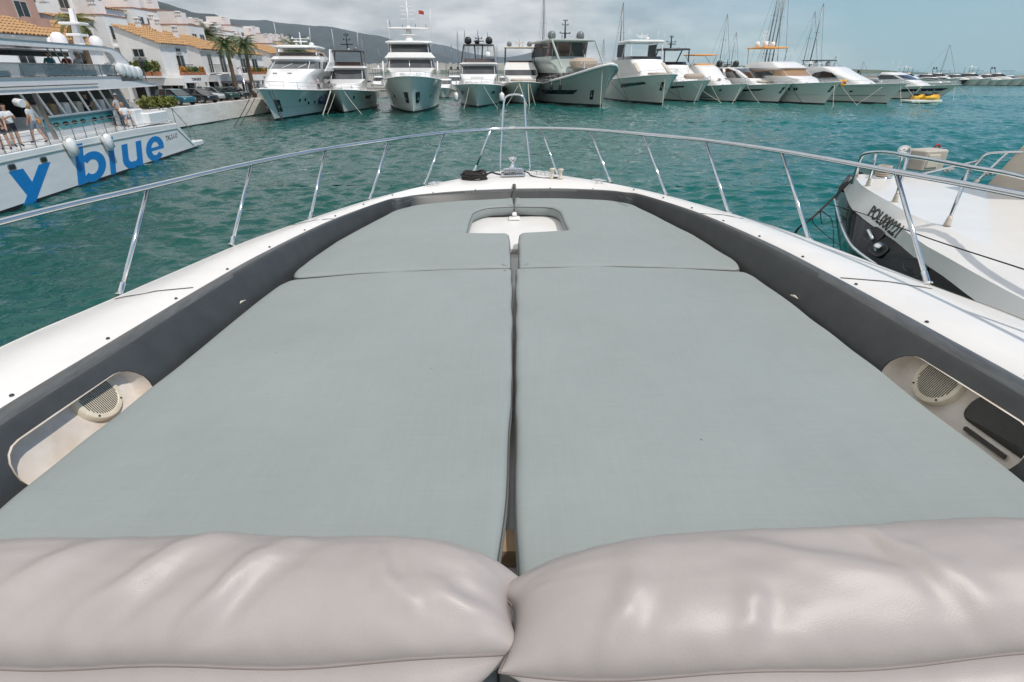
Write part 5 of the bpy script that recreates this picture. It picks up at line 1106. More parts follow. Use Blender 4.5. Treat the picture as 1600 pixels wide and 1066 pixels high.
# ------------------------------------------------------------------ lamps and low shrubs
def lamp(label, x, y, h, kind):
    o = thing('street_lamp', label, 'street lamp', (x, y, ST)); m = MB(); m.lathe([(0.14, 0), (0.12, 0.5), (0.06, 0.6), (0.05, h)], 10); m.build('post', 'dark_metal' if kind == 0 else 'steel', o, True); m = MB()
    if kind == 0:
        m.lathe([(0.08, h), (0.16, h + 0.05), (0.24, h + 0.5), (0.30, h + 0.52), (0.12, h + 0.75), (0.03, h + 0.95)], 8); m.build('lantern', 'dark_metal', o)
    else:
        for s in (-1, 1): m.tube([(0, 0, h), (0, s * 0.4, h + 0.15), (0, s * 0.8, h + 0.05)], 0.04, 6); m.ball((0, s * 0.85, h), (0.16, 0.22, 0.12), 8, 6)
        m.build('lamp_head', 'steel', o, True)
    return o
p = atx(236, 150, -38.2); lamp('black lantern street lamp beside the catamaran stern', p.x, p.y, 3.6, 0)
p = atx(387, 155, -34.6); lamp('grey double-headed lamp post at the quay edge', p.x, p.y, 3.6, 1)
for k, (u, v, x, lb) in enumerate(((232, 158, -35.4, 'round yellow-green shrub on the quay behind the catamaran stern'), (262, 168, -34.4, 'low shrub in front of the teal car'), (365, 140, -38.5, 'bushy shrub at the foot of the street palms'))):
    p = atx(u, v, x); o = thing('shrub', lb, 'shrub', (p.x, p.y, ST)); m = MB(); leaf_blob(m, (0, 0, 0.55), (1.1, 1.1, 0.6), 420, 0.2); m.build('leaves', 'leaf_yellow' if k < 2 else 'leaf_green', o); m = MB(); m.tube([(0, 0, 0), (0, 0, 0.5)], 0.06, 6); m.build('stem', 'palm_trunk', o)
# ------------------------------------------------------------------ land behind and mountains
q = MB(); q.box(-400, 30, 128.4, 420, -2, 1.7); tag(q.build('shore_land', 'quay_top'), kind='structure')
def ridge(name, pts, dist, base_d, col, seed, amp, wig=1.0):
    """pts: (u, v) of the skyline in the photo; laid at a real distance with a slope rising from the foot"""
    sky_ = []
    for u, v in pts: p = aty(u, v, dist); sky_.append((p.x, p.z))
    xs = [a for a, _ in sky_]; n = 240; rows = 26; m = MB(); R_ = []
    for j in range(rows + 1):
        f = j / rows; row = []
        for k in range(n + 1):
            x = lerp(xs[0], xs[-1], k / n); zt = interp(x, sky_)
            yy = dist - base_d * (1 - f) ** 1.0; e = f ** 1.25
            nz = noise.fractal(Vector((x / dist * 26, yy / dist * 26, seed)), 1.0, 2.1, 6)
            gul = noise.fractal(Vector((x / dist * 60, f * 1.2, seed + 5)), 0.9, 2.0, 4)
            z = zt * e * (1 + amp * 1.6 * (1 - f) * nz) + zt * amp * 0.35 * gul * math.sin(math.pi * min(1, f * 1.0)) + zt * amp * 0.10 * nz * f
            sc = yy / dist; row.append((x * (0.55 + 0.45 * sc) if False else x, yy, max(z, -2) if f > 0 else -5))
        R_.append(row)
    # back slope so that it is a solid hill
    R_.append([(x, dist + base_d * 0.4, z * 0.6) for x, y_, z in R_[-1]]); R_.append([(x, dist + base_d, -5) for x, y_, z in R_[-1]])
    m.loft(R_, False); mat(name + '_slope', col, 0.95, var=0.45, vscale=0.012 * (3000 / dist)); tag(m.build(name, name + '_slope', None, True), kind='structure')
ridge('near_mountain', [(-600, -160), (-300, -90), (0, -40), (150, -18), (227, -3), (261, 6), (280, 13), (300, 19), (318, 21), (336, 23), (354, 34), (377, 50), (410, 72), (450, 98), (480, 110)], 2600, 1300, (0.032, 0.043, 0.040), 3.0, 0.22)
ridge('far_mountain', [(250, 18), (330, 26), (370, 31), (415, 32), (435, 36), (459, 38), (490, 40), (519, 42), (556, 50), (597, 57), (640, 70), (669, 79), (700, 90), (740, 104), (770, 111)], 5200, 2200, (0.026, 0.038, 0.042), 8.0, 0.20)
ridge('distant_hills', [(560, 60), (640, 66), (670, 67), (700, 72), (720, 80), (750, 86), (790, 90), (815, 86), (830, 82), (850, 88), (880, 97), (930, 104), (1000, 108), (1080, 111)], 8200, 1500, (0.03, 0.045, 0.05), 12.0, 0.12)
# ================================================================== people
for nm, c in (('shirt_grey', (0.42, 0.40, 0.42)), ('shirt_white', (0.68, 0.70, 0.72)), ('shirt_pale', (0.55, 0.60, 0.62)), ('cloth_dark', (0.03, 0.03, 0.04)), ('cloth_blue', (0.10, 0.25, 0.42)), ('cloth_denim', (0.20, 0.24, 0.30)), ('cloth_tan', (0.42, 0.16, 0.08)), ('hair_blond', (0.42, 0.24, 0.09)), ('hair_dark', (0.03, 0.02, 0.015)), ('hat_white', (0.7, 0.68, 0.64)), ('bag_orange', (0.55, 0.26, 0.06)), ('cloth_teal', (0.05, 0.25, 0.27)), ('cloth_red', (0.35, 0.06, 0.05))):
    mat(nm, c, 0.8, var=0.15, vscale=8)
def person(label, loc, rz, pose='stand', shirt='shirt_grey', legs='cloth_dark', hair='hair_dark', parent_hat=None, shorts=False, bag=False, scale=1.0, glasses=False):
    J = {}
    sit = pose == 'sit'
    hz = 0.52 if sit else 0.92
    J['pel'] = (0, 0, hz, .13); J['bel'] = (0.01, 0, hz + .16, .125); J['che'] = (0.0, 0, hz + .36, .14); J['nk0'] = (0, 0, hz + .50, .075); J['nk'] = (0.01, 0, hz + .57, .052)
    J['hd0'] = (0.025, 0, hz + .64, .075); J['hd1'] = (0.02, 0, hz + .73, .092); J['hd2'] = (0.01, 0, hz + .80, .06)
    E_ = [('pel', 'bel', 1), ('bel', 'che', 1), ('che', 'nk0', 1), ('nk0', 'nk', 0), ('nk', 'hd0', 0), ('hd0', 'hd1', 0), ('hd1', 'hd2', 3)]
    for s, k in ((1, 'l'), (-1, 'r')):
        J['sh' + k] = (0, s * .17, hz + .46, .065)
        if sit: el, wr = (0.12, s * .24, hz + .22), (0.33, s * .14, hz + .14)
        elif pose == 'akimbo': el, wr = (-.05, s * .36, hz + .22), (0.05, s * .19, hz + .05)
        elif pose == 'phone': el, wr = (0.10, s * .23, hz + .20), (0.30, s * .08, hz + .30)
        else: el, wr = (-0.03, s * .25, hz + .19), (0.08, s * .25, hz - .03)
        J['el' + k] = (*el, .047); J['wr' + k] = (*wr, .032)
        dv = (Vector(wr) - Vector(el)).normalized(); J['pa' + k] = (*(Vector(wr) + dv * .07), .036)
        E_ += [('che', 'sh' + k, 1), ('sh' + k, 'el' + k, 1), ('el' + k, 'wr' + k, 0), ('wr' + k, 'pa' + k, 0)]
        sd = dv.cross(Vector((0, 0, 1))); sd = sd.normalized() if sd.length > .1 else Vector((1, 0, 0)); pp = Vector(J['pa' + k][:3])
        for f in range(4):
            fn = 'f%d%s' % (f, k); b = pp + sd * (-.024 + .016 * f) + dv * .02; J[fn] = (*(b + dv * (.055, .068, .064, .05)[f] + Vector((0, 0, -.012))), .008); E_.append(('pa' + k, fn, 0))
        J['th' + k] = (*(Vector(wr) + dv * .06 + sd * .055), .009); E_.append(('wr' + k, 'th' + k, 0))
        J['hp' + k] = (0, s * .10, hz - .06, .098)
        if sit: kn, an, to = (.44, s * .13, hz - .02), (.46, s * .14, hz - .43), (.62, s * .15, hz - .47)
        elif pose == 'step': kn, an, to = (.10 * s + .04, s * .11, hz - .44), (.22 * s - .02, s * .11, .09), (.22 * s + .14, s * .12, .035)
        else: kn, an, to = (.03, s * .115, hz - .44), (-.01, s * .12, .09), (.14, s * .14, .035)
        J['kn' + k] = (*kn, .062); J['an' + k] = (*an, .042); J['to' + k] = (*to, .038)
        E_ += [('pel', 'hp' + k, 2), ('hp' + k, 'kn' + k, 2), ('kn' + k, 'an' + k, 0 if shorts else 2), ('an' + k, 'to' + k, 4)]
    names = list(J); me = bpy.data.meshes.new('body'); me.from_pydata([J[n][:3] for n in names], [(names.index(a), names.index(b)) for a, b, _ in E_], [])
    ob = bpy.data.objects.new('body', me); COL.objects.link(ob); md = ob.modifiers.new('skin', 'SKIN'); md.use_smooth_shade = True
    for i, n in enumerate(names): me.skin_vertices[0].data[i].radius = (J[n][3], J[n][3] * (1.18 if n in ('che', 'bel', 'pel') else 1)); me.skin_vertices[0].data[i].use_root = (n == 'pel')
    ss = ob.modifiers.new('sub', 'SUBSURF'); ss.levels = 1; ss.render_levels = 1
    dg = bpy.context.evaluated_depsgraph_get(); m2 = bpy.data.meshes.new_from_object(ob.evaluated_get(dg)); bpy.data.objects.remove(ob)
    m2.materials.clear()
    for q in ('skin', shirt, legs, hair, 'cloth_dark'): m2.materials.append(MATS[q])
    segs = [(Vector(J[a][:3]), Vector(J[b][:3]), c, b) for a, b, c in E_]
    for p in m2.polygons:
        best = None
        for a, b, c, nm in segs:
            t = max(0, min(1, (p.center - a).dot(b - a) / max(1e-9, (b - a).length_squared))); d = (p.center - a.lerp(b, t)).length
            if best is None or d < best[0]: best = (d, c, t, nm)
        c = best[1]
        if best[3].startswith('el') and best[2] > 0.6: c = 0
        if shorts and best[3].startswith('kn') and best[2] > 0.75: c = 0
        if p.center.z > hz + .66 and (p.center.x < 0.03 or p.center.z > hz + .78): c = 3
        p.material_index = c; p.use_smooth = True
    r = thing('person', label, 'person', loc, R(rz)); r.scale = (scale,) * 3; link('body', m2, r)
    m = MB(); m.tube([(0.115, 0, hz + .72), (0.135, 0, hz + .695), (0.118, 0, hz + .685)], [.01, .015, .012], 6); m.build('nose', 'skin', r, True)
    for s in (-1, 1): m = MB(); m.ball((0.01, s * .092, hz + .71), (.018, .012, .03), 8, 6); m.build('ear', 'skin', r, True)
    if glasses: m = MB(); m.bar((0.118, -.07, hz + .735), (0.118, .07, hz + .735), 0.03, 0.03); m.build('sunglasses', 'black_plastic', r)
    else:
        for s in (-1, 1): m = MB(); m.ball((0.105, s * .032, hz + .735), .010, 6, 4); m.build('eye', 'hair_dark', r)
    if hair == 'hair_blond': m = MB(); m.loft([[(-.04 + .11 * math.cos(a * .7), .115 * math.sin(a * .7), z) for a in range(9)] for z in (hz + .80, hz + .70, hz + .58, hz + .50)], True, True) if False else m.ball((-.055, 0, hz + .66), (.08, .095, .16), 10, 8); m.build('long_hair', hair, r, True)
    if parent_hat: m = MB(); m.lathe([(0.17, 0), (0.165, .012), (0.10, .02), (0.095, .08), (0.06, .105), (0.01, .11)], 14, (0.01, 0, hz + .775)); m.build('hat', parent_hat, r, 40)
    if bag: m = MB(); m.cbox(-.12, .14, -.40, -.24, hz - .16, hz + .10, .05); bg_ = m.build('shoulder_bag', 'bag_orange', r, 40); m = MB(); m.tube([(0, -.3, hz + .08), (0, -.2, hz + .5), (0, .15, hz + .42)], .014, 5); m.build('strap', 'bag_orange', bg_)
    return r
# ================================================================== excursion catamaran on the left
mat('cat_white', (0.80, 0.80, 0.80), 0.3, var=0.0, dirt=(0.70, 0.70, 0.69), vscale=0.9, coat=0.3, stretch=(0.5, 1, 3))
mat('cat_roof', (0.80, 0.77, 0.77), 0.35, var=0.05, coat=0.2)
mat('cat_blue', (0.005, 0.20, 0.53), 0.35, var=0.08, vscale=2)
mat('teal_panel', (0.10, 0.36, 0.38), 0.4, var=0.06); mat('teal_dark', (0.02, 0.17, 0.19), 0.4)
mat('cat_dark', (0.018, 0.017, 0.018), 0.45, var=0.4, vscale=2)
mat('balustrade_glass', (0.16, 0.22, 0.25), 0.04, alpha=0.55, spec=0.8)
mat('cat_steel', (0.30, 0.28, 0.27), 0.35, 0.8)
CA = Vector((-23.4, 41.1, 0)); CRZ = math.degrees(math.atan2(-0.9885, 0.151))
cat = thing('catamaran', 'two-deck white excursion catamaran with big blue lettering on its hull', 'boat', CA, R(CRZ))
CM = Matrix.Translation(CA) @ Matrix.Rotation(R(CRZ), 4, 'Z')
def cat_world(p): return CM @ Vector(p)
def hullblock(name, ya, yb, lab=None):
    pr = [(-0.42, 0.40), (1.55, 0.46), (3.25, 1.86), (8.9, 2.04), (32, 2.04), (34, 1.6), (33, -0.3), (-0.2, -0.3)]
    m = MB(); rings = []
    for yy, g in ((ya, -0.05), (ya - 0.10, 0.0), (yb + 0.10, 0.0), (yb, -0.05)):
        rings.append([(x, yy, z + (g if z > 0.3 else 0)) for x, z in pr])
    # split the near side in planks of topside so that the rake shows
    m.loft(rings, True, True); return m.build(name, 'cat_white', cat, 25)
hullblock('near_hull', 0.0, -1.9); hullblock('far_hull', -6.3, -8.2)
m = MB(); m.box(-0.25, 33, -0.09, 0.004, -0.28, 0.11); m.build('boot_top', 'boot_black', cat)
m = MB(); m.box(3.5, 33, -6.3, -1.9, 1.1, 1.98); m.build('bridge_deck', 'cat_white', cat)
m = MB(); m.box(3.4, 32, -8.0, -0.06, 2.045, 2.07); m.build('main_deck', 'cabin_white', cat)
m = MB(); m.tube([(33, 0.01, 1.78), (16, 0.01, 1.76), (3.55, 0.01, 1.54), (1.52, 0.01, 0.22)], 0.035, 6); m.build('rub_rail', 'hull_grey', cat)
# lettering, built from thick strokes and leaning like the painted letters
SH = 0.47
def letter(strokes, s0):
    for i_, pts in enumerate(strokes):
        m = MB(); m.prism([(s0 - x - SH * (z - 0.05), 0.003, z) for x, z in pts], (0, 0.004 + 0.003 * i_, 0)); m.build('blue_letter', 'cat_blue', cat)
def arc(cx, cz, rx, rz_, a0, a1, n=22): return [(cx + rx * math.cos(R(lerp(a0, a1, k / n))), cz + rz_ * math.sin(R(lerp(a0, a1, k / n)))) for k in range(n + 1)]
def ringp(cx, cz, rx, rz_, tx, tz, a0, a1): return arc(cx, cz, rx, rz_, a0, a1) + list(reversed(arc(cx, cz, rx - tx, rz_ - tz, a0, a1)))
letter([[(0, 0.08), (0.68, 0.08), (0.68, 1.86), (0, 1.86)], ringp(1.35, 0.72, 1.24, 0.68, 0.72, 0.35, -141, 141)], 15.85)                    # b
letter([[(0, 0.08), (0.56, 0.08), (0.56, 1.86), (0, 1.86)]], 12.90)                                                                          # l
letter([[(0, 0.55), (0.66, 0.55), (0.66, 1.36), (0, 1.36)], ringp(1.10, 0.62, 1.10, 0.57, 0.66, 0.34, 176, 300), [(1.60, 0.08), (2.26, 0.08), (2.26, 1.36), (1.60, 1.36)], [(1.2, 0.06), (1.66, 0.14), (1.66, 0.5), (1.3, 0.32)]], 11.55)   # u
letter([ringp(1.18, 0.72, 1.22, 0.68, 0.70, 0.31, 0, 322), [(0.55, 0.62), (2.36, 0.62), (2.36, 0.80), (0.55, 0.80)]], 8.75)                   # e
letter([[(0, 1.38), (0.86, 1.38), (1.62, 0.45), (1.30, 0.06), (0.98, 0.30)], [(1.86, 1.38), (2.66, 1.38), (1.42, 0.02), (0.62, 0.02)]], 20.4)             # y
letter([[(0, 0.08), (0.56, 0.08), (0.56, 1.86), (0, 1.86)]], 22.1)                                                                          # end of the first word
letter([[(0, 0.08), (0.56, 0.08), (0.56, 1.5), (0, 1.5)], ringp(1.1, 1.5, 1.1, 0.5, 0.5, 0.26, 60, 180), [(-0.3, 1.08), (1.2, 1.08), (1.2, 1.33), (-0.3, 1.33)]], 24.4)
me, tw = text_mesh('2ªAL-2-1-17', 0.42, 0.004, 0.004, 0.85); me.materials.append(MATS['sign_text']); t = link('registration', me, cat); t.rotation_euler = (R(90), 0, R(180)); t.location = (5.45, 0.008, 0.98)
for s_ in (19.5, 17.5):
    m = MB(); m.prism([(s_ + p.x, 0.0, 1.78 + p.y - 0.25) for p in fillet([(-0.22, -0.12), (0.22, -0.12), (0.22, 0.12), (-0.22, 0.12)], 0.1)], (0, 0.03, 0)); f = m.build('porthole', 'cat_steel', cat)
    m = MB(); m.prism([(s_ + p.x, 0.028, 1.78 + p.y - 0.25) for p in fillet([(-0.17, -0.08), (0.17, -0.08), (0.17, 0.08), (-0.17, 0.08)], 0.07)], (0, 0.008, 0)); m.build('pane', 'glass_dark', f)
# rails along the main deck
for k in range(18):
    s_ = 9.0 + k * 0.95; m = MB(); m.tube([(s_, -0.02, 2.06), (s_ - 0.02, -0.02, 2.78)], 0.018, 6); m.build('rail_post', 'cat_steel', cat)
for z_ in (2.78, 2.55, 2.32): m = MB(); m.tube([(26, -0.02, z_), (9.0, -0.02, z_)] + ([(8.6, -0.02, 2.06)] if z_ > 2.7 else []), 0.018 if z_ > 2.7 else 0.010, 6); m.build('rail_wire', 'cat_steel', cat)
for yy in (-0.2, -1.0):
    m = MB(); m.tube([(4.2, yy, 2.9), (2.9, yy, 2.75), (1.2, yy, 1.5), (0.3, yy, 1.05)], 0.022, 6); m.tube([(4.2, yy, 2.0), (4.2, yy, 2.9)], 0.022, 6); m.tube([(2.9, yy, 1.6), (2.9, yy, 2.75)], 0.022, 6); m.tube([(1.2, yy, 0.5), (1.2, yy, 1.5)], 0.022, 6); m.tube([(0.3, yy, 0.4), (0.3, yy, 1.05)], 0.022, 6); m.build('stern_handrail', 'cat_steel', cat)
for k in range(5): m = MB(); m.box(1.5 + k * 0.36, 1.95 + k * 0.36, -1.7, -0.15, 0.45, 0.72 + k * 0.28); m.build('stern_step', 'cabin_white', cat)
m = MB(); m.cbox(3.9, 6.6, -1.75, -0.12, 2.06, 2.72, 0.08); m.build('stern_locker', 'cat_white', cat)
m = MB(); m.cbox(6.2, 7.4, -1.7, -0.5, 2.06, 2.95, 0.06); m.build('deck_box', 'cat_white', cat)
# cabin with teal dado and raked windows
YC = -1.95
m = MB(); m.box(4.2, 13.4, -7.4, YC, 2.07, 2.42); m.box(4.2, 13.4, -7.4, YC - 0.02, 2.42, 2.98); m.build('cabin_base', 'cabin_white', cat)
m = MB(); m.box(4.3, 13.35, YC - 0.01, YC + 0.03, 2.30, 2.74); dd = m.build('teal_dado', 'teal_panel', cat)
m = MB(); m.box(4.3, 13.35, YC - 0.01, YC + 0.04, 2.741, 2.88); m.build('teal_band', 'teal_dark', cat)
for k in range(10):
    s_ = 12.5 - k * 0.78 - (0.35 if k > 3 else 0); m = MB(); m.prism([(s_ + 0.24 * math.cos(a * math.pi / 8), YC + 0.032, 2.56 + 0.10 * math.sin(a * math.pi / 8)) for a in range(16)], (0, 0.02, 0)); m.build('oval_port', 'glass_dark', dd)
m = MB(); m.box(4.0, 13.2, -7.3, YC - 0.9, 2.98, 4.06); m.build('saloon_glass', 'cat_dark', cat)
for k in range(9):
    s_ = 13.6 - k * 1.12; m = MB(); m.bar((s_, YC, 2.96), (s_ + 0.55, YC - 0.05, 4.1), 0.10, 0.07, (0, 1, 0)); m.build('window_pillar', 'cabin_white', cat)
m = MB(); m.bar((13.4, YC + 0.02, 2.97), (4.2, YC + 0.02, 2.97), 0.08, 0.05); m.build('window_sill', 'cabin_white', cat)
m = MB(); m.prism([(4.3, YC + 0.1, 2.1), (5.6, YC + 0.1, 4.08), (6.3, YC + 0.1, 4.08), (5.2, YC + 0.1, 2.1)], (0, -0.12, 0)); m.build('stern_pillar', 'grey_dome', cat)
for k in range(7): m = MB(); s_ = 5.5 + k * 1.15; m.cbox(s_, s_ + 0.45, -2.75, -2.3, 2.9, 3.5, 0.05); m.build('saloon_seat', ('cream', 'cabin_white', 'teak')[k % 3], cat)
# open forward deck with posts
for s_, yy in ((14.6, -0.9), (15.0, -2.4), (17.0, -2.6), (19.5, -0.9), (22, -0.9)): m = MB(); m.bar((s_, yy, 2.06), (s_ + 0.35, yy, 4.1), 0.16, 0.12); m.build('deck_post', 'cat_steel', cat)
m = MB(); m.box(15.4, 26, -7.4, -3.2, 2.07, 4.05); m.build('wheelhouse', 'cat_dark', cat)
for k in range(3): m = MB(); m.box(16.2 + 2.2 * k, 17.6 + 2.2 * k, -3.19, -3.15, 2.9, 3.9); m.build('wheelhouse_window', 'glass_dark', cat)
m = MB(); m.lathe([(0.08, 0), (0.16, 0.12), (0.17, 0.42), (0.15, 0.44)], 14, (17.3, -0.35, 3.85), (0.35, 0.9, -0.15)); m.build('loudspeaker', 'cabin_white', cat, 40)
m = MB(); m.cbox(14.4, 17.0, -2.4, -1.5, 2.07, 2.55, 0.06); m.build('deck_bench', 'cat_white', cat)
# upper deck (set in from the hull side)
def UPD(p): return (1.066 * p[0] - 3.06, p[1] - 1.15, p[2])
MB.POST = UPD
m = MB(); pr = [(32, 4.16), (13.3, 4.07), (5.0, 4.10), (4.5, 4.22), (9.0, 4.70), (9.6, 4.74), (32, 4.76)]; m.loft([[(x, 0.05, z) for x, z in pr], [(x, 0.12, z) for x, z in pr], [(x, -8.1, z) for x, z in pr]], True, True); m.build('upper_deck', 'cat_roof', cat, 20)
m = MB(); m.tube([(32, 0.125, 4.40), (11.5, 0.125, 4.37)], 0.022, 5); m.build('deck_line', 'cat_dark', cat)
for k in range(11):
    s_ = 9.0 + k * 1.52; m = MB(); m.box(s_ + 0.02, s_ + 1.48, -0.06, -0.045, 4.80, 5.30); m.build('balustrade_pane', 'balustrade_glass', cat)
    m = MB(); m.bar((s_, -0.05, 4.75), (s_, -0.05, 5.32), 0.035, 0.035); m.build('balustrade_post', 'cat_steel', cat)
m = MB(); m.tube([(26, -0.05, 5.32), (8.9, -0.05, 5.32)], 0.022, 6); m.build('balustrade_rail', 'steel', cat)
for sx in (0.0, -7.7):
    m = MB(); pr = [(30, 6.02), (9.5, 6.02), (9.0, 5.92), (8.75, 5.6), (8.7, 5.2), (8.9, 4.76), (6.7, 4.74), (6.95, 5.0), (7.6, 5.7), (8.15, 6.08), (8.8, 6.22), (10, 6.26), (30, 6.26)]
    P2 = fillet(pr, 0.12, 3); m.loft([[(p.x, sx - 0.04, p.y) for p in P2], [(p.x, sx, p.y) for p in P2], [(p.x, sx - 0.35, p.y) for p in P2]], True, True); m.build('roof_beam', 'cat_roof', cat, 25)
m = MB(); m.box(9.2, 30, -7.69, -0.36, 6.10, 6.22); m.build('canopy_roof', 'cat_roof', cat)
for s_ in (12.9, 13.4, 13.9): m = MB(); m.tube([(s_, -0.12, 4.75), (s_ + 0.35, -0.12, 6.05)], 0.03, 6); m.build('canopy_post', 'cat_steel', cat)
m = MB(); m.box(9.8, 14.2, -3.2, -1.8, 5.72, 5.92); m.build('rolled_awning', 'awning_grey', cat); m = MB(); m.box(9.7, 14.3, -3.25, -1.75, 5.921, 5.99); m.build('awning_cap', 'cabin_white', cat)
m = MB(); m.box(16.5, 20, -3.4, -2.6, 4.76, 5.9); m.build('bar_counter', 'cat_dark', cat)
m = MB(); m.prism([(14.3, -0.5, 4.78), (15.1, -0.5, 4.78), (14.9, -0.5, 5.3), (14.2, -0.5, 5.3)], (0, -0.7, 0)); m.build('sun_lounger', 'cabin_white', cat)
for k in range(6): m = MB(); s_ = 9.6 + k * 1.25 + (1.6 if k > 3 else 0); m.cbox(s_, s_ + 0.95, -1.5, -0.8, 4.76, 5.02, 0.05); m.cbox(s_, s_ + 0.95, -1.62, -1.48, 5.0, 5.35, 0.05); m.build('deck_seat', 'teal_panel', cat, 30)
for k in range(4):
    s_ = 8.55 - k * 0.62; m = MB(); m.lathe([(0.18, 0), (0.30, 0.03), (0.36, 0.10), (0.36, 1.0), (0.30, 1.07), (0.18, 1.1)], 18, (s_, 0.22, 5.08 - 0.06 * k), (0, -1, 0)); raft = thing('life_raft', ('white life raft canister on the upper deck edge, nearest the canopy', 'second white life raft canister from the canopy', 'third white life raft canister from the canopy', 'white life raft canister nearest the catamaran stern')[k], 'life raft', CA, R(CRZ), 'life rafts on the catamaran'); m.build('canister', 'cat_white', raft, 40)
    for e in (0.3, 0.75): m = MB(); m.tube([(s_ + 0.368 * math.cos(a * math.pi / 9), 0.22 - e, 5.08 - 0.06 * k + 0.368 * math.sin(a * math.pi / 9)) for a in range(18)], 0.012, 4, True); m.build('strap', 'cat_dark', raft)
    m = MB(); m.box(s_ - 0.3, s_ + 0.3, -0.75, 0.05, 4.45, 4.74 - 0.06 * k); m.build('cradle', 'cat_steel', raft)
# mast and domes on the roof
m = MB(); m.loft([[(s_ + a * w, -1.2 + b * w, z) for a, b in ((-1, -1), (1, -1), (1, 1), (-1, 1))] for s_, w, z in ((9.55, 0.20, 6.2), (9.45, 0.14, 7.0), (9.2, 0.10, 8.1))], True, True); m.build('mast', 'cat_roof', cat)
for z_, w_ in ((7.3, 0.55), (6.75, 0.35)): m = MB(); m.cbox(9.0, 9.9, -1.2 - w_, -1.2 + w_, z_, z_ + 0.12, 0.03); m.build('mast_platform', 'cat_roof', cat)
for s_, yy, r_ in ((11.6, -1.0, 0.36), (8.75, -0.75, 0.35), (10.6, -1.9, 0.26)): m = MB(); m.lathe([(r_ * 0.85, -0.05), (r_, 0.3 * r_), (r_, 0.75 * r_), (r_ * 0.85, 1.2 * r_), (r_ * 0.5, 1.55 * r_), (0.02, 1.68 * r_)], 18, (s_, yy, 6.24)); m.build('radar_dome', 'cat_roof', cat, True)
MB.POST = None
# box fenders
for s_, z_, lb in ((15.5, 1.42, 'white box fender over the letter b on the catamaran hull'), (12.4, 1.30, 'white box fender over the letter l on the catamaran hull')):
    o = thing('fender', lb, 'fender', cat_world((s_, 0.02, z_)), R(CRZ), 'box fenders of the catamaran'); m = MB(); m.M = Matrix.Rotation(R(16), 4, 'Y'); m.cbox(-0.27, 0.27, 0, 0.36, 0, 0.82, 0.10); m.build('fender_body', 'cabin_white', o, 60)
    for e in (-0.2, 0.2): m = MB(); m.tube([(e + 0.2, 0.2, 0.8), (e + 0.3, -0.12, 1.4)], 0.014, 5); m.build('fender_line', 'rope_white', o)
# people on board
def cp(s_, y_, z_): return cat_world((s_, y_, z_))
person('man in grey T-shirt and cap standing hands on hips near the catamaran stern', cp(7.6, -1.2, 2.07), 8, 'akimbo', 'shirt_grey', 'cloth_dark', 'hair_dark', 'shirt_grey', glasses=True)
person('person in pale shirt sitting on the stern bench below the standing man', cp(8.1, -0.7, 2.06), -40, 'sit', 'shirt_white', 'cloth_blue', 'hair_blond', shorts=True)
person('blond woman with orange shoulder bag at the catamaran rail', cp(16.0, -0.75, 2.07), -170, 'step', 'shirt_pale', 'cloth_denim', 'hair_blond', bag=True, shorts=True)
person('person in light shirt and dark shorts at the left edge of the catamaran deck', cp(17.4, -0.8, 2.07), -20, 'phone', 'shirt_white', 'cloth_dark', 'hair_dark', shorts=True)
person('person in pale top half cut by the left picture edge', cp(18.4, -0.6, 2.07), -60, 'stand', 'shirt_pale', 'cloth_dark', 'hair_blond', shorts=True)
person('person in white sun hat sitting on the upper deck behind the glass', cp(7.81, -2.35, 4.58), -80, 'sit', 'shirt_white', 'cloth_red', 'hair_dark', 'hat_white', shorts=True)
person('dark-haired person sitting beside the white sun hat on the upper deck', cp(8.88, -2.35, 4.58), -80, 'sit', 'cloth_red', 'cloth_denim', 'hair_dark', shorts=True)
person('person in teal sitting further forward on the upper deck', cp(10.37, -2.35, 4.58), -70, 'sit', 'cloth_teal', 'cloth_dark', 'hair_dark', shorts=True)
person('person in dark clothes sitting inside the catamaran saloon', cp(8.2, -2.45, 2.55), -70, 'sit', 'cloth_dark', 'cloth_dark', 'hair_dark')
p = YACHT1.root.matrix_basis @ YACHT1.h(0.60, 1, 1); person('man in dark trousers standing on the side deck of the first big yacht', (p.x - 0.55, p.y, p.z - 0.2), -40, 'stand', 'shirt_grey', 'cloth_dark', 'hair_dark')
p = YACHT1.root.matrix_basis @ YACHT1.h(0.62, 0.55, 1)
for k, (t_, lb) in enumerate(((0.615, 'round navy fender hung on the side of the first big yacht'), (0.575, 'long navy fender right of the round one on the first big yacht'))):
    p = YACHT1.root.matrix_basis @ YACHT1.h(t_, 0.50, 1, 0.3); fender((p.x, p.y, p.z - 0.1), 0.42 if k == 0 else 0.26, 0.95 if k == 0 else 1.3, 'navy', lb, 1.2)
# ================================================================== boat alongside on the right
mat('nb_white', (0.76, 0.74, 0.72), 0.3, var=0.05, vscale=1.2, coat=0.3)
mat('nb_black', (0.008, 0.010, 0.012), 0.10, spec=0.10)
mat('nb_cream', (0.52, 0.46, 0.39), 0.4, var=0.08)
XC = 7.75
nb = thing('motor_boat', 'white boat with black hull band and registration lettering alongside on the right', 'boat', (XC, 0, 0))
ZG = 3.0
def curve(px, z, aft):
    P = [atz(u, v, z) for u, v in px]; P = [Vector((min(-0.02, p.x - XC), p.y, z)) for p in P]; st_ = P[0]
    P = [Vector((0, st_.y + 0.10, z))] + P + [Vector((x, y_, z)) for x, y_ in aft]
    return resamp(catmull(P, 6), 70)
D_ = curve([(1336, 274), (1340, 282), (1351, 293), (1392, 317), (1424, 335), (1473, 355), (1579, 399)], 3.0, [(-1.95, 4.0), (-2.0, 1), (-2.0, -6)])
K_ = curve([(1330, 279), (1335, 297), (1357, 318), (1375, 331), (1438, 378), (1476, 400)], 2.84, [(-2.28, 5.0), (-2.38, 3.0), (-2.4, 0), (-2.4, -6)])
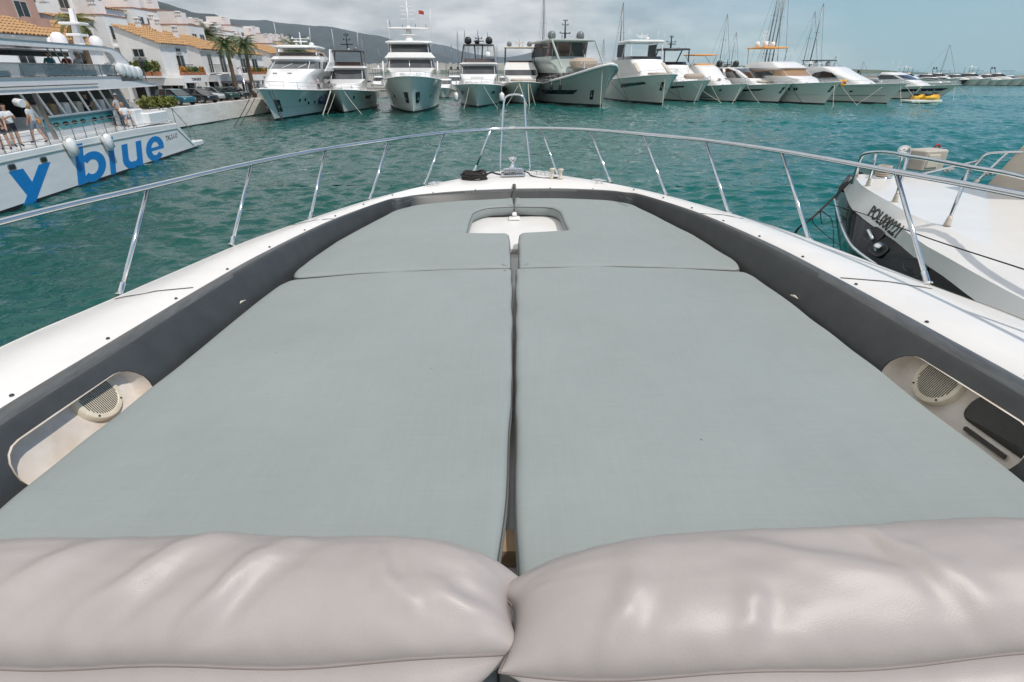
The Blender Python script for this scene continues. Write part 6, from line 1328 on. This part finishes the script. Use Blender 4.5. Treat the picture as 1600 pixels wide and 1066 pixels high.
W_c = curve([(1320, 291), (1327, 320), (1343, 337), (1369, 357), (1400, 378), (1432, 405), (1470, 429)], 2.62, [(-2.42, 5.0), (-2.5, 3.0), (-2.5, 0), (-2.5, -6)])
T_c = curve([(1311, 312), (1311, 338), (1320, 364), (1333, 386), (1357, 405)], 2.28, [(-2.0, 7.5), (-2.4, 6.0), (-2.6, 4.2), (-2.65, 2.0), (-2.65, -1), (-2.65, -6)])
def MR(p): return Vector((-p.x + 0.25 * max(0, 12.4 - p.y), p.y, p.z))   # she lies at a slight angle to us
def full(L_): return [Vector((p.x, p.y, p.z)) for p in reversed(L_)] + [MR(p) for p in L_[1:]]
def low(L_, f, dy, z): return [Vector((p.x * f, p.y - dy * max(0, (p.y - 2) / 10), z)) for p in L_]
m = MB(); m.loft([full(D_), full(K_)], False); m.loft([full(K_), full(W_c)], False); TOP_O = m.build('topside', 'nb_white', nb, 25)
mid_ = [a.lerp(b, 0.5) + Vector((-0.03 if a.x < -0.3 else 0, 0, 0)) for a, b in zip(W_c, T_c)]
m = MB(); m.loft([full(W_c), full(mid_), full(T_c)], False); m.build('hull_band', 'nb_black', nb, 50)
m = MB(); m.tube(full([p + Vector((-0.01, 0, 0)) for p in T_c]), 0.03, 8); m.build('band_trim', 'chrome', nb, True)
m = MB(); m.loft([full(low(T_c, 1, 0, 2.27)), full(low(T_c, 0.97, 0.5, 1.6)), full(low(T_c, 0.9, 1.3, 0.6)), full(low(T_c, 0.8, 2.0, -0.5))], False); m.build('hull', 'nb_black', nb, 50)
m = MB(); m.loft([[p for p in D_], [p.lerp(MR(p), 0.3) + Vector((0, 0, 0.03)) for p in D_], [p.lerp(MR(p), 0.7) + Vector((0, 0, 0.03)) for p in D_], [MR(p) for p in D_]], False); m.build('deck', 'nb_white', nb, 30)
def side(*a): return D_
# raised coachroof
m = MB(); cr_ = [[(x * f + 0.125 * (12.4 - y_), y_ - d, ZG + z) for x, y_ in ((-1.25, -3), (-1.2, 3.5), (-1.05, 5.4), (-0.85, 6.6), (-0.45, 7.5), (0.45, 7.5), (0.85, 6.6), (1.05, 5.4), (1.2, 3.5), (1.25, -3))] for f, d, z in ((1, 0, 0.0), (0.97, 0.05, 0.16), (0.90, 0.25, 0.30), (0.6, 0.9, 0.36))]; m.loft(cr_, True, True); m.build('coachroof', 'nb_white', nb, 40)
m = MB(); m.prism([(1.55, 8.9, ZG), (1.55, 10.3, ZG), (1.60, 9.95, ZG + 0.8), (1.65, 9.2, ZG + 2.2), (1.65, 8.2, ZG + 2.2)], (0.5, 0, 0)); m.build('windscreen_wing', 'nb_cream', nb)
# rail
RPx = [(1343, 251, 3.45), (1350, 241, 3.58), (1370, 238, 3.66), (1392, 239, 3.72), (1419, 244, 3.77), (1453, 249, 3.80), (1516, 261, 3.80), (1600, 277, 3.80)]
RP = [atz(u, v, z) for u, v, z in RPx]; RP = [Vector((p.x - XC, p.y, p.z)) for p in RP]; RP.append(Vector((-1.75, 4.5, 3.8))); RP.append(Vector((-1.85, 0, 3.8)))
RPc = catmull(RP, 8); f0 = RP[0]
m = MB(); m.tube([Vector((f0.x + 0.02, f0.y + 0.05, 3.0))] + RPc, 0.030, 10); m.build('bow_rail', 'steel', nb, True)
m = MB(); m.tube([MR(Vector((f0.x, f0.y + 0.2, 3.0)))] + [MR(p) for p in RPc], 0.026, 10); m.build('bow_rail', 'steel', nb, True)
for (u, v), (u2, v2, z2) in (((1356, 291), (1370, 238, 3.66)), ((1398, 316), (1419, 244, 3.77)), ((1479, 354), (1516, 261, 3.80)), ((1338, 277), (1343, 251, 3.45))):
    B0 = atz(u, v, 3.0) - Vector((XC, 0, 0)); T0 = atz(u2, v2, z2) - Vector((XC, 0, 0))
    for s in (1, -1):
        B_ = B0.copy() if s > 0 else MR(B0); T_ = T0.copy() if s > 0 else MR(T0); m = MB(); m.tube([B_, T_], 0.024, 8); pt = m.build('stanchion', 'steel', nb, True); m = MB(); m.lathe([(0.05, 0), (0.045, 0.03), (0.036, 0.10), (0.03, 0.15)], 10, B_, T_ - B_); m.build('foot_socket', 'nb_cream', pt, True)
# deck gear
def gear(u, v, dz=0.0): p = atz(u, v, ZG + 0.02 + dz); return Vector((p.x - XC, p.y, p.z))
p = gear(1377, 279); m = MB(); m.lathe([(0.17, 0), (0.17, 0.03), (0.10, 0.05)], 16, p); wd = m.build('windlass', 'steel', nb, True); m = MB()
for k in range(5): m.tube([(p.x + 0.115 * math.cos(a * math.pi / 8), p.y + 0.115 * math.sin(a * math.pi / 8), p.z + 0.07 + 0.042 * k) for a in range(16)], 0.022, 6, True)
m.build('rope_turns', 'canvas_tan', wd, True)
p = gear(1404, 262); m = MB(); m.tube([p - Vector((0, 0, 0.1)), p + Vector((0, 0, 0.28))], 0.03, 8); m.lathe([(0.03, -0.16), (0.10, -0.14), (0.13, 0.02), (0.135, 0.08), (0.11, 0.085), (0.03, 0.05)], 16, p + Vector((0, 0, 0.36)), (-0.55, -0.8, 0.05)); m.build('searchlight', 'chrome', nb, 40)
p = gear(1440, 262); m = MB(); m.M = Matrix.Translation(p) @ Matrix.Rotation(R(18), 4, 'Z'); m.cbox(-0.28, 0.42, -0.2, 0.25, -0.05, 0.40, 0.03); hb = m.build('deck_box', 'nb_cream', nb); m = MB(); m.M = Matrix.Translation(p) @ Matrix.Rotation(R(18), 4, 'Z'); m.cbox(-0.20, 0.18, -0.225, -0.19, 0.02, 0.32, 0.02); m.build('box_door', 'cream', hb)
p = gear(1458, 248); m = MB(); m.tube([p + Vector((0.06 * math.cos(a * math.pi / 6), 0, 0.28 + 0.06 * math.sin(a * math.pi / 6))) for a in range(12)], 0.02, 6, True); m.tube([p, p + Vector((0, 0, 0.25))], 0.02, 6); m.build('deck_filler', 'red', nb, True)
for u, v in ((1478, 270), (1545, 275)):
    p = gear(u, v); m = MB(); m.tube([p - Vector((0.14, 0, -0.07)), p + Vector((0.14, 0, 0.07))], 0.02, 8); m.tube([p - Vector((0.05, 0, 0)), p + Vector((-0.05, 0, 0.07))], 0.02, 6); m.tube([p + Vector((0.05, 0, 0)), p + Vector((0.05, 0, 0.07))], 0.02, 6); m.build('cleat', 'nb_cream', nb, True)
# anchor and roller at the stem
ys = D_[0].y
m = MB(); m.bar((0, ys - 0.7, ZG + 0.10), (0, ys + 0.25, ZG + 0.05), 0.18, 0.12); m.build('bow_roller', 'steel', nb); m = MB(); m.bar((0, ys + 0.2, ZG + 0.12), (0, ys + 0.42, ZG - 0.30), 0.07, 0.12); m.build('anchor_shank', 'steel', nb)
m = MB(); m.loft([[(-0.03, ys + 0.50, ZG - 0.12), (-0.30, ys + 0.36, ZG - 0.38), (0, ys + 0.22, ZG - 0.62), (0.30, ys + 0.36, ZG - 0.38), (0.03, ys + 0.50, ZG - 0.12)], [(-0.03, ys + 0.55, ZG - 0.10), (-0.28, ys + 0.42, ZG - 0.36), (0, ys + 0.30, ZG - 0.60), (0.28, ys + 0.42, ZG - 0.36), (0.03, ys + 0.55, ZG - 0.10)]], True, True); m.build('anchor_fluke', 'dark_metal', nb)
# openings and fittings in the black band
def band_at(u, v):
    """point of the band surface that this sight line meets"""
    best = None
    d = Vector(ray(u, v)).normalized()
    for L_, in ((mid_,), ([a.lerp(b, 0.25) for a, b in zip(W_c, T_c)],), ([a.lerp(b, 0.75) for a, b in zip(W_c, T_c)],)):
        for i, p in enumerate(L_):
            w_ = p + Vector((XC, 0, -CAM_H)); e = (w_ - d * w_.dot(d)).length
            if best is None or e < best[0]: best = (e, p, i, L_)
    e, p, i, L_ = best; i = max(2, min(len(L_) - 3, i)); dr = (L_[i + 1] - L_[i - 1]).normalized(); dn = (T_c[i] - W_c[i]).normalized(); n_ = dr.cross(dn).normalized(); n_ = n_ if n_.x < 0 else -n_; return p, dr, n_.cross(dr).normalized(), n_
for k, (u, v, w_, h_) in enumerate(((1362, 368, 0.26, 0.13), (1377, 392, 0.22, 0.10), (1428, 418, 0.26, 0.10))):
    c, d, up2, n_ = band_at(u, v); m = MB()
    m.tube([c + n_ * 0.012 + d * w_ * math.copysign(abs(math.cos(a * math.pi / 10)) ** 0.6, math.cos(a * math.pi / 10)) + up2 * h_ * math.copysign(abs(math.sin(a * math.pi / 10)) ** 0.6, math.sin(a * math.pi / 10)) for a in range(20)], 0.012, 6, True); hw = m.build('hawse_rim', 'dark_metal', nb, True)
    m = MB(); m.poly([c + n_ * 0.016 + d * w_ * 0.97 * math.copysign(abs(math.cos(a * math.pi / 10)) ** 0.6, math.cos(a * math.pi / 10)) + up2 * h_ * 0.97 * math.copysign(abs(math.sin(a * math.pi / 10)) ** 0.6, math.sin(a * math.pi / 10)) for a in range(20)]); m.build('hawse_mouth', 'rubber', hw)
    if k == 0: m = MB(); m.tube([c + n_ * 0.05 - d * 0.2, c + n_ * 0.10 - d * 0.05, c + n_ * 0.06 + d * 0.22 - up2 * 0.06], 0.03, 8); m.build('hawse_bar', 'chrome', hw, True)
    if k == 1: m = MB(); m.lathe([(0.045, 0), (0.06, 0.03), (0.045, 0.05), (0.045, 0.09), (0.06, 0.115), (0.02, 0.12)], 14, c, (n_ * 0.6 + d * 0.5 + Vector((0, 0, 0.3)))); m.build('bollard', 'chrome', hw, True)
# registration lettering along the white topside
me, tw = text_mesh('POL000221', 0.30, 0.008, 0.001, 1.0, 1.04); me.materials.append(MATS['sign_text'])
hgt = max(v.co.y for v in me.vertices)
bm_ = bmesh.new(); bm_.from_mesh(me); bmesh.ops.triangulate(bm_, faces=bm_.faces); bmesh.ops.subdivide_edges(bm_, edges=[e for e in bm_.edges if e.calc_length() > 0.03], cuts=3, use_grid_fill=True); bm_.to_mesh(me); bm_.free()
from mathutils.bvhtree import BVHTree
bv = BVHTree.FromPolygons([v.co for v in TOP_O.data.vertices], [tuple(q.vertices) for q in TOP_O.data.polygons])
# laid on the curved topside: corners measured on the photo, each vertex dropped onto the real surface
c00, c10, c01, c11 = Vector((1356, 336)), Vector((1399, 372)), Vector((1366, 321)), Vector((1414, 354))
for v in me.vertices:
    f = v.co.x / tw; g = v.co.y / hgt; q = c00.lerp(c10, f).lerp(c01.lerp(c11, f), g)
    hit, n_, _, _ = bv.ray_cast(Vector((-XC, 0, CAM_H)), Vector(ray(q.x, q.y)))
    if hit is not None: n_ = n_ if n_.x < 0 else -n_; v.co = hit + n_ * 0.010
link('registration', me, nb)
# mooring ropes ahead of it
def rope(label, pts, r, matn='rope_dark'):
    m = MB(); m.tube(catmull(pts, 6), r, 6); return tag(m.build('mooring_rope', matn, None, True), label, 'rope')
a_ = Vector((XC - 0.1, ys + 0.1, ZG + 0.02)); e_ = atz(1245, 360, 2.0)
rope('thick black mooring rope from the neighbour boat bow down behind our rail', [a_, a_.lerp(e_, 0.4) - Vector((0, 0, 0.04)), a_.lerp(e_, 0.75) - Vector((0, 0, 0.05)), e_, atz(1236, 385, 1.2)], 0.022)
k_ = a_.lerp(e_, 0.62) - Vector((0, 0, 0.05))
rope('thin black rope hanging left of the neighbour boat stem', [k_, atz(1300, 345, 1.4), atz(1302, 385, 1.0), atz(1296, 400, 0.4)], 0.011)
rope('thin black rope branching down to the water by the neighbour boat', [k_, atz(1285, 350, 1.5), atz(1300, 345, 1.4)], 0.010)
rope('second thin black rope slanting under the neighbour boat bow', [k_ - Vector((0, 0, 0.03)), atz(1272, 350, 1.6), atz(1330, 398, 0.8)], 0.010)
rope('long thin line stretched over the neighbour boat topside', [atz(1290, 318, 2.3), atz(1345, 333, 2.75), atz(1450, 372, 3.02), atz(1600, 421, 3.10), atz(1700, 455, 3.12)], 0.008)
# ================================================================== sailing boats behind the yachts
def sailboat_proto():
    y = Yacht('sailing_boat', 'x', (0, 0, 0), 0, 12, 3.6, 1.5, 1.1, 1.2, 'gelcoat_hull', 'sailing boat', nt=12, sc=(1, 1, 1))
    y.house([(1.1, -3, -9, 0.9, 1.5, 'w'), (1.7, -3.6, -9, 0.85, 1.5, 'w'), (1.72, -3.6, -9, 0.85, 1.4, 'w')])
    return y.root
PARTS = {}
def spar(o, h, r=0.10, rake=0.0, stays=True, spread=2):
    m = MB(); top = Vector((-4.8 - rake * h, 0, h)); base = Vector((-4.8, 0, 1.2)); m.tube([base, top], [r, r * 0.6], 6); m.build('mast', 'alu_mast', o, True)
    m = MB(); m.tube([(-4.9, 0, 2.4), (-9.6, 0, 2.5)], 0.09, 6); m.ball((-7.2, 0, 2.62), (2.3, 0.16, 0.16), 8, 6); m.build('boom', 'canvas_navy', o, True)
    for k in range(spread):
        f = (k + 1) / (spread + 1); c = base.lerp(top, f); m = MB(); m.bar(c - Vector((0, 0.9, 0)), c + Vector((0, 0.9, 0)), 0.06, 0.04); m.build('spreader', 'alu_mast', o)
    if stays:
        for a in ((1.0, 0, 1.5), (-12, 0, 1.3)): m = MB(); m.tube([top, a], 0.022 if a[0] < 0 else 0.05, 4); m.build('stay', 'alu_mast', o)
        for s in (-1, 1): m = MB(); m.tube([top, (base.lerp(top, 0.5) + Vector((0, 0.9 * s, 0))), (-4.8, 1.7 * s, 1.3)], 0.018, 4); m.build('shroud', 'alu_mast', o)
sb0 = sailboat_proto()
# (photo column of the mast, row of its top, distance, heading, label)
boats = [(847, -20, 132, 5, 'sailing boat with a thick tall mast behind the grey explorer yacht'), (965, 4, 134, 8, 'sailing boat with a mast rising over the tall white flybridge yacht'), (1122, 22, 136, 15, 'sailing boat with a raked mast behind the orange bimini cruiser'), (1140, 50, 150, 10, 'short-masted sailing boat right of the raked mast'), (1192, -40, 130, 12, 'big sailing boat with the thickest dark mast behind the coupe yacht'), (1203, -35, 136, 16, 'big sailing boat with a slanting dark mast next to the thickest one'), (1197, -25, 150, 5, 'sailing boat with a thin upright mast between the two dark masts'), (1252, 18, 136, 20, 'sailing boat with a mast behind the tan windscreen yacht'), (1262, 5, 148, 10, 'sailing boat with a thin mast just right of the tan windscreen yacht mast'), (1470, 70, 205, 35, 'lone sailing boat with a leaning mast near the right breakwater'), (1484, 105, 215, 10, 'small sailing boat with a short mast near the right breakwater'),
         (698, 74, 190, 0, 'leftmost thin mast between the tall masted yacht and the black-arched yacht'), (707, 69, 185, 0, 'second thin mast right of the tall masted yacht'), (717, 48, 175, 0, 'thin mast just left of the black domes'), (728, 47, 180, 0, 'thin mast behind the left black dome'), (733, 58, 200, 0, 'thin shorter mast between the black domes'), (748, 47, 178, 0, 'thin mast behind the right black dome'), (763, 51, 170, 0, 'thin mast midway between the black domes and the grey domes'), (774, 72, 190, 0, 'left one of two short masts before the grey domes'), (777, 71, 205, 0, 'right one of two short masts before the grey domes'), (838, 63, 160, 0, 'short mast right of the grey domes'),
         (473, 60, 160, 0, 'thin mast above the first big yacht hardtop, left one'), (477, 61, 170, 0, 'thin mast above the first big yacht hardtop, right one'), (495, 57, 150, 0, 'thin mast left of the black hardtop yacht'), (498, 60, 165, 0, 'second thin mast left of the black hardtop yacht'), (571, 52, 150, 0, 'mast between the black hardtop yacht and the tall masted yacht'), (595, 66, 175, 0, 'short mast just left of the tall masted yacht'), (876, 52, 165, 0, 'thin mast left of the explorer yacht domes'), (903, 50, 160, 0, 'thin mast between the explorer yacht domes'), (940, 60, 170, 0, 'thin mast right of the explorer yacht domes'), (1300, 88, 170, 10, 'short mast behind the long low sport yacht, left one'), (1345, 96, 180, 10, 'short mast behind the long low sport yacht, right one')]
for k, (u, v, d, hd, lb) in enumerate(boats):
    b = aty(u, 118, d); t_ = aty(u, v, d); o = sb0 if k == 0 else copy_tree(sb0)
    big = v < 10
    o.scale = (1, 1, 1); o.rotation_euler = (0, 0, R(-90 + hd)); c = math.cos(R(-90 + hd)); s_ = math.sin(R(-90 + hd)); mx_ = aty(u, 112, d).x
    o.location = (mx_ + 4.8 * c, d + 4.8 * s_, 0.0); tag(o, lb, 'sailing boat', 'sailing boats behind the yachts')
    if k == 0: first = o
    boats[k] = (o, t_.z, (0.17 if big else 0.10) * (1.0 if d < 160 else 0.85), d)
for k, (o, h, r, d) in enumerate(boats): spar(o, max(6, h), r, 0.0, d < 215, 2 if h > 12 else 1)

# ================================================================== second row and the far pontoon
def small_cruiser(label, pos, head, L, B, F, group, style=0, hullm='gelcoat_hull'):
    y = Yacht('motor_cruiser', label, pos, head, L, B, F, F * 0.75, L * 0.10, hullm, 'motor boat', group=group, nt=12, sc=(1, 1, 1))
    y.house([(F * 0.85, -L * 0.12, -L * 0.75, B * 0.28, L * 0.15, 'w'), (F * 1.15, -L * 0.22, -L * 0.75, B * 0.33, L * 0.14, 'w'), (F * 1.25, -L * 0.30, -L * 0.75, B * 0.36, L * 0.12, 'g'), (F * 1.62, -L * 0.42, -L * 0.75, B * 0.34, L * 0.10, 'w'), (F * 1.75, -L * 0.45, -L * 0.75, B * 0.33, L * 0.09, 'w')], n=10)
    if style == 1: y.slab('bimini', F * 2.5, 0.12, -L * 0.45, -L * 0.75, B * 0.33, 0.4, 'canvas_navy'); y.bars('bimini_frame', 'steel', [((-L * 0.6, q * B * 0.32, F * 1.7), (-L * 0.5, q * B * 0.30, F * 2.52)) for q in (-1, 1)], 0.06, 0.06)
    if style == 2: y.slab('hardtop', F * 2.5, 0.16, -L * 0.42, -L * 0.75, B * 0.36, 0.6, 'cabin_white'); y.bars('hardtop_leg', 'dark_metal', [((-L * 0.46, q * B * 0.32, F * 1.7), (-L * 0.46, q * B * 0.32, F * 2.52)) for q in (-1, 1)] + [((-L * 0.7, q * B * 0.32, F * 1.7), (-L * 0.7, q * B * 0.32, F * 2.52)) for q in (-1, 1)], 0.1, 0.1); y.dome(-L * 0.6, 0, F * 2.5 + 0.15, 0.3)
    if style == 3: y.bars('radar_arch', 'dark_metal', [((-L * 0.6, q * B * 0.36, F * 1.4), (-L * 0.66, q * B * 0.34, F * 2.3)) for q in (-1, 1)] + [((-L * 0.66, -B * 0.34, F * 2.3), (-L * 0.66, B * 0.34, F * 2.3))], 0.14, 0.14); y.dome(-L * 0.66, B * 0.2, F * 2.34, 0.3, 'black_plastic'); y.dome(-L * 0.66, -B * 0.2, F * 2.34, 0.3, 'black_plastic')
    y.rail(0.45, 0.97, 0.5, k=8); return y
GR = 'boats of the second row'
sec = [(578, 12, 2.2, 2, 138, 'white boat half hidden between the black hardtop yacht and the tall masted yacht'), (690, 14, 2.0, 0, 118, 'small white boat in the gap right of the tall masted yacht'), (704, 14, 2.3, 3, 130, 'white boat with small black arch behind the black-arched yacht'), (790, 14, 2.2, 0, 134, 'white boat showing between the black-arched and the tan-sunpad yachts'), (858, 15, 2.4, 2, 136, 'white hardtop boat showing left of the grey explorer pilothouse'), (1060, 15, 2.3, 2, 134, 'white boat behind the black-edged hardtop yacht'), (1120, 15, 2.2, 1, 132, 'boat with navy bimini behind the orange bimini cruiser'), (1180, 16, 2.4, 3, 136, 'boat with black arch behind the coupe yacht'), (1270, 16, 2.5, 1, 130, 'boat with blue bimini behind the tan windscreen yacht'), (1318, 16, 2.6, 2, 128, 'white hardtop boat behind the long low sport yacht'), (1352, 15, 2.4, 1, 130, 'boat with navy bimini left of the small navy-banded cruiser'), (1395, 14, 2.0, 3, 132, 'boat with black arch left of the small navy-banded cruiser'), (1430, 14, 1.9, 0, 138, 'plain white boat behind the small navy-banded cruiser')]
for u, L, F, st, d, lb in sec:
    p = aty(u, 125, d); small_cruiser(lb, (p.x, d - (0 if d < 125 else -4), 0), 8 if u > 900 else 2, L, L * 0.3, F, GR, st)
GF = 'boats moored on the far pontoon by the breakwater'
protos = []
names_far = ['leftmost far boat on the breakwater pontoon', 'second far boat on the breakwater pontoon from the left', 'third far boat on the breakwater pontoon from the left', 'fourth far boat on the breakwater pontoon, under a navy bimini', 'fifth far boat on the breakwater pontoon from the left', 'sixth far boat on the breakwater pontoon from the left', 'dark-hulled far boat on the breakwater pontoon', 'eighth far boat on the breakwater pontoon from the left', 'ninth far boat on the breakwater pontoon from the left', 'tenth far boat on the breakwater pontoon from the left', 'eleventh far boat on the breakwater pontoon from the left', 'far boat on the breakwater pontoon nearest the right picture edge', 'far boat cut by the right picture edge']
for k, lb in enumerate(names_far):
    u = 1405 + k * 16.5 + (k % 3) * 2; p = atz(u, 133.2 + 0.008 * (u - 1500), 0); small_cruiser(lb, (p.x, p.y, 0), 18 + (k * 7) % 9, 13 + (k * 5) % 4, 4.6, 2.0 + 0.25 * (k % 3), GF, (1, 0, 2, 1, 0, 3)[k % 6], 'gelcoat_hull' if k != 6 else 'boot_black')
# breakwater: rubble bank with a low parapet wall
mat('rubble', (0.26, 0.23, 0.21), 0.9, var=0.5, vscale=0.5, bump=0.8, bscale=0.8)
mat('parapet', (0.42, 0.38, 0.36), 0.9, var=0.15, vscale=0.3)
bx0, by0 = atz(1250, 131, 0).x, 262; bx1, by1 = 420, 235
m = MB(); n = 160; rows = []
for j, (dy, z) in enumerate(((-7, -1), (-5, 0.6), (-2.5, 1.9), (0, 2.6))): rows.append([(lerp(bx0, bx1, k / n), lerp(by0, by1, k / n) + dy + noise.noise(Vector((k * .9, j, 0))) * 1.2, z + 0.7 * noise.noise(Vector((k * 1.3, j * 3.1, 4))) * (1 if j < 3 else 0.3)) for k in range(n + 1)])
m.loft(rows, False); tag(m.build('breakwater_rocks', 'rubble'), kind='structure')
m = MB(); m.loft([[(bx0, by0 + a, z), (bx1, by1 + a, z)] for a, z in ((0, 0), (0, 3.35), (1.2, 3.35), (1.2, -1), (6, -1))], False); tag(m.build('breakwater_wall', 'parapet'), 'long low stone breakwater wall along the horizon at right', 'wall')
# jet skis on a raft
p = atz(1440, 161, 0); o = thing('float_raft', 'low white raft with davits moored in front of the small navy-banded cruiser', 'raft', (p.x, p.y, 0), R(10)); m = MB(); m.cbox(-3.4, 3.0, -1.2, 1.2, 0.05, 0.55, 0.12); m.build('raft_body', 'gelcoat_hull', o, 40)
for k in range(4): m = MB(); m.tube([(-2.8 + k * 1.4, 0, 0.5), (-2.5 + k * 1.4, 0, 2.0 + 0.2 * (k % 2))], 0.06, 6); m.build('davit', 'dark_metal', o, True)
for k, (dx, dy, lb, c) in enumerate(((1.0, -0.5, 'yellow jet ski on the raft, nearer the small cruiser', 'yellow'), (-0.6, 0.3, 'yellow jet ski on the raft behind the other one', 'yellow'), (2.2, 0.4, 'orange jet ski at the raft end', 'orange'))):
    j = thing('jet_ski', lb, 'jet ski', (p.x + dx, p.y + dy, 0.55), R(10 + 8 * k), 'jet skis'); m = MB(); m.loft([[(x, -w, 0.05), (x, -w * 1.15, 0.35), (x, -w * 0.5, h), (x, w * 0.5, h), (x, w * 1.15, 0.35), (x, w, 0.05)] for x, w, h in ((-1.5, 0.45, 0.55), (-0.6, 0.5, 0.62), (0.2, 0.5, 0.85), (0.9, 0.40, 0.75), (1.6, 0.10, 0.5))], True, True); m.build('hull', c, j, 40)
    m = MB(); m.cbox(-1.3, 0.1, -0.2, 0.2, 0.6, 0.95, 0.08); m.build('saddle', 'black_plastic', j); m = MB(); m.tube([(0.3, -0.4, 1.15), (0.4, 0, 1.05), (0.3, 0.4, 1.15)], 0.05, 6); m.tube([(0.6, 0, 0.8), (0.4, 0, 1.05)], 0.07, 6); m.build('handlebar', 'dark_metal', j, True)
# white specks of the distant town at the foot of the mountains
mat('far_house', (0.62, 0.58, 0.54), 0.9, var=0.2, vscale=0.02)
m = MB(); rq = random.Random(4)
for k in range(900):
    x = rq.uniform(-700, 450); yy = rq.uniform(1500, 2900); s_ = rq.uniform(5, 13); z0 = max(0, (yy - 1500) * 0.022 + rq.uniform(-3, 6)); m.box(x, x + s_ * rq.uniform(0.8, 2), yy, yy + s_, z0 - 8, z0 + rq.uniform(4, 9))
tag(m.build('distant_town', 'far_house'), 'pale houses of a distant town at the foot of the mountains', 'town', kind='stuff')
m = MB(); rows = []
for j in range(9): rows.append([(-1500 + 2600 * k / 60, 1300 + 220 * j, max(0.5, 220 * j * 0.022 - 4 + 6 * noise.noise(Vector((k * .3, j * .7, 2))))) for k in range(61)])
m.loft(rows, False); tag(m.build('coastal_plain', 'hill_green'), kind='structure')
# ================================================================== sea haze: one closed box of thin air round everything
def haze(dens):
    m = bpy.data.materials.new('haze_air'); m.use_nodes = True; t = m.node_tree; t.nodes.clear(); o = t.nodes.new('ShaderNodeOutputMaterial'); v = t.nodes.new('ShaderNodeVolumePrincipled')
    v.inputs['Density'].default_value = dens; v.inputs['Color'].default_value = (0.74, 0.88, 1.0, 1); v.inputs['Anisotropy'].default_value = 0.2; t.links.new(v.outputs[0], o.inputs['Volume']); MATS['haze'] = m
    b = MB(); b.box(-9500, 9500, -1500, 9900, -6, 1300); tag(b.build('haze', 'haze'), kind='stuff')
haze(0.5 / 6500)
